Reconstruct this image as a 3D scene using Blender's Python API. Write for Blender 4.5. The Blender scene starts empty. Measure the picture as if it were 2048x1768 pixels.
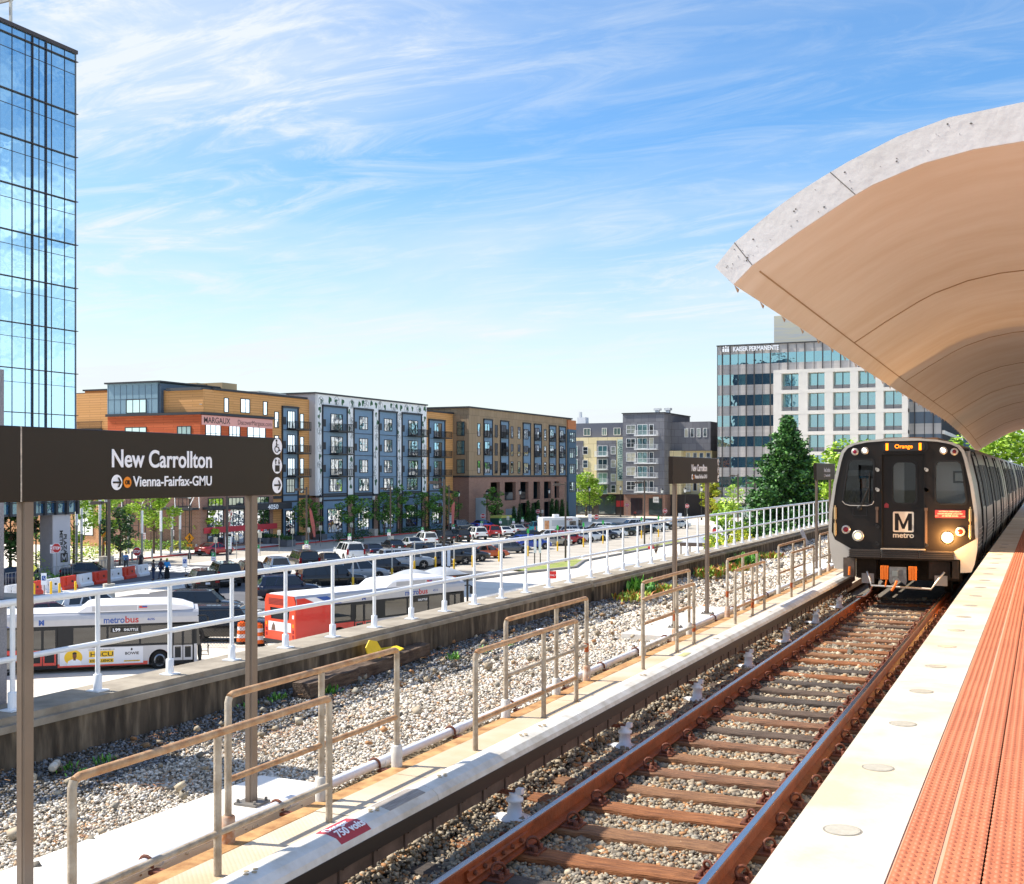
import bpy, bmesh, math, random
import numpy as np
from mathutils import Vector, Matrix
from mathutils.geometry import tessellate_polygon
random.seed(7); rng = np.random.default_rng(11)
S = bpy.context.scene; C = S.collection; R = math.radians
# ---------------- camera, sky, sun, exposure ----------------
TH = R(24.6); CT, ST = math.cos(TH), math.sin(TH); F = 2329.0; HC = 2.55; CX, CY = 1024, 947
cd = bpy.data.cameras.new('camera'); cam = bpy.data.objects.new('camera', cd); C.objects.link(cam)
cam.location = (0, 0, HC); cam.rotation_euler = (R(90), 0, TH)
cd.sensor_width = 36; cd.lens = F/2048*36; cd.shift_y = (CY-884)/2048
cd.clip_start = .05; cd.clip_end = 6000
S.camera = cam
SUN_EL, SUN_AZ = 48, 258
w = bpy.data.worlds.new('World'); S.world = w; w.use_nodes = True
nt = w.node_tree; N = nt.nodes; L = nt.links; N.clear()
def nd(t, **k):
    n = N.new(t)
    for a, b in k.items(): setattr(n, a, b)
    return n
out = nd('ShaderNodeOutputWorld'); bg = nd('ShaderNodeBackground'); bg.inputs[1].default_value = .15
sky = nd('ShaderNodeTexSky', sky_type='NISHITA', sun_disc=False, sun_elevation=R(SUN_EL), sun_rotation=R(SUN_AZ), altitude=50, air_density=1.1, dust_density=.6, ozone_density=2.2)
tc = nd('ShaderNodeTexCoord'); sep = nd('ShaderNodeSeparateXYZ'); L.new(tc.outputs['Generated'], sep.inputs[0])
def mth(op, a, b=None, c=None):
    n = nd('ShaderNodeMath', operation=op)
    for i, v in enumerate((a, b, c)):
        if v is None: continue
        if isinstance(v, (int, float)): n.inputs[i].default_value = v
        else: L.new(v, n.inputs[i])
    return n.outputs[0]
zz = mth('MAXIMUM', sep.outputs[2], 0.0); den = mth('ADD', zz, .12)
px = mth('DIVIDE', sep.outputs[0], den); py = mth('DIVIDE', sep.outputs[1], den)
cmb = nd('ShaderNodeCombineXYZ'); L.new(px, cmb.inputs[0]); L.new(py, cmb.inputs[1])
def cloud(rot, sc, nsc, det, rough, dist, lo, hi, off):
    mp = nd('ShaderNodeMapping'); mp.inputs['Rotation'].default_value = (0, 0, R(rot)); mp.inputs['Scale'].default_value = sc; mp.inputs['Location'].default_value = off
    L.new(cmb.outputs[0], mp.inputs[0])
    no = nd('ShaderNodeTexNoise'); no.inputs['Scale'].default_value = nsc; no.inputs['Detail'].default_value = det
    no.inputs['Roughness'].default_value = rough; no.inputs['Distortion'].default_value = dist
    L.new(mp.outputs[0], no.inputs[0])
    mr = nd('ShaderNodeMapRange', interpolation_type='SMOOTHSTEP'); mr.inputs[1].default_value = lo; mr.inputs[2].default_value = hi
    L.new(no.outputs[0], mr.inputs[0]); return mr.outputs[0]
c1 = cloud(-38, (.55, 1.15, 1), .8, 8, .56, .8, .36, .74, (3.1, 1.2, 0))
c2 = cloud(-20, (.8, 2.2, 1), 2.1, 13, .68, 1.6, .43, .72, (1.3, 6.2, 0))
c3 = cloud(20, (.35, .6, 1), .8, 5, .55, .4, .38, .66, (5.3, 2.2, 0))
cl = mth('ADD', mth('MULTIPLY', c1, .95), mth('MULTIPLY', c2, .62))
cl = mth('MULTIPLY', cl, mth('ADD', mth('MULTIPLY', c3, .9), .25))
# haze whitening toward the horizon, as thin cirrus lies edge on there
hz = nd('ShaderNodeMapRange', interpolation_type='SMOOTHSTEP'); hz.inputs[1].default_value = .0; hz.inputs[2].default_value = .3; hz.inputs[3].default_value = .66; hz.inputs[4].default_value = .0
L.new(sep.outputs[2], hz.inputs[0])
cl = mth('MINIMUM', mth('ADD', cl, hz.outputs[0]), .97)
hs = nd('ShaderNodeHueSaturation'); hs.inputs['Hue'].default_value = .503; hs.inputs['Saturation'].default_value = 1.36; hs.inputs['Value'].default_value = .63
L.new(sky.outputs[0], hs.inputs['Color'])
mx = nd('ShaderNodeMix', data_type='RGBA'); L.new(cl, mx.inputs[0]); L.new(hs.outputs[0], mx.inputs[6]); ew = nd('ShaderNodeMapRange', interpolation_type='SMOOTHSTEP'); ew.inputs[1].default_value = .1; ew.inputs[2].default_value = .8; ew.inputs[3].default_value = 1; ew.inputs[4].default_value = 2.4; L.new(sep.outputs[0], ew.inputs[0])   # cloud colour brightened in the unseen east, added fill for shaded fronts
vm = nd('ShaderNodeVectorMath', operation='SCALE'); vm.inputs[0].default_value = (2.78, 2.98, 3.12); L.new(ew.outputs[0], vm.inputs['Scale']); L.new(vm.outputs[0], mx.inputs[7])
L.new(mx.outputs[2], bg.inputs[0]); L.new(bg.outputs[0], out.inputs[0])
sl = bpy.data.lights.new('sun', 'SUN'); sl.energy = 3.8; sl.angle = R(.5); sl.color = (1, .93, .82)
so = bpy.data.objects.new('sun', sl); C.objects.link(so)
saz = R(SUN_AZ); sel = R(SUN_EL)
sdir = Vector((math.sin(saz)*math.cos(sel), math.cos(saz)*math.cos(sel), math.sin(sel)))
so.rotation_euler = sdir.to_track_quat('Z', 'Y').to_euler(); so.location = (-20, -10, 60)
S.view_settings.view_transform = 'Standard'; S.view_settings.look = 'None'; S.view_settings.exposure = 1.1; S.view_settings.gamma = 1
# ---------------- helpers ----------------
STZ = -6.5                                  # level of the street below the viaduct
def G(px, py, z=STZ):                       # survey: point of a level plane measured in the photo
    Z = F*(HC-z)/(py-CY); cx = (px-CX)/F*Z
    return Vector((cx*CT-Z*ST, cx*ST+Z*CT, z))
def WX(px, X):                              # where a vertical plane X=const is met
    u = (px-CX)/F; return X/(u*CT-ST)*(u*ST+CT)
def srgb(h):
    h = h.lstrip('#'); c = [int(h[i:i+2], 16)/255 for i in (0, 2, 4)]
    return tuple(x/12.92 if x <= .04045 else ((x+.055)/1.055)**2.4 for x in c)
MC = {}
def mat(name, col, rough=.6, metal=0, var=0, vs=3, col2=None, bump=0, bs=20, emit=None, es=1, obj_rand=0, island=0, spec=.5, coat=0, stretch=None, det=6, alpha=None):
    if name in MC: return MC[name]
    if isinstance(col, str): col = srgb(col)
    if isinstance(col2, str): col2 = srgb(col2)
    m = bpy.data.materials.new(name); m.use_nodes = True; t = m.node_tree; b = t.nodes['Principled BSDF']
    b.inputs['Base Color'].default_value = (*col, 1); b.inputs['Roughness'].default_value = rough; b.inputs['Metallic'].default_value = metal
    b.inputs['Specular IOR Level'].default_value = spec; b.inputs['Coat Weight'].default_value = coat
    co = t.nodes.new('ShaderNodeTexCoord'); mp = t.nodes.new('ShaderNodeMapping'); t.links.new(co.outputs['Object'], mp.inputs[0])
    if stretch: mp.inputs['Scale'].default_value = stretch
    last = None
    if var or col2:
        n = t.nodes.new('ShaderNodeTexNoise'); n.inputs['Scale'].default_value = vs; n.inputs['Detail'].default_value = det; n.inputs['Roughness'].default_value = .62
        t.links.new(mp.outputs[0], n.inputs[0])
        r = t.nodes.new('ShaderNodeValToRGB'); r.color_ramp.elements[0].position = .34; r.color_ramp.elements[1].position = .66
        if col2: a, bb = col, col2
        else: a = tuple(x*(1-var) for x in col); bb = tuple(min(1, x*(1+var)) for x in col)
        r.color_ramp.elements[0].color = (*a, 1); r.color_ramp.elements[1].color = (*bb, 1)
        t.links.new(n.outputs[0], r.inputs[0]); last = r.outputs[0]
    if obj_rand or island:
        if island: g = t.nodes.new('ShaderNodeNewGeometry').outputs['Random Per Island']
        else: g = t.nodes.new('ShaderNodeObjectInfo').outputs['Random']
        k = obj_rand or island
        mr = t.nodes.new('ShaderNodeMapRange'); mr.inputs[3].default_value = 1-k; mr.inputs[4].default_value = 1+k
        t.links.new(g, mr.inputs[0])
        mm = t.nodes.new('ShaderNodeMix'); mm.data_type = 'RGBA'; mm.blend_type = 'MULTIPLY'; mm.inputs[0].default_value = 1
        if last: t.links.new(last, mm.inputs[6])
        else: mm.inputs[6].default_value = (*col, 1)
        t.links.new(mr.outputs[0], mm.inputs[7]); last = mm.outputs[2]
    if last: t.links.new(last, b.inputs['Base Color'])
    if bump:
        n2 = t.nodes.new('ShaderNodeTexNoise'); n2.inputs['Scale'].default_value = bs; n2.inputs['Detail'].default_value = 5
        t.links.new(mp.outputs[0], n2.inputs[0])
        bn = t.nodes.new('ShaderNodeBump'); bn.inputs['Strength'].default_value = bump; bn.inputs['Distance'].default_value = .02
        t.links.new(n2.outputs[0], bn.inputs['Height']); t.links.new(bn.outputs[0], b.inputs['Normal'])
    if emit:
        if isinstance(emit, str): emit = srgb(emit)
        b.inputs['Emission Color'].default_value = (*emit, 1); b.inputs['Emission Strength'].default_value = es
    MC[name] = m; return m
def ramp_mat(name, cols, rough=.9, island=True, src=None, bump=0):   # a palette picked at random per stone, leaf or object
    m = bpy.data.materials.new(name); m.use_nodes = True; t = m.node_tree; b = t.nodes['Principled BSDF']; b.inputs['Roughness'].default_value = rough
    g = t.nodes.new('ShaderNodeNewGeometry').outputs['Random Per Island'] if island else t.nodes.new('ShaderNodeObjectInfo').outputs['Random']
    r = t.nodes.new('ShaderNodeValToRGB'); r.color_ramp.interpolation = 'CONSTANT'
    for i, c in enumerate(cols):
        c = srgb(c) if isinstance(c, str) else c
        e = r.color_ramp.elements[i] if i < 2 else r.color_ramp.elements.new(i/len(cols))
        e.position = i/len(cols); e.color = (*c, 1)
    t.links.new(g, r.inputs[0]); t.links.new(r.outputs[0], b.inputs['Base Color']); MC[name] = m; return m
def glass_mat(name, tint, refl=(1, 1, 1), base=.12, rough=.01):       # window glass: see-through tint plus a mirror that grows at grazing angles
    if name in MC: return MC[name]
    m = bpy.data.materials.new(name); m.use_nodes = True; t = m.node_tree; t.nodes.clear()
    o = t.nodes.new('ShaderNodeOutputMaterial'); tr = t.nodes.new('ShaderNodeBsdfTransparent'); tr.inputs[0].default_value = (*tint, 1)
    gl = t.nodes.new('ShaderNodeBsdfGlossy'); gl.inputs[0].default_value = (*refl, 1); gl.inputs['Roughness'].default_value = rough
    lw = t.nodes.new('ShaderNodeFresnel'); lw.inputs[0].default_value = 1.5
    mr = t.nodes.new('ShaderNodeMath'); mr.operation = 'ADD'; mr.inputs[1].default_value = base; t.links.new(lw.outputs[0], mr.inputs[0])
    ms = t.nodes.new('ShaderNodeMixShader'); t.links.new(mr.outputs[0], ms.inputs[0]); t.links.new(tr.outputs[0], ms.inputs[1]); t.links.new(gl.outputs[0], ms.inputs[2]); t.links.new(ms.outputs[0], o.inputs[0])
    MC[name] = m; return m
def tint_glass(name, cols, refl, base, wob=.004):                     # opaque coated glazing: interior colour per pane + mirror, slightly wavy
    if name in MC: return MC[name]
    m = ramp_mat(name, cols, .3, island=False); t = m.node_tree; b = t.nodes['Principled BSDF']; o = [n for n in t.nodes if n.type == 'OUTPUT_MATERIAL'][0]
    gl = t.nodes.new('ShaderNodeBsdfGlossy'); gl.inputs[0].default_value = (*refl, 1); gl.inputs['Roughness'].default_value = .015
    lw = t.nodes.new('ShaderNodeFresnel'); lw.inputs[0].default_value = 1.5
    ad = t.nodes.new('ShaderNodeMath'); ad.operation = 'ADD'; ad.inputs[1].default_value = base; t.links.new(lw.outputs[0], ad.inputs[0])
    ms = t.nodes.new('ShaderNodeMixShader'); t.links.new(ad.outputs[0], ms.inputs[0]); t.links.new(b.outputs[0], ms.inputs[1]); t.links.new(gl.outputs[0], ms.inputs[2]); t.links.new(ms.outputs[0], o.inputs[0])
    co = t.nodes.new('ShaderNodeTexCoord'); n2 = t.nodes.new('ShaderNodeTexNoise'); n2.inputs['Scale'].default_value = .55; n2.inputs['Detail'].default_value = 2
    oi = t.nodes.new('ShaderNodeObjectInfo'); va = t.nodes.new('ShaderNodeVectorMath'); va.operation = 'ADD'
    t.links.new(co.outputs['Object'], va.inputs[0]); t.links.new(oi.outputs['Location'], va.inputs[1]); t.links.new(va.outputs[0], n2.inputs[0])
    bn = t.nodes.new('ShaderNodeBump'); bn.inputs['Strength'].default_value = 1; bn.inputs['Distance'].default_value = wob
    t.links.new(n2.outputs[0], bn.inputs['Height']); t.links.new(bn.outputs[0], gl.inputs['Normal']); return m
def brick_mat(name, c1, c2, mortar, sx=.22, sy=.075, face='X', rough=.85, ms=.012):
    if name in MC: return MC[name]
    m = bpy.data.materials.new(name); m.use_nodes = True; t = m.node_tree; b = t.nodes['Principled BSDF']; b.inputs['Roughness'].default_value = rough
    co = t.nodes.new('ShaderNodeTexCoord'); s = t.nodes.new('ShaderNodeSeparateXYZ'); t.links.new(co.outputs['Object'], s.inputs[0])
    ad = t.nodes.new('ShaderNodeMath'); t.links.new(s.outputs[0], ad.inputs[0]); t.links.new(s.outputs[1], ad.inputs[1])
    cb = t.nodes.new('ShaderNodeCombineXYZ'); t.links.new(ad.outputs[0], cb.inputs[0]); t.links.new(s.outputs[2], cb.inputs[1])
    k = t.nodes.new('ShaderNodeTexBrick'); k.inputs['Scale'].default_value = 1; k.inputs['Brick Width'].default_value = sx; k.inputs['Row Height'].default_value = sy; k.inputs['Mortar Size'].default_value = ms
    for i, c in (('Color1', c1), ('Color2', c2), ('Mortar', mortar)): k.inputs[i].default_value = (*srgb(c), 1)
    t.links.new(cb.outputs[0], k.inputs[0]); t.links.new(k.outputs[0], b.inputs['Base Color'])
    MC[name] = m; return m
class MB:
    def __init__(s): s.v = []; s.f = []; s.m = []; s.sm = []
    def add(s, vs, fs, mi=0, smooth=False):
        o = len(s.v); s.v += [tuple(v) for v in vs]; s.f += [tuple(o+i for i in f) for f in fs]; s.m += [mi]*len(fs); s.sm += [smooth]*len(fs); return s
    def box(s, x0, x1, y0, y1, z0, z1, mi=0):
        if x0 > x1: x0, x1 = x1, x0
        if y0 > y1: y0, y1 = y1, y0
        v = [(x, y, z) for z in (z0, z1) for y in (y0, y1) for x in (x0, x1)]
        return s.add(v, [(0, 2, 3, 1), (4, 5, 7, 6), (0, 1, 5, 4), (2, 6, 7, 3), (0, 4, 6, 2), (1, 3, 7, 5)], mi)
    def tube(s, pts, r, n=8, mi=0, cap=True):
        pts = [Vector(p) for p in pts]; rs = r if isinstance(r, (list, tuple)) else [r]*len(pts); vs = []; up = None
        for i, p in enumerate(pts):
            d = (pts[min(i+1, len(pts)-1)]-pts[max(i-1, 0)]).normalized()
            if up is None: up = Vector((0, 0, 1)) if abs(d.z) < .9 else Vector((1, 0, 0))
            a = d.cross(up)
            if a.length < 1e-4: a = d.cross(Vector((1, 0, 0)))
            a.normalize(); b = a.cross(d).normalized(); up = b
            for k in range(n):
                t = 2*math.pi*(k+.5)/n; vs.append(p+rs[i]*(math.cos(t)*a+math.sin(t)*b))
        fs = [(i*n+k, i*n+(k+1) % n, (i+1)*n+(k+1) % n, (i+1)*n+k) for i in range(len(pts)-1) for k in range(n)]
        s.add(vs, fs, mi, n > 5)
        if cap: s.add([vs[k] for k in range(n)], [tuple(range(n))[::-1]], mi); s.add(vs[-n:], [tuple(range(n))], mi)
        return s
    def rod(s, a, b, r, n=8, mi=0): return s.tube([a, b], r, n, mi)
    def prism(s, poly, axis, a, b, mi=0, smooth=False):       # poly in the two other axes, extruded from a to b
        def P(u, v, t): return {'x': (t, u, v), 'y': (u, t, v), 'z': (u, v, t)}[axis]
        n = len(poly); vs = [P(u, v, a) for u, v in poly]+[P(u, v, b) for u, v in poly]
        s.add(vs, [(i, (i+1) % n, n+(i+1) % n, n+i) for i in range(n)], mi, smooth)
        s.add(vs, [tuple(range(n))[::-1], tuple(range(n, 2*n))], mi); return s
    def plate(s, outer, holes, axis, a, b, mi=0):            # polygon with holes, given thickness
        def P(u, v, t): return {'x': (t, u, v), 'y': (u, t, v), 'z': (u, v, t)}[axis]
        loops = [outer]+holes; flat = [p for l in loops for p in l]
        tri = tessellate_polygon([[Vector((u, v, 0)) for u, v in l] for l in loops])
        s.add([P(u, v, a) for u, v in flat], [tuple(t) for t in tri], mi); s.add([P(u, v, b) for u, v in flat], [tuple(t)[::-1] for t in tri], mi)
        for l in loops:
            n = len(l); vs = [P(u, v, a) for u, v in l]+[P(u, v, b) for u, v in l]
            s.add(vs, [(i, (i+1) % n, n+(i+1) % n, n+i) for i in range(n)], mi)
        return s
    def lathe(s, prof, c=(0, 0, 0), n=12, mi=0, axis='z'):
        vs = []
        for r, h in prof:
            for k in range(n):
                t = 2*math.pi*k/n; u, v = r*math.cos(t), r*math.sin(t)
                q = {'z': (u, v, h), 'y': (u, h, v), 'x': (h, u, v)}[axis]; vs.append((q[0]+c[0], q[1]+c[1], q[2]+c[2]))
        m = len(prof); s.add(vs, [(i*n+k, i*n+(k+1) % n, (i+1)*n+(k+1) % n, (i+1)*n+k) for i in range(m-1) for k in range(n)], mi, True)
        s.add(vs[:n], [tuple(range(n))[::-1]], mi); s.add(vs[-n:], [tuple(range(n))], mi); return s
    def mesh(s, name, mats):
        me = bpy.data.meshes.new(name); me.from_pydata(s.v, [], s.f)
        for m in (mats if isinstance(mats, (list, tuple)) else [mats]): me.materials.append(m)
        me.polygons.foreach_set('material_index', s.m); me.polygons.foreach_set('use_smooth', s.sm); me.update(); return me
    def build(s, name, mats, parent=None, loc=None, world=False, bevel=0):
        o = bpy.data.objects.new(name, s.mesh(name, mats)); C.objects.link(o)
        if parent: o.parent = parent
        if world and parent:
            q = Vector((0, 0, 0)); p = parent
            while p: q += p.location; p = p.parent
            o.location = -q
        elif loc is not None: o.location = loc
        if bevel:
            b = o.modifiers.new('bevel', 'BEVEL'); b.width = bevel; b.segments = 2; b.limit_method = 'ANGLE'
        return o
ONES = 'first second third fourth fifth sixth seventh eighth ninth tenth eleventh twelfth thirteenth fourteenth fifteenth sixteenth seventeenth eighteenth nineteenth'.split()
def nth(i):                                                   # 1 -> first
    if i < 20: return ONES[i-1]
    t = {2: 'twent', 3: 'thirt', 4: 'fort', 5: 'fift'}[i//10]
    return t+'ieth' if i % 10 == 0 else t+'y-'+ONES[i % 10-1]
def tag(o, label, cat, group=None, kind=None):
    if label: o['label'] = label
    if cat: o['category'] = cat
    if group: o['group'] = group
    if kind: o['kind'] = kind
    return o
def thing(name, label, cat, loc=(0, 0, 0), rz=0, group=None):
    o = bpy.data.objects.new(name, None); C.objects.link(o); o.empty_display_size = .2
    o.location = loc; o.rotation_euler = (0, 0, rz); return tag(o, label, cat, group)
def struct(name, mb, m): return tag(mb.build(name, m), None, None, kind='structure')
def dup(o, loc=None, rz=None, label=None, parent=None):
    c = o.copy(); C.objects.link(c); c.parent = parent
    if loc is not None: c.location = loc
    if rz is not None: c.rotation_euler = (0, 0, rz)
    if label: c['label'] = label
    for ch in list(o.children): dup(ch, parent=c)
    return c
def recolor(o, slot, m):
    o.material_slots[slot].link = 'OBJECT'; o.material_slots[slot].material = m
FC = None
def text(s, size, m, org, xd, yd, parent=None, name='lettering', bold=.0, ext=.002, align='LEFT', width=None, world=True, sp=1):
    cu = bpy.data.curves.new('t', 'FONT'); cu.body = s; cu.size = size; cu.offset = bold; cu.extrude = ext; cu.align_x = align; cu.space_character = sp
    o = bpy.data.objects.new('t', cu); C.objects.link(o)
    bpy.context.view_layer.update(); dg = bpy.context.evaluated_depsgraph_get(); me = bpy.data.meshes.new_from_object(o.evaluated_get(dg))
    bpy.data.objects.remove(o); bpy.data.curves.remove(cu)
    x = Vector(xd); y = Vector(yd); n = x.cross(y); sx = 1
    if width:
        xs = [v.co.x for v in me.vertices]; sx = width/max(.001, max(xs)-min(xs))
    for v in me.vertices: v.co = Vector(org)+x*v.co.x*sx+y*v.co.y+n*v.co.z
    me.materials.clear(); me.materials.append(m); o = bpy.data.objects.new(name, me); C.objects.link(o)
    if parent:
        o.parent = parent
        if world: o.location = -parent.location
    return o
# ---------------- materials shared near the track ----------------
M_conc = mat('concrete_light', '#c9c2b4', .85, var=.12, vs=1.3, bump=.3, bs=14)
M_rust = mat('rail_rust', '#86401c', .55, var=.3, vs=5, bump=.25, bs=40)
M_rustd = mat('clip_rust', '#6b3a26', .7, var=.35, vs=20, bump=.4, bs=60)
M_shine = mat('polished_rail', '#b9b8bd', .22, metal=1, var=.12, vs=9, stretch=(6, .3, 1))
M_rail = mat('weathered_pipe', '#b8ad9b', .55, var=.0, vs=7, col2='#8f7d66', bump=.35, bs=40, det=9)
M_railtop = mat('rusty_pipe_top', '#ba9873', .55, col2='#9a6c44', vs=8, bump=.3, bs=50)
M_orust = mat('orange_rust', '#9c4a1c', .85, var=.3, vs=12, bump=.3, bs=60)
M_white = mat('white_gloss_paint', '#e8ecf0', .38, var=.03, vs=4)
M_whitew = mat('weathered_white', '#dcdad4', .55, col2='#b9b3a6', vs=3.5, bump=.15, bs=20)
M_dark = mat('black_steel', '#1b1a1a', .5, var=.2, vs=6)
M_brown = mat('bronze_sign_brown', '#271b12', .3, var=.05, vs=2, spec=.3)
M_post = mat('bronze_post', '#776758', .45, var=.08, vs=3)
M_txt = mat('white_lettering', '#f4f6fa', .5)
M_black = mat('black_paint', '#0d0d0e', .45)
# ---------------- ground under everything by the track ----------------
b = MB(); b.box(-8.42, -.99, -160, 160, -1.2, -.275); struct('ballast_bed', b, mat('ballast_dirt', '#6b6357', .95, var=.4, vs=9, bump=1, bs=45))
b = MB(); b.box(-8.42, -5.2, -160, 160, -.29, -.178); struct('gravel_bed', b, mat('gravel_dirt', '#a99a80', .95, col2='#7d6f5a', vs=6, bump=1, bs=60))
# ---------------- stones ----------------
def ico():                                     # an angular chip: a jittered cube, all faces flat
    v = np.array([(x, y, z) for x in (-1, 1) for y in (-1, 1) for z in (-1, 1)], float)
    f = np.array([(0, 1, 3), (0, 3, 2), (4, 6, 7), (4, 7, 5), (0, 4, 5), (0, 5, 1), (2, 3, 7), (2, 7, 6), (0, 2, 6), (0, 6, 4), (1, 5, 7), (1, 7, 3)])
    return v/1.5, f
IV, IF = ico()
def stones(P, rad, flat=.8, jit=.42):
    n = len(P); V = IV[None]*(1+rng.uniform(-jit, jit, (n, 8, 3))); V = V*rng.uniform(.65, 1.25, (n, 1, 3))
    q = rng.normal(size=(n, 4)); q /= np.linalg.norm(q, axis=1, keepdims=True); a, b_, c, d = q.T
    Rm = np.stack([np.stack([a*a+b_*b_-c*c-d*d, 2*(b_*c-a*d), 2*(b_*d+a*c)], -1), np.stack([2*(b_*c+a*d), a*a-b_*b_+c*c-d*d, 2*(c*d-a*b_)], -1), np.stack([2*(b_*d-a*c), 2*(c*d+a*b_), a*a-b_*b_-c*c+d*d], -1)], 1)
    V = np.einsum('nij,nkj->nki', Rm, V); V[:, :, 2] *= flat; V = V*rad[:, None, None]+P[:, None, :]
    return V.reshape(-1, 3), (IF[None]+8*np.arange(n)[:, None, None]).reshape(-1, 3)
def mesh_np(name, V, Fc, m):
    me = bpy.data.meshes.new(name); nv, nf = len(V), len(Fc); me.vertices.add(nv); me.vertices.foreach_set('co', V.astype(np.float32).ravel())
    k = Fc.shape[1]; me.loops.add(nf*k); me.loops.foreach_set('vertex_index', Fc.astype(np.int32).ravel()); me.polygons.add(nf)
    me.polygons.foreach_set('loop_start', np.arange(0, nf*k, k, dtype=np.int32)); me.polygons.foreach_set('loop_total', np.full(nf, k, np.int32)); me.update(calc_edges=True)
    me.materials.append(m); o = bpy.data.objects.new(name, me); C.objects.link(o); return o
def field(x0, x1, y0, y1, z, sp, r, zj=.012, hump=None):
    nx = int((x1-x0)/sp); ny = int((y1-y0)/sp); X, Y = np.meshgrid(np.arange(nx)*sp+x0, np.arange(ny)*sp+y0)
    P = np.stack([X.ravel(), Y.ravel(), np.full(X.size, z, float)], 1); P[:, :2] += rng.uniform(-.5, .5, (len(P), 2))*sp; P[:, 2] += rng.uniform(-zj, zj, len(P))
    if hump is not None: P[:, 2] += hump(P[:, 0], P[:, 1])
    return P, r*rng.lognormal(0, .26, len(P))
def pile(name, fields, m, label=None):
    Vs, Fs, o = [], [], 0
    for P, rad in fields:
        V, Fc = stones(P, rad); Vs.append(V); Fs.append(Fc+o); o += len(V)
    return tag(mesh_np(name, np.concatenate(Vs), np.concatenate(Fs), m), label, name, kind='stuff')
M_bal = ramp_mat('ballast_stone', ['#8b8375', '#a0937d', '#746c60', '#b9ab93', '#8f8a7e', '#94795a', '#aa9c86', '#615a50', '#9b8d78', '#a87b52', '#7d7468', '#8e8574'], .9)
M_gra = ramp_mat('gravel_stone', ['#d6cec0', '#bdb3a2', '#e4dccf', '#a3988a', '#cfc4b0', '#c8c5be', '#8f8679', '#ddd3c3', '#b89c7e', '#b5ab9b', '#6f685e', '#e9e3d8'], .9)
M_grd = ramp_mat('shade_gravel_stone', ['#7c7e80', '#5f5d59', '#94959a', '#6e675c', '#84898e', '#504b43', '#77664f', '#8d8b86', '#6a6c70', '#4b443b'], .95)  # bluish dark palette: the wall's shade painted into the stones at its foot
hump = lambda x, y: .016*np.sin(y*2.1+np.sin(x*3))*np.sin(x*4.1+1.7)+.05*np.exp(-((x+3.72)/.16)**2)+.13*np.exp(-((x+4.1)/.13)**2)
pile('ballast', [field(-4.12, -1.02, 3.6, 9.5, -.224, .0275, .0175, hump=hump), field(-4.12, -1.02, 3.6, 9.5, -.245, .045, .028), field(-4.12, -1.02, 9.5, 15, -.224, .035, .0225, hump=hump), field(-4.12, -1.02, 15, 27, -.224, .048, .03, hump=hump)], M_bal, 'grey and tan crushed stone ballast between and beside the rails')
gh = lambda x, y: .02*np.sin(y*1.3+x)+.015*np.sin(x*3.3-y*.7)+.05*np.clip((-7.9-x)*1.2, 0, 1)
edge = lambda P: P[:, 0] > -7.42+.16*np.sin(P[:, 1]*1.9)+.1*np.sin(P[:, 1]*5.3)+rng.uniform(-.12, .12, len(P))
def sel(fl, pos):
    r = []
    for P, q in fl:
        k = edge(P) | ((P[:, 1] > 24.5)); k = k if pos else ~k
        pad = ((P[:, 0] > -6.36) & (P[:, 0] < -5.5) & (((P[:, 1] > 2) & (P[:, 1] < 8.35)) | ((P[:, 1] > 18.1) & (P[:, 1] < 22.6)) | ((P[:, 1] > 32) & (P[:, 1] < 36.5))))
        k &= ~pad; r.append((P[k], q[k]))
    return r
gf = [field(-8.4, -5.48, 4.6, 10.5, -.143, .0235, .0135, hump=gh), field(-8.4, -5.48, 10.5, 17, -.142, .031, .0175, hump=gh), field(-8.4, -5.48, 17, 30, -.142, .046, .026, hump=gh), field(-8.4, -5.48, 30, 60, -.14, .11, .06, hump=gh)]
pile('gravel', sel(gf, True), M_gra, 'pale grey gravel between the walkway and the concrete wall')
pile('shade_gravel', sel(gf, False), M_grd, 'gravel along the foot of the concrete wall, coloured darker to stand for its shade')
P, q = field(-8.35, -5.5, 5, 30, -.09, .42, .034); pile('loose_stones', [(P, q*1.1)], M_bal, 'larger loose stones scattered over the pale gravel')
def litter():                                                   # pine straw and dead stalks lying on the gravel
    n = 2600; cx = rng.uniform(0, 1, n); base = []
    cl = [(rng.uniform(-8.3, -5.6), rng.uniform(5, 26)) for _ in range(60)]
    Vs, Fs = [], []
    for i in range(n):
        c = cl[i % 60]; x = np.clip(c[0]+rng.normal()*.14, -8.36, -5.52); y = c[1]+rng.normal()*.22; a = rng.uniform(0, 6.28); l = rng.uniform(.03, .09); z = -.11+rng.uniform(0, .012)+ (.05 if x < -7.9 else 0)
        dx, dy = math.cos(a)*l, math.sin(a)*l; nx_, ny_ = -math.sin(a)*.0035, math.cos(a)*.0035
        k = len(Vs); Vs += [(x-nx_, y-ny_, z), (x+nx_, y+ny_, z), (x+dx+nx_, y+dy+ny_, z+.006), (x+dx-nx_, y+dy-ny_, z+.006)]; Fs.append((k, k+1, k+2, k+3))
    tag(mesh_np('dry_litter', np.array(Vs), np.array(Fs), ramp_mat('straw', ['#8a5a34', '#a9744a', '#6d4528', '#b98d5e'], .95)), 'brown dry pine straw lying in patches on the gravel', 'litter', kind='stuff')
litter()
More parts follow.
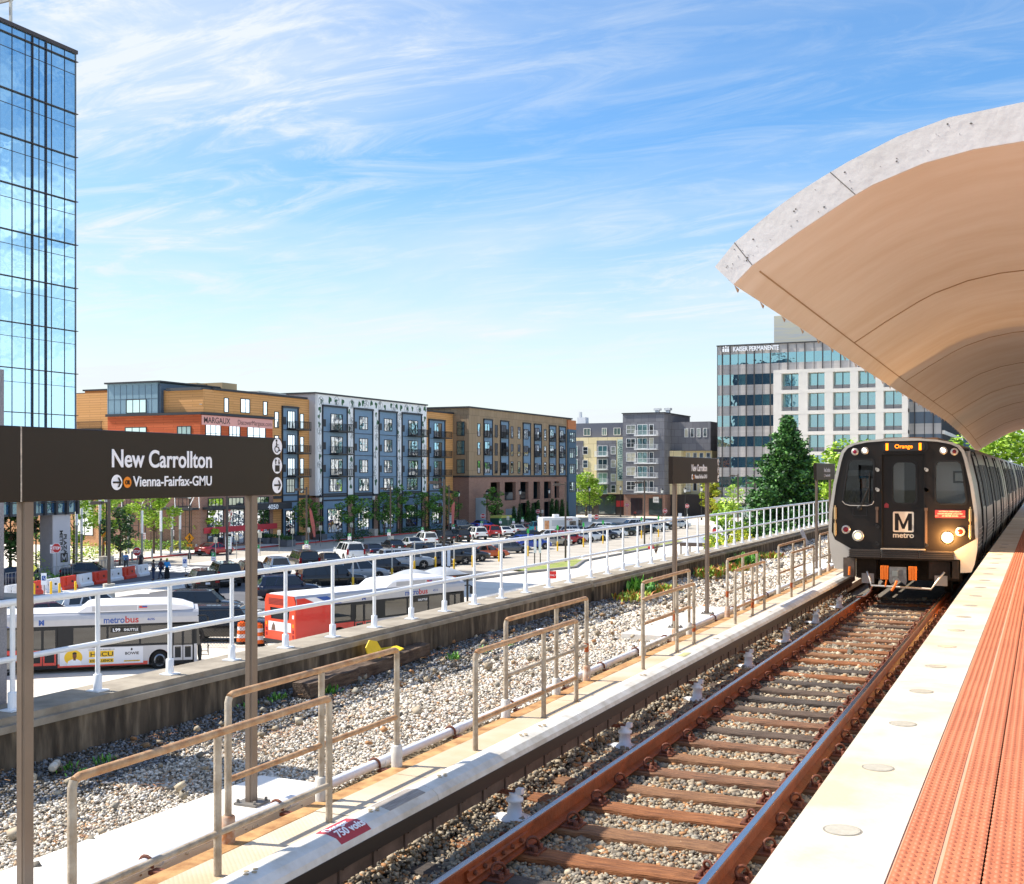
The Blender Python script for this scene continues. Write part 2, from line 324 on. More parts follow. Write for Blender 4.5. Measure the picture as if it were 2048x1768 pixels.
# ---------------- sleepers, plates, clips ----------------
woods = [mat('tie_wood%d' % i, a, .9, col2=c, vs=3.2, stretch=(1.2, 14, 9), bump=.9, bs=9, det=9) for i, (a, c) in enumerate([('#94694c', '#553f31'), ('#a0683f', '#6b4229'), ('#6b5a4e', '#41362e'), ('#99704e', '#684935'), ('#59504a', '#38322e')])]
TY0, TDY = 3.28, .635
def make_tie():
    t = thing('railway_tie', '', 'railway tie', (0, 0, 0), 0, 'wooden ties crossing under the rails')
    m = MB(); nx = 26; prof = []
    for i in range(nx+1):
        x = -4.02+2.68*i/nx; h = -.168+random.uniform(-.006, .004); e = .006*math.sin(i*1.7)
        prof.append([(x, -.112+e, -.3), (x, -.112+e, h-.012), (x, -.09, h), (x, -.03, h-random.choice((0, 0, .012))), (x, .03, h-random.choice((0, .008))), (x, .092, h), (x, .112-e, h-.012), (x, .112-e, -.3)])
    vs = [p for r in prof for p in r]; fs = [(i*8+k, (i+1)*8+k, (i+1)*8+k+1, i*8+k+1) for i in range(nx) for k in range(7)]
    m.add(vs, fs); m.add(prof[0], [tuple(range(8))]); m.add(prof[-1], [tuple(range(8))[::-1]]); m.build('timber', woods[0], t)
    for rx in (-3.455, -1.94):
        p = MB(); p.box(rx-.19, rx+.19, -.09, .09, -.168, -.152)
        for sx in (-1, 1):
            for yy in (-.045, .05): p.lathe([(.02, 0), (.02, .03), (.012, .036)], (rx+sx*.155, yy, -.152), 7)
        pl = p.build('tie_plate', M_rustd, t)
        for sx in (-1, 1):
            c = MB(); pts = [(rx+sx*(.115+.035*math.sin(a)), .05-.1*a/6.0, -.13+.034*(1-math.cos(a))) for a in [k*.6 for k in range(11)]]
            c.tube(pts, .011, 6); c.box(rx+sx*.075, rx+sx*.13, -.03, .03, -.152, -.128); c.build('rail_clip', M_rustd, pl)
    return t
tie0 = make_tie(); NT = 37
for k in range(NT):
    t = tie0 if k == 0 else dup(tie0)
    t.location = (random.uniform(-.03, .03), TY0+k*TDY+random.uniform(-.02, .02), random.uniform(-.006, .003)); t.rotation_euler = (0, 0, R(random.uniform(-.9, .9)))
    for ch in t.children:
        if ch.name.startswith('timber'): recolor(ch, 0, woods[(k*7+k//3) % 5])
    t['label'] = 'weathered wooden tie under both rails, %s from the bottom of the picture up the track' % nth(k+1)
# ---------------- running rails ----------------
def rail(x, label):
    o = thing('rail', label, 'rail', (x, 0, 0))
    prof = [(-.07, -.15), (.07, -.15), (.07, -.14), (.012, -.118), (.008, -.05), (.033, -.036), (.035, -.008), (.028, -.001), (-.028, -.001), (-.035, -.008), (-.033, -.036), (-.008, -.05), (-.012, -.118), (-.07, -.14)]
    m = MB(); m.prism(prof, 'y', -2, 130); m.build('rail_web', M_rust, o)
    m = MB(); m.prism([(-.027, -.002), (.029, -.002), (.024, .0015), (-.022, .0015)], 'y', -2, 130); m.build('running_surface', M_shine, o); return o
rl = rail(-3.455, 'left running rail with a bolted joint bar and bright worn top'); rr = rail(-1.94, 'right running rail beside the platform edge with bright worn top')
m = MB(); m.prism([(.012, -.118), (.045, -.112), (.03, -.09), (.028, -.06), (.05, -.043), (.034, -.036), (.01, -.05)], 'y', 6.78, 7.72); j = m.build('joint_bar', M_rust, rl)
for i in range(6): m = MB(); m.lathe([(.017, .026), (.017, .05), (.01, .054)], (0, 6.88+i*.148, -.082), 6, axis='x'); m.build('bolt', M_rustd, j)
# ---------------- third rail with its cover board ----------------
tr = thing('third_rail', 'electrified third rail under a long white rounded cover board', 'third rail', (-3.95, 0, 0))
m = MB(); m.prism([(-4.05, .05), (-3.93, .05), (-3.93, .065), (-3.975, .08), (-3.975, .13), (-3.945, .14), (-3.945, .17), (-4.035, .17), (-4.035, .14), (-4.005, .13), (-4.005, .08), (-4.05, .065)], 'y', -2, 27); m.build('contact_rail', mat('contact_steel', '#6f5c50', .5, metal=.3, var=.3, vs=8), tr, world=True)
def cov(y0, y1):
    ou = [(-4.16, .2), (-4.165, .27), (-4.13, .315), (-4.06, .345), (-3.98, .352), (-3.91, .335), (-3.868, .3), (-3.855, .25)]
    inn = [(-3.868, .25), (-3.88, .292), (-3.915, .322), (-3.98, .338), (-4.06, .331), (-4.122, .304), (-4.152, .265), (-4.148, .2)]
    m = MB(); m.prism(ou+inn, 'y', y0, y1, smooth=False); return m.build('cover_board', M_whitew, tr, world=True)
ys = [1.5, 4.4, 7.2, 10.0, 12.8, 15.6, 18.4, 21.2, 24.0, 26.8]
for a, c in zip(ys, ys[1:]): cov(a, c-.006)
m = MB(); m.prism([(-3.868, .262), (-3.853, .262), (-3.85, .165), (-3.862, .162)], 'y', 1.5, 26.8); m.build('rubber_lip', M_black, tr, world=True)
m = MB(); m.prism([(-3.93, .125), (-3.915, .125), (-3.915, .045), (-3.93, .045)], 'y', 1.5, 26.8); m.build('side_board', mat('grey_board', '#6d5b50', .7, col2='#4c3e35', vs=5), tr, world=True)
for i in range(60):
    y = 3.2+i*.4
    if y < 26.5: m = MB(); m.box(-3.915, -3.9, y, y+.035, .03, .165); m.box(-3.92, -3.87, y, y+.05, .14, .15); m.build('bracket', mat('bracket_steel', '#564840', .6, var=.3, vs=15), tr, world=True)
for i in range(8):
    y = 5.7+i*2.65; m = MB(); m.lathe([(.13, -.168), (.13, -.155), (.062, -.14), (.052, -.04), (.07, -.03), (.07, -.005), (.045, .0), (.045, .04)], (-3.8, y, 0), 14)
    m.box(-3.99, -3.61, y-.06, y+.06, -.168, -.15); m.box(-3.78, -3.73, y-.03, y+.03, .03, .075); m.build('insulator', mat('insulator_white', '#e3e6ea', .3), tr, world=True)
    m = MB(); m.box(-4.02, -3.8, y-.02, y+.02, .02, .05); m.build('insulator_arm', M_rustd, tr, world=True)
m = MB(); m.prism([(-4.06, .348), (-3.98, .355), (-3.91, .338), (-3.872, .306), (-3.872, .302), (-3.91, .334), (-3.98, .351), (-4.06, .344)], 'y', 5.98, 6.32); wl = m.build('warning_label', mat('label_red', '#a8333f', .5), tr, world=True); wl['label'] = 'red Danger 750 volts label on the cover board'
x_ = Vector((.28, .96, 0)).normalized()
text('Danger', .075, M_txt, (-3.985, 6.0, .3575), (.0, 1, 0), (-.995, 0, -.07), tr, 'lettering', bold=.001, width=.24)
text('750 volts', .08, M_txt, (-3.9, 6.0, .337), (.0, 1, 0), (-.86, 0, .5), tr, 'lettering', bold=.001, width=.3)
m = MB(); m.prism([(-4.06, .3475), (-3.98, .3545), (-3.91, .3375), (-3.91, .334), (-3.98, .351), (-4.06, .344)], 'y', 6.62, 7.1); m.build('worn_patch', mat('grey_worn', '#837a72', .8, col2='#a69e95', vs=6, stretch=(12, 1, 1)), tr, world=True)
m = MB(); m.prism([(-4.04, .349), (-3.98, .3545), (-3.95, .349), (-3.95, .345), (-3.98, .351), (-4.04, .345)], 'y', 13.6, 13.9); m.build('faded_label', mat('label_green', '#b3b07a', .6), tr, world=True)
for i, y in enumerate((5.2, 6.5, 7.45, 8.9, 9.3, 12.1, 15.2, 18.5)):
    m = MB()
    for a, c in ((0, 0), (.05, .03), (.09, -.01), (.04, -.05)): m.lathe([(.016, 0), (.016, .003)], (-3.985+c*.6, y+a, .3515), 8)
    m.build('screw_plug', mat('plug_tan', '#a89678', .7), tr, world=True)
# ---------------- walkway, conduit, pads ----------------
b = MB(); yy = -1.0
while yy < 60: b.box(-5.12, -4.16, yy, yy+1.212, -.2, -.055+random.uniform(-.003, .003)); yy += 1.22
def tread():
    m = mat('tread_plate', '#cdbfa9', .6, col2='#bda583', vs=1.1, det=8); t = m.node_tree; bs = t.nodes['Principled BSDF']
    co = t.nodes.new('ShaderNodeTexCoord'); mp = t.nodes.new('ShaderNodeMapping'); mp.inputs['Rotation'].default_value = (0, 0, R(45)); t.links.new(co.outputs['Object'], mp.inputs[0])
    ck = t.nodes.new('ShaderNodeTexVoronoi'); ck.inputs['Scale'].default_value = 34; ck.inputs['Randomness'].default_value = 0; t.links.new(mp.outputs[0], ck.inputs[0])
    bn = t.nodes.new('ShaderNodeBump'); bn.invert = True; bn.inputs['Strength'].default_value = .55; bn.inputs['Distance'].default_value = .006; t.links.new(ck.outputs['Distance'], bn.inputs['Height']); t.links.new(bn.outputs[0], bs.inputs['Normal']); return m
struct('walkway', b, tread())
b = MB(); b.box(-5.28, -5.14, -1, 60, -.2, -.062); struct('walkway_curb', b, mat('rusty_edge', '#c39a64', .8, col2='#8f6236', vs=6, bump=.3))
cp = thing('conduit_pipe', 'long white conduit pipe along the left edge of the walkway', 'pipe', (-5.43, 0, 0))
m = MB(); m.tube([(-5.43, -1+i*3, -.045+.006*(i % 2)) for i in range(21)], .042, 12); m.build('pipe', mat('pipe_white', '#dfe3ea', .35, var=.05), cp, world=True)
for i in range(14):
    y = 6.02+i*1.45; m = MB(); m.tube([(-5.43+.056*math.cos(a), y, -.045+.056*math.sin(a)) for a in [R(-20+d*25) for d in range(10)]], .012, 6); m.box(-5.385, -5.3, y-.03, y+.05, -.1, -.075); m.build('pipe_clamp', M_rustd, cp, world=True)
    m = MB(); m.tube([(-5.43, y+.12, -.045), (-5.43, y+.24, -.045)], .05, 12); m.build('coupling', mat('pipe_white', '#dfe3ea'), cp, world=True)
for i, (a, c) in enumerate(((2.5, 8.3), (18.15, 22.5), (32.1, 36.4))):
    m = MB(); m.prism([(-6.34, a), (-5.5, a), (-5.5, c), (-6.2, c)], 'z', -.25, -.075); o = m.build('sign_footing', mat('pad_concrete', '#e9e4da', .8, var=.05, vs=2, bump=.2, bs=18), bevel=.008)
    tag(o, ['white concrete slab under the nearest station sign', 'white concrete slab under the middle station sign', 'white concrete slab under the farthest station sign'][i], 'concrete pad', 'sign footings')
# ---------------- rusty guard rails ----------------
def guard(x, y0, y1, ym, ztop, zmid, zb, rs, label, sleeve):
    t = thing('guard_rail', label, 'guard rail', (x, y0, zb), 0, 'short rusty guard rails along the walkway'); r = .026
    c = .05; pts = [(x, y0, zb), (x, y0, ztop-c), (x, y0+c*.3, ztop-c*.3), (x, y0+c, ztop), (x, y1-c*.8, ztop), (x, y1-c*.1, ztop-c*.3), (x, y1, ztop-c), (x, y1, zb)]
    m = MB(); m.tube(pts[:3], r, 12); m.build('post', M_rail, t, world=True)
    m = MB(); m.tube(pts[2:6], r, 12); m.build('top_rail', M_railtop, t, world=True)
    m = MB(); m.tube(pts[5:], r, 12); m.build('post', M_rail, t, world=True)
    for q in ym: m = MB(); m.rod((x, q, zb), (x, q, ztop-.02), r, 12); m.build('post', M_rail, t, world=True)
    m = MB(); m.rod((x, y0, zmid), (x, y1, zmid), r*.85, 12); m.build('mid_rail', M_railtop if rs % 2 else M_rail, t, world=True)
    for j, q in enumerate([y0]+ym+[y1]):
        m = MB(); m.tube([(x, q, zmid+.03), (x, q, zmid-.08-.05*(j % 2))], r+.0015, 12); m.build('rust_band', M_orust, t, world=True) if (j+rs) % 4 == 0 else None
        if sleeve: m = MB(); m.lathe([(.05, zb-.02), (.05, zb+.2), (.04, zb+.21)], (x, q, 0), 12); m.build('post_sleeve', mat('rust_stained_white', '#d2c8b8', .7, col2='#a86c3c', vs=9) if (j+rs) % 3 == 1 else M_whitew, t, world=True)
NR = [(4.82, 7.35, [6.06], 'nearest'), (9.81, 12.4, [11.45], 'second nearest'), (14.83, 17.3, [16.4], 'third nearest'), (19.9, 22.2, [21.2], 'fourth nearest'), (24.8, 27.4, [26.2], 'farthest'), ]
for i, (a, c, ms, w_) in enumerate(NR): guard(-4.87, a, c, ms, .87, .22, -.06, i, w_+' rusty pipe guard rail of the row beside the white cover board', False)
FR = [(6.66, 9.02, [7.83]), (11.33, 13.75, [12.75]), (16.0, 18.4, [17.6]), (20.9, 23.3, [22.1]), (25.4, 28.4, [27.0]), (30.5, 33, [31.8])]
FW = ['nearest', 'second nearest', 'third nearest', 'fourth nearest', 'fifth nearest', 'farthest']
for i, (a, c, ms) in enumerate(FR): guard(-5.26, a, c, ms, .98, .38, -.08, i+1, FW[i]+' peeling rusty guard rail with post sleeves, on the gravel side of the walkway', True)
# ---------------- parapet wall and white railing ----------------
def wallmat():
    m = mat('stained_concrete', '#4d453b', .92, col2='#857a6b', vs=1.7, bump=.6, bs=11, stretch=(1, 2.2, .45), det=10); t = m.node_tree; bs = t.nodes['Principled BSDF']
    co = t.nodes.new('ShaderNodeTexCoord'); mp = t.nodes.new('ShaderNodeMapping'); mp.inputs['Scale'].default_value = (1, 2.6, .5); t.links.new(co.outputs['Object'], mp.inputs[0])
    n = t.nodes.new('ShaderNodeTexNoise'); n.inputs['Scale'].default_value = 3; n.inputs['Detail'].default_value = 9; t.links.new(mp.outputs[0], n.inputs[0])
    r = t.nodes.new('ShaderNodeValToRGB'); r.color_ramp.elements[0].position = .45; r.color_ramp.elements[1].position = .68; r.color_ramp.elements[0].color = (.6, .57, .53, 1); r.color_ramp.elements[1].color = (1.25, 1.22, 1.15, 1); t.links.new(n.outputs[0], r.inputs[0])
    src = bs.inputs['Base Color'].links[0].from_socket; mm = t.nodes.new('ShaderNodeMix'); mm.data_type = 'RGBA'; mm.blend_type = 'MULTIPLY'; mm.inputs[0].default_value = .8
    t.links.new(src, mm.inputs[6]); t.links.new(r.outputs[0], mm.inputs[7]); t.links.new(mm.outputs[2], bs.inputs['Base Color']); return m
M_cope = mat('coping_concrete', '#a59b8b', .88, col2='#7f7668', vs=2.4, bump=.4, bs=16)
for y0, y1, lb, xo in ((-150, 22.28, 'nearer length of dark stained concrete parapet wall below the white railing', 0), (22.32, 110, 'farther length of concrete parapet wall running behind the train', .05)):
    t = thing('parapet_wall', lb, 'wall', (-8.5, y0, -.2), 0, 'concrete parapet walls')
    m = MB(); m.box(-8.95, -8.42+xo, y0, y1, -6.7, .235); m.build('wall_face', wallmat(), t, world=True)
    m = MB(); m.box(-8.98, -8.385+xo, y0, y1, .237, .3); m.box(-8.98, -8.45+xo, y0, y1, .3, .365); m.build('coping', M_cope, t, world=True)
def white_rail(y0, y1, n0, lab, ztop, sp):
    t = thing('pipe_railing', lab, 'railing', (-8.66, y0, .36), 0, 'white pipe railings on the parapet wall')
    m = MB(); m.rod((-8.66, y0-.5, ztop), (-8.66, y1+.35, ztop), .034, 14); m.build('top_rail', M_white, t, world=True)
    m = MB(); m.rod((-8.66, y0-.5, .84), (-8.66, y1+.35, .84), .028, 12); m.build('mid_rail', M_white, t, world=True)
    y = y0
    while y <= y1+.01:
        m = MB(); m.rod((-8.66, y, .37), (-8.66, y, ztop), .024, 12); p = m.build('post', M_white, t, world=True)
        m = MB(); m.lathe([(.043, .366), (.043, .53), (.037, .535)], (-8.66, y, 0), 14); m.box(-8.74, -8.58, y-.08, y+.08, .366, .378); m.build('base_sleeve', M_white, p, world=True); y += sp
white_rail(3.6, 21.9, 0, 'nearer white pipe railing on the stained wall, its round posts in sleeves', 1.36, 1.062)
white_rail(22.87, 75, 0, 'farther white pipe railing receding along the wall past the conifer', 1.36, 1.035)
# ---------------- station name signs ----------------
def disc(mb, y, z, r, x, mi=0, n=28, sy=1): mb.add([(x, y+r*sy*math.cos(2*math.pi*k/n), z+r*math.sin(2*math.pi*k/n)) for k in range(n)], [tuple(range(n))], mi)
def station_sign(y0, y1, p0, p1, lab, full):
    X = -5.7; t = thing('station_sign', lab, 'station sign', (X, (y0+y1)/2, -.07), 0, 'brown station name signs')
    m = MB(); m.box(X-.08, X, y0, y1, 2.375, 2.84); m.build('sign_board', M_brown, t, world=True, bevel=.006)
    for p in (p0, p1):
        m = MB(); m.box(X-.075, X-.008, p-.035, p+.035, -.06, 2.374); m.box(X-.055, X-.028, p-.04, p+.04, -.06, 2.37); q = m.build('post', M_post, t, world=True)
        m = MB(); m.box(X-.14, X+.07, p-.1, p+.1, -.075, -.055)
        for a in (-1, 1):
            for c in (-1, 1): m.lathe([(.014, -.055), (.014, -.03)], (X-.035+a*.08, p+c*.075, 0), 6)
        m.build('base_plate', mat('galv_plate', '#77726b', .6, var=.2), q, world=True)
    k = 7.9-y1; yd, zd = (0, 1, 0), (0, 0, 1); x = X+.004
    if full: m = MB(); m.box(X-.001, X+.003, 5.225, 5.235, 2.376, 2.839); m.build('seam', mat('seam_tape', '#b7ab9c', .5, var=.4, vs=30), t, world=True)
    text('New Carrollton', .17, M_txt, (x, 5.98-k, 2.595), yd, zd, t, bold=.003, width=1.03)
    text('Vienna-Fairfax-GMU', .1, M_txt, (x, 6.19-k, 2.462), yd, zd, t, bold=.0015, width=.83)
    m = MB(); disc(m, 6.035-k, 2.49, .052, x); m.build('arrow_roundel', M_txt, t, world=True)
    m = MB(); disc(m, 6.135-k, 2.49, .038, x); m.build('orange_roundel', mat('line_orange', '#f08a10', .5), t, world=True)
    text('OR', .04, M_brown, (x+.002, 6.135-k, 2.476), yd, zd, t, align='CENTER', width=.045, bold=.001)
    def arrow(m, y, z, s):
        m.box(x+.001, x+.005, y-.6*s, y+.45*s, z-.1*s, z+.1*s)
        for g in (-1, 1): m.add([(x+.005, y+.05*s, z+g*.55*s), (x+.005, y+.3*s, z+g*.55*s), (x+.005, y+.68*s, z), (x+.005, y+.42*s, z)], [(0, 1, 2, 3) if g < 0 else (3, 2, 1, 0)])
    m = MB(); arrow(m, 6.035-k, 2.49, .06); m.build('arrow', M_brown, t, world=True)
    yc = y1-.06
    for z, kd in ((2.77, 'w'), (2.615, 'l'), (2.455, 'a')):
        m = MB(); disc(m, yc, z, .066, x); o = m.build('pictogram', M_txt, t, world=True)
        m = MB()
        if kd == 'a': arrow(m, yc, z, .07)
        elif kd == 'l':
            for a in (-.022, .022): m.box(x+.001, x+.004, yc+a-.004, yc+a+.004, z+.01, z+.05)
            m.add([(x+.004, yc-.036, z+.036), (x+.004, yc-.022, z+.056), (x+.004, yc-.008, z+.036)], [(0, 2, 1)]); m.add([(x+.004, yc+.008, z+.026), (x+.004, yc+.022, z+.006), (x+.004, yc+.036, z+.026)], [(0, 1, 2)])
            m.box(x+.001, x+.003, yc-.03, yc+.03, z-.05, z+.002); m.box(x+.001, x+.0045, yc-.022, yc+.022, z-.022, z-.008)
        else:
            m.tube([(x+.002, yc-.012, z+.035), (x+.002, yc-.01, z-.005), (x+.002, yc+.015, z-.006), (x+.002, yc+.028, z-.035), (x+.002, yc+.038, z-.032)], .005, 5); m.lathe([(.01, .0), (.01, .004)], (x, yc-.012, z+.048), 10, axis='x'); m.tube([(x+.002, yc-.008+.026*math.cos(a), z-.022+.026*math.sin(a)) for a in [R(100+i*24) for i in range(11)]], .004, 5); m.box(x+.001, x+.004, yc-.012, yc+.014, z+.01, z+.017)
        m.build('symbol', M_black, o, world=True)
station_sign(3.0, 7.9, 5.3, 7.56, 'large brown New Carrollton sign nearest the camera at left, on two bronze posts', True)
station_sign(18.96, 22.0, 19.2, 21.3, 'second brown New Carrollton sign with wavy reflections, beyond the guard rails', False)
station_sign(32.5, 35.6, 32.75, 34.95, 'small distant brown New Carrollton sign just left of the train', False)
# ---------------- odds and ends on the gravel ----------------
t = thing('timber_baulk', 'thick dark old timber lying against the wall under a yellow object', 'timber', (-8.1, 13, -.1))
m = MB(); pr = []
for i in range(25):
    y = 11.5+i*.145; x = -8.0-.012*i; j = lambda: random.uniform(-.012, .012); pr.append([(x-.13+j(), y, -.1), (x-.13+j(), y, .06+j()), (x-.04, y, .075+j()), (x+.11+j(), y, .06+j()), (x+.12+j(), y, -.1)])
vs = [p for r in pr for p in r]; m.add(vs, [(i*5+k, i*5+k+1, (i+1)*5+k+1, (i+1)*5+k) for i in range(24) for k in range(4)]); m.add(pr[0], [(0, 1, 2, 3, 4)]); m.add(pr[-1], [(4, 3, 2, 1, 0)])
m.build('log', mat('old_timber', '#3a2a20', .95, col2='#6b5a4b', vs=3, stretch=(6, .8, 6), bump=.9, bs=8), t, world=True)
t = thing('wet_floor_sign', 'yellow plastic folding caution sign fallen open on the dark timber', 'caution sign', (-8.1, 13.55, .045)); t.scale = (.78, .78, .66)
m = MB(); m.prism([(-.02, 0), (.3, -.06), (.42, .16), (.34, .34), (.12, .4), (-.06, .26)], 'x', 0, .018); o = m.build('panel', mat('caution_yellow', '#e8c400', .45, var=.08), t, loc=(-.1, -.3, .02)); o.rotation_euler = (0, R(-14), 0)
m = MB(); m.prism([(0, 0), (.25, -.04), (.52, .08), (.5, .3), (.2, .34)], 'z', 0, .018); o = m.build('panel', MC['caution_yellow'], t, loc=(-.14, .12, .05)); o.rotation_euler = (R(8), R(-6), R(60))
t = thing('plastic_bottle', 'clear plastic drink bottle lying on dark gravel at far left', 'bottle', (-8.0, 7.72, -.04), R(35))
m = MB(); m.lathe([(.02, -.13), (.036, -.12), (.038, -.02), (.034, 0), (.038, .02), (.037, .07), (.014, .115), (.014, .125)], n=14, axis='y'); m.build('bottle_body', mat('bottle_plastic', '#c9c2b2', .12, spec=.8), t)
m = MB(); m.lathe([(.017, .122), (.017, .145)], n=12, axis='y'); m.build('cap', mat('cap_white', '#e8e8ee', .4), t)
for x, y, s, lb, cl in ((-7.7, 18.0, .3, 'crumpled blue and white rag on the gravel', '#cfd8ea'), (-7.55, 17.4, .16, 'small scrap of white paper on the gravel beside the rag', '#eceef2'), (-7.1, 24.6, .12, 'small blue wrapper on the gravel before the second sign', '#6d9db5')):
    m = MB(); g = [(i, k) for i in range(7) for k in range(5)]; m.add([(x+(k/4-.5)*s*.45, y+(i/6-.5)*s, -.1+random.uniform(0, .05)) for i, k in g], [(i*5+k, i*5+k+1, (i+1)*5+k+1, (i+1)*5+k) for i in range(6) for k in range(4)]); tag(m.build('litter_scrap', mat('rag'+cl, cl, .8)), lb, 'litter')
m = MB(); m.prism([(0, 0), (.7, .03), (.62, .62), (.02, .56)], 'x', 0, .02); o = m.build('leaning_board', mat('board_grey', '#b9b6b6', .6, var=.1), loc=(-8.02, 43.4, -.1)); o.rotation_euler = (0, R(-20), 0); tag(o, 'flat grey board leaning against the wall left of the train', 'board')
# weeds: tufts of narrow leaves
def weed(x, y, n, h, cols, lab, spread=.12, z=-.13):
    Vs, Fs = [], []
    for i in range(n):
        a = rng.uniform(0, 6.28); d = rng.uniform(0, spread); bx, by = x+math.cos(a)*d, y+math.sin(a)*d*1.6; b2 = rng.uniform(0, 6.28); l = h*rng.uniform(.45, 1.1); w_ = h*.09
        tx, ty = math.cos(b2), math.sin(b2); k = len(Vs); lean = rng.uniform(.2, .9)
        Vs += [(bx, by, z), (bx+tx*l*lean*.45-ty*w_, by+ty*l*lean*.45+tx*w_, z+l*.6), (bx+tx*l*lean, by+ty*l*lean, z+l*(1.1-.5*lean)), (bx+tx*l*lean*.45+ty*w_, by+ty*l*lean*.45-tx*w_, z+l*.6)]; Fs.append((k, k+1, k+2, k+3))
    o = mesh_np('weed', np.array(Vs), np.array(Fs), MC.get('weedmat%s' % cols) or ramp_mat('weedmat%s' % cols, {0: ['#4e8a2e', '#6fae3c', '#3c7227', '#86c04a'], 1: ['#8fb038', '#b8c24a', '#c97a3a', '#6f9a30', '#d08a48']}[cols], .6))
    tag(o, lab, 'weed', 'weeds growing in the gravel')
for i, (x, y, n, h, c, lb) in enumerate([(-8.1, 7.0, 60, .16, 0, 'tall green weed at the far left edge of the gravel'), (-8.02, 7.85, 30, .1, 0, 'small green weed right of the plastic bottle'), (-7.75, 7.75, 22, .09, 0, 'small green sprout a little nearer than the bottle'), (-7.9, 8.2, 24, .1, 0, 'small green sprout between bottle and second guard rail'),
    (-8.2, 11.3, 40, .12, 0, 'green weed at the left end of the dark timber'), (-8.3, 10.9, 30, .09, 0, 'low green weed by the wall left of the timber'), (-7.9, 11.95, 36, .14, 0, 'green weed in front of the dark timber'), (-7.75, 14.9, 50, .12, 0, 'green weed just past the right end of the timber'), (-7.6, 15.6, 50, .12, 0, 'green tuft between the timber and the second rusty guard rail'), (-7.5, 16.2, 40, .11, 0, 'green tuft behind the second rusty guard rail'),
    (-8.2, 24.6, 260, .42, 0, 'tall leafy green weed against the wall left of the second sign'), (-7.9, 23.4, 240, .22, 1, 'low yellow green weed below the tall weed'), (-7.8, 25.2, 260, .22, 1, 'low yellow green weed patch right of the tall weed'), (-7.9, 29.6, 420, .3, 1, 'red tinged weed patch behind the second sign post'), (-7.7, 31.4, 300, .28, 1, 'red tinged weed patch right of the second sign'), (-8.0, 33.8, 200, .4, 0, 'dark green weed against the wall before the third sign'), (-7.8, 36.5, 260, .25, 1, 'yellow green weed patch near the leaning board')]):
    weed(x, y, n, h, c, lb, .1 if n < 70 else (.18 if h > .5 else .42))
# ---------------- platform ----------------
b = MB(); b.box(-.985, 6, -160, 170, -1.2, .99); struct('platform', b, M_conc)
b = MB(); y = -5.0
while y < 160: b.box(-1.0, -.548, y, y+4.66, .95, 1.02); y += 4.664
struct('platform_edge', b, mat('granite_edge', '#dbd2c2', .62, col2='#c6b597', vs=1.4, bump=.12, bs=30, det=10))
tile = mat('tactile_tile', '#c2754f', .7, col2='#b06443', vs=2.2, bump=.15, bs=40, island=.12)
b = MB(); y = -3.0; x0 = -.538
while y < 60:
    for k in range(6 if y < 30 else 4):
        x = x0+k*.158+.012*((k) % 2); b.box(x, x+.1535, y, y+.607, .97, 1.0175)
    y += .613
struct('tactile_paving', b, tile)
b = MB(); b.box(-.547, .6, -3, 160, .96, 1.0145); b.box(.43, 6, -3, 160, .97, 1.0195); struct('paving_joints', b, mat('joint_sand', '#cf9a7c', .9, var=.06))
def domes():
    Vs, Fs = [], []; n = 8; pts = []
    y = 3.4
    while y < 34:
        for k in range(6 if y < 24 else 3):
            for j in (0, 1, 2, 3): pts.append((x0+k*.158+.012*(k % 2)+.02+j*.0375, y+(.0 if j % 2 else .029)))
        y += .058 if y < 16 else .075
    pts = np.array(pts); m = len(pts); a = np.arange(n)*2*np.pi/n
    r0, r1 = .0155, .009
    ring = lambda r, z: np.stack([pts[:, 0, None]+r*np.cos(a), pts[:, 1, None]+r*np.sin(a), np.full((m, n), z)], -1)
    V = np.concatenate([ring(r0, 1.0172), ring(r1, 1.0245)], 1).reshape(-1, 3); o = (np.arange(m)*2*n)[:, None, None]; k = np.arange(n); k2 = (k+1) % n
    side = np.stack([k, k2, n+k2, n+k], -1)[None]+o
    top = np.array([[n, n+1, n+2, n+3], [n, n+3, n+4, n+7], [n+4, n+5, n+6, n+7]])[None]+o
    ob = mesh_np('tactile_domes', V, np.concatenate([side.reshape(-1, 4), top.reshape(-1, 4)]), mat('dome_red', '#b96a48', .6)); tag(ob, 'small raised warning bumps on the red tactile paving', 'tactile bumps', kind='stuff')
domes()
for i in range(20):
    y = 5.13+i*1.168; t = thing('platform_light', 'round grey light set in the platform edge, %s from the bottom of the picture' % nth(i+1), 'platform light', (-.79, y, 1.02), 0, 'round lights in the platform edge')
    m = MB(); m.lathe([(.082, .0), (.082, .0015)], n=32); m.build('bezel', mat('bezel', '#a29b8d', .4, metal=.4), t); m = MB(); m.lathe([(.074, .0015), (.074, .003)], n=32); m.build('lens', mat('lens_grey', '#b8b2a2', .25, var=.1, vs=30), t)
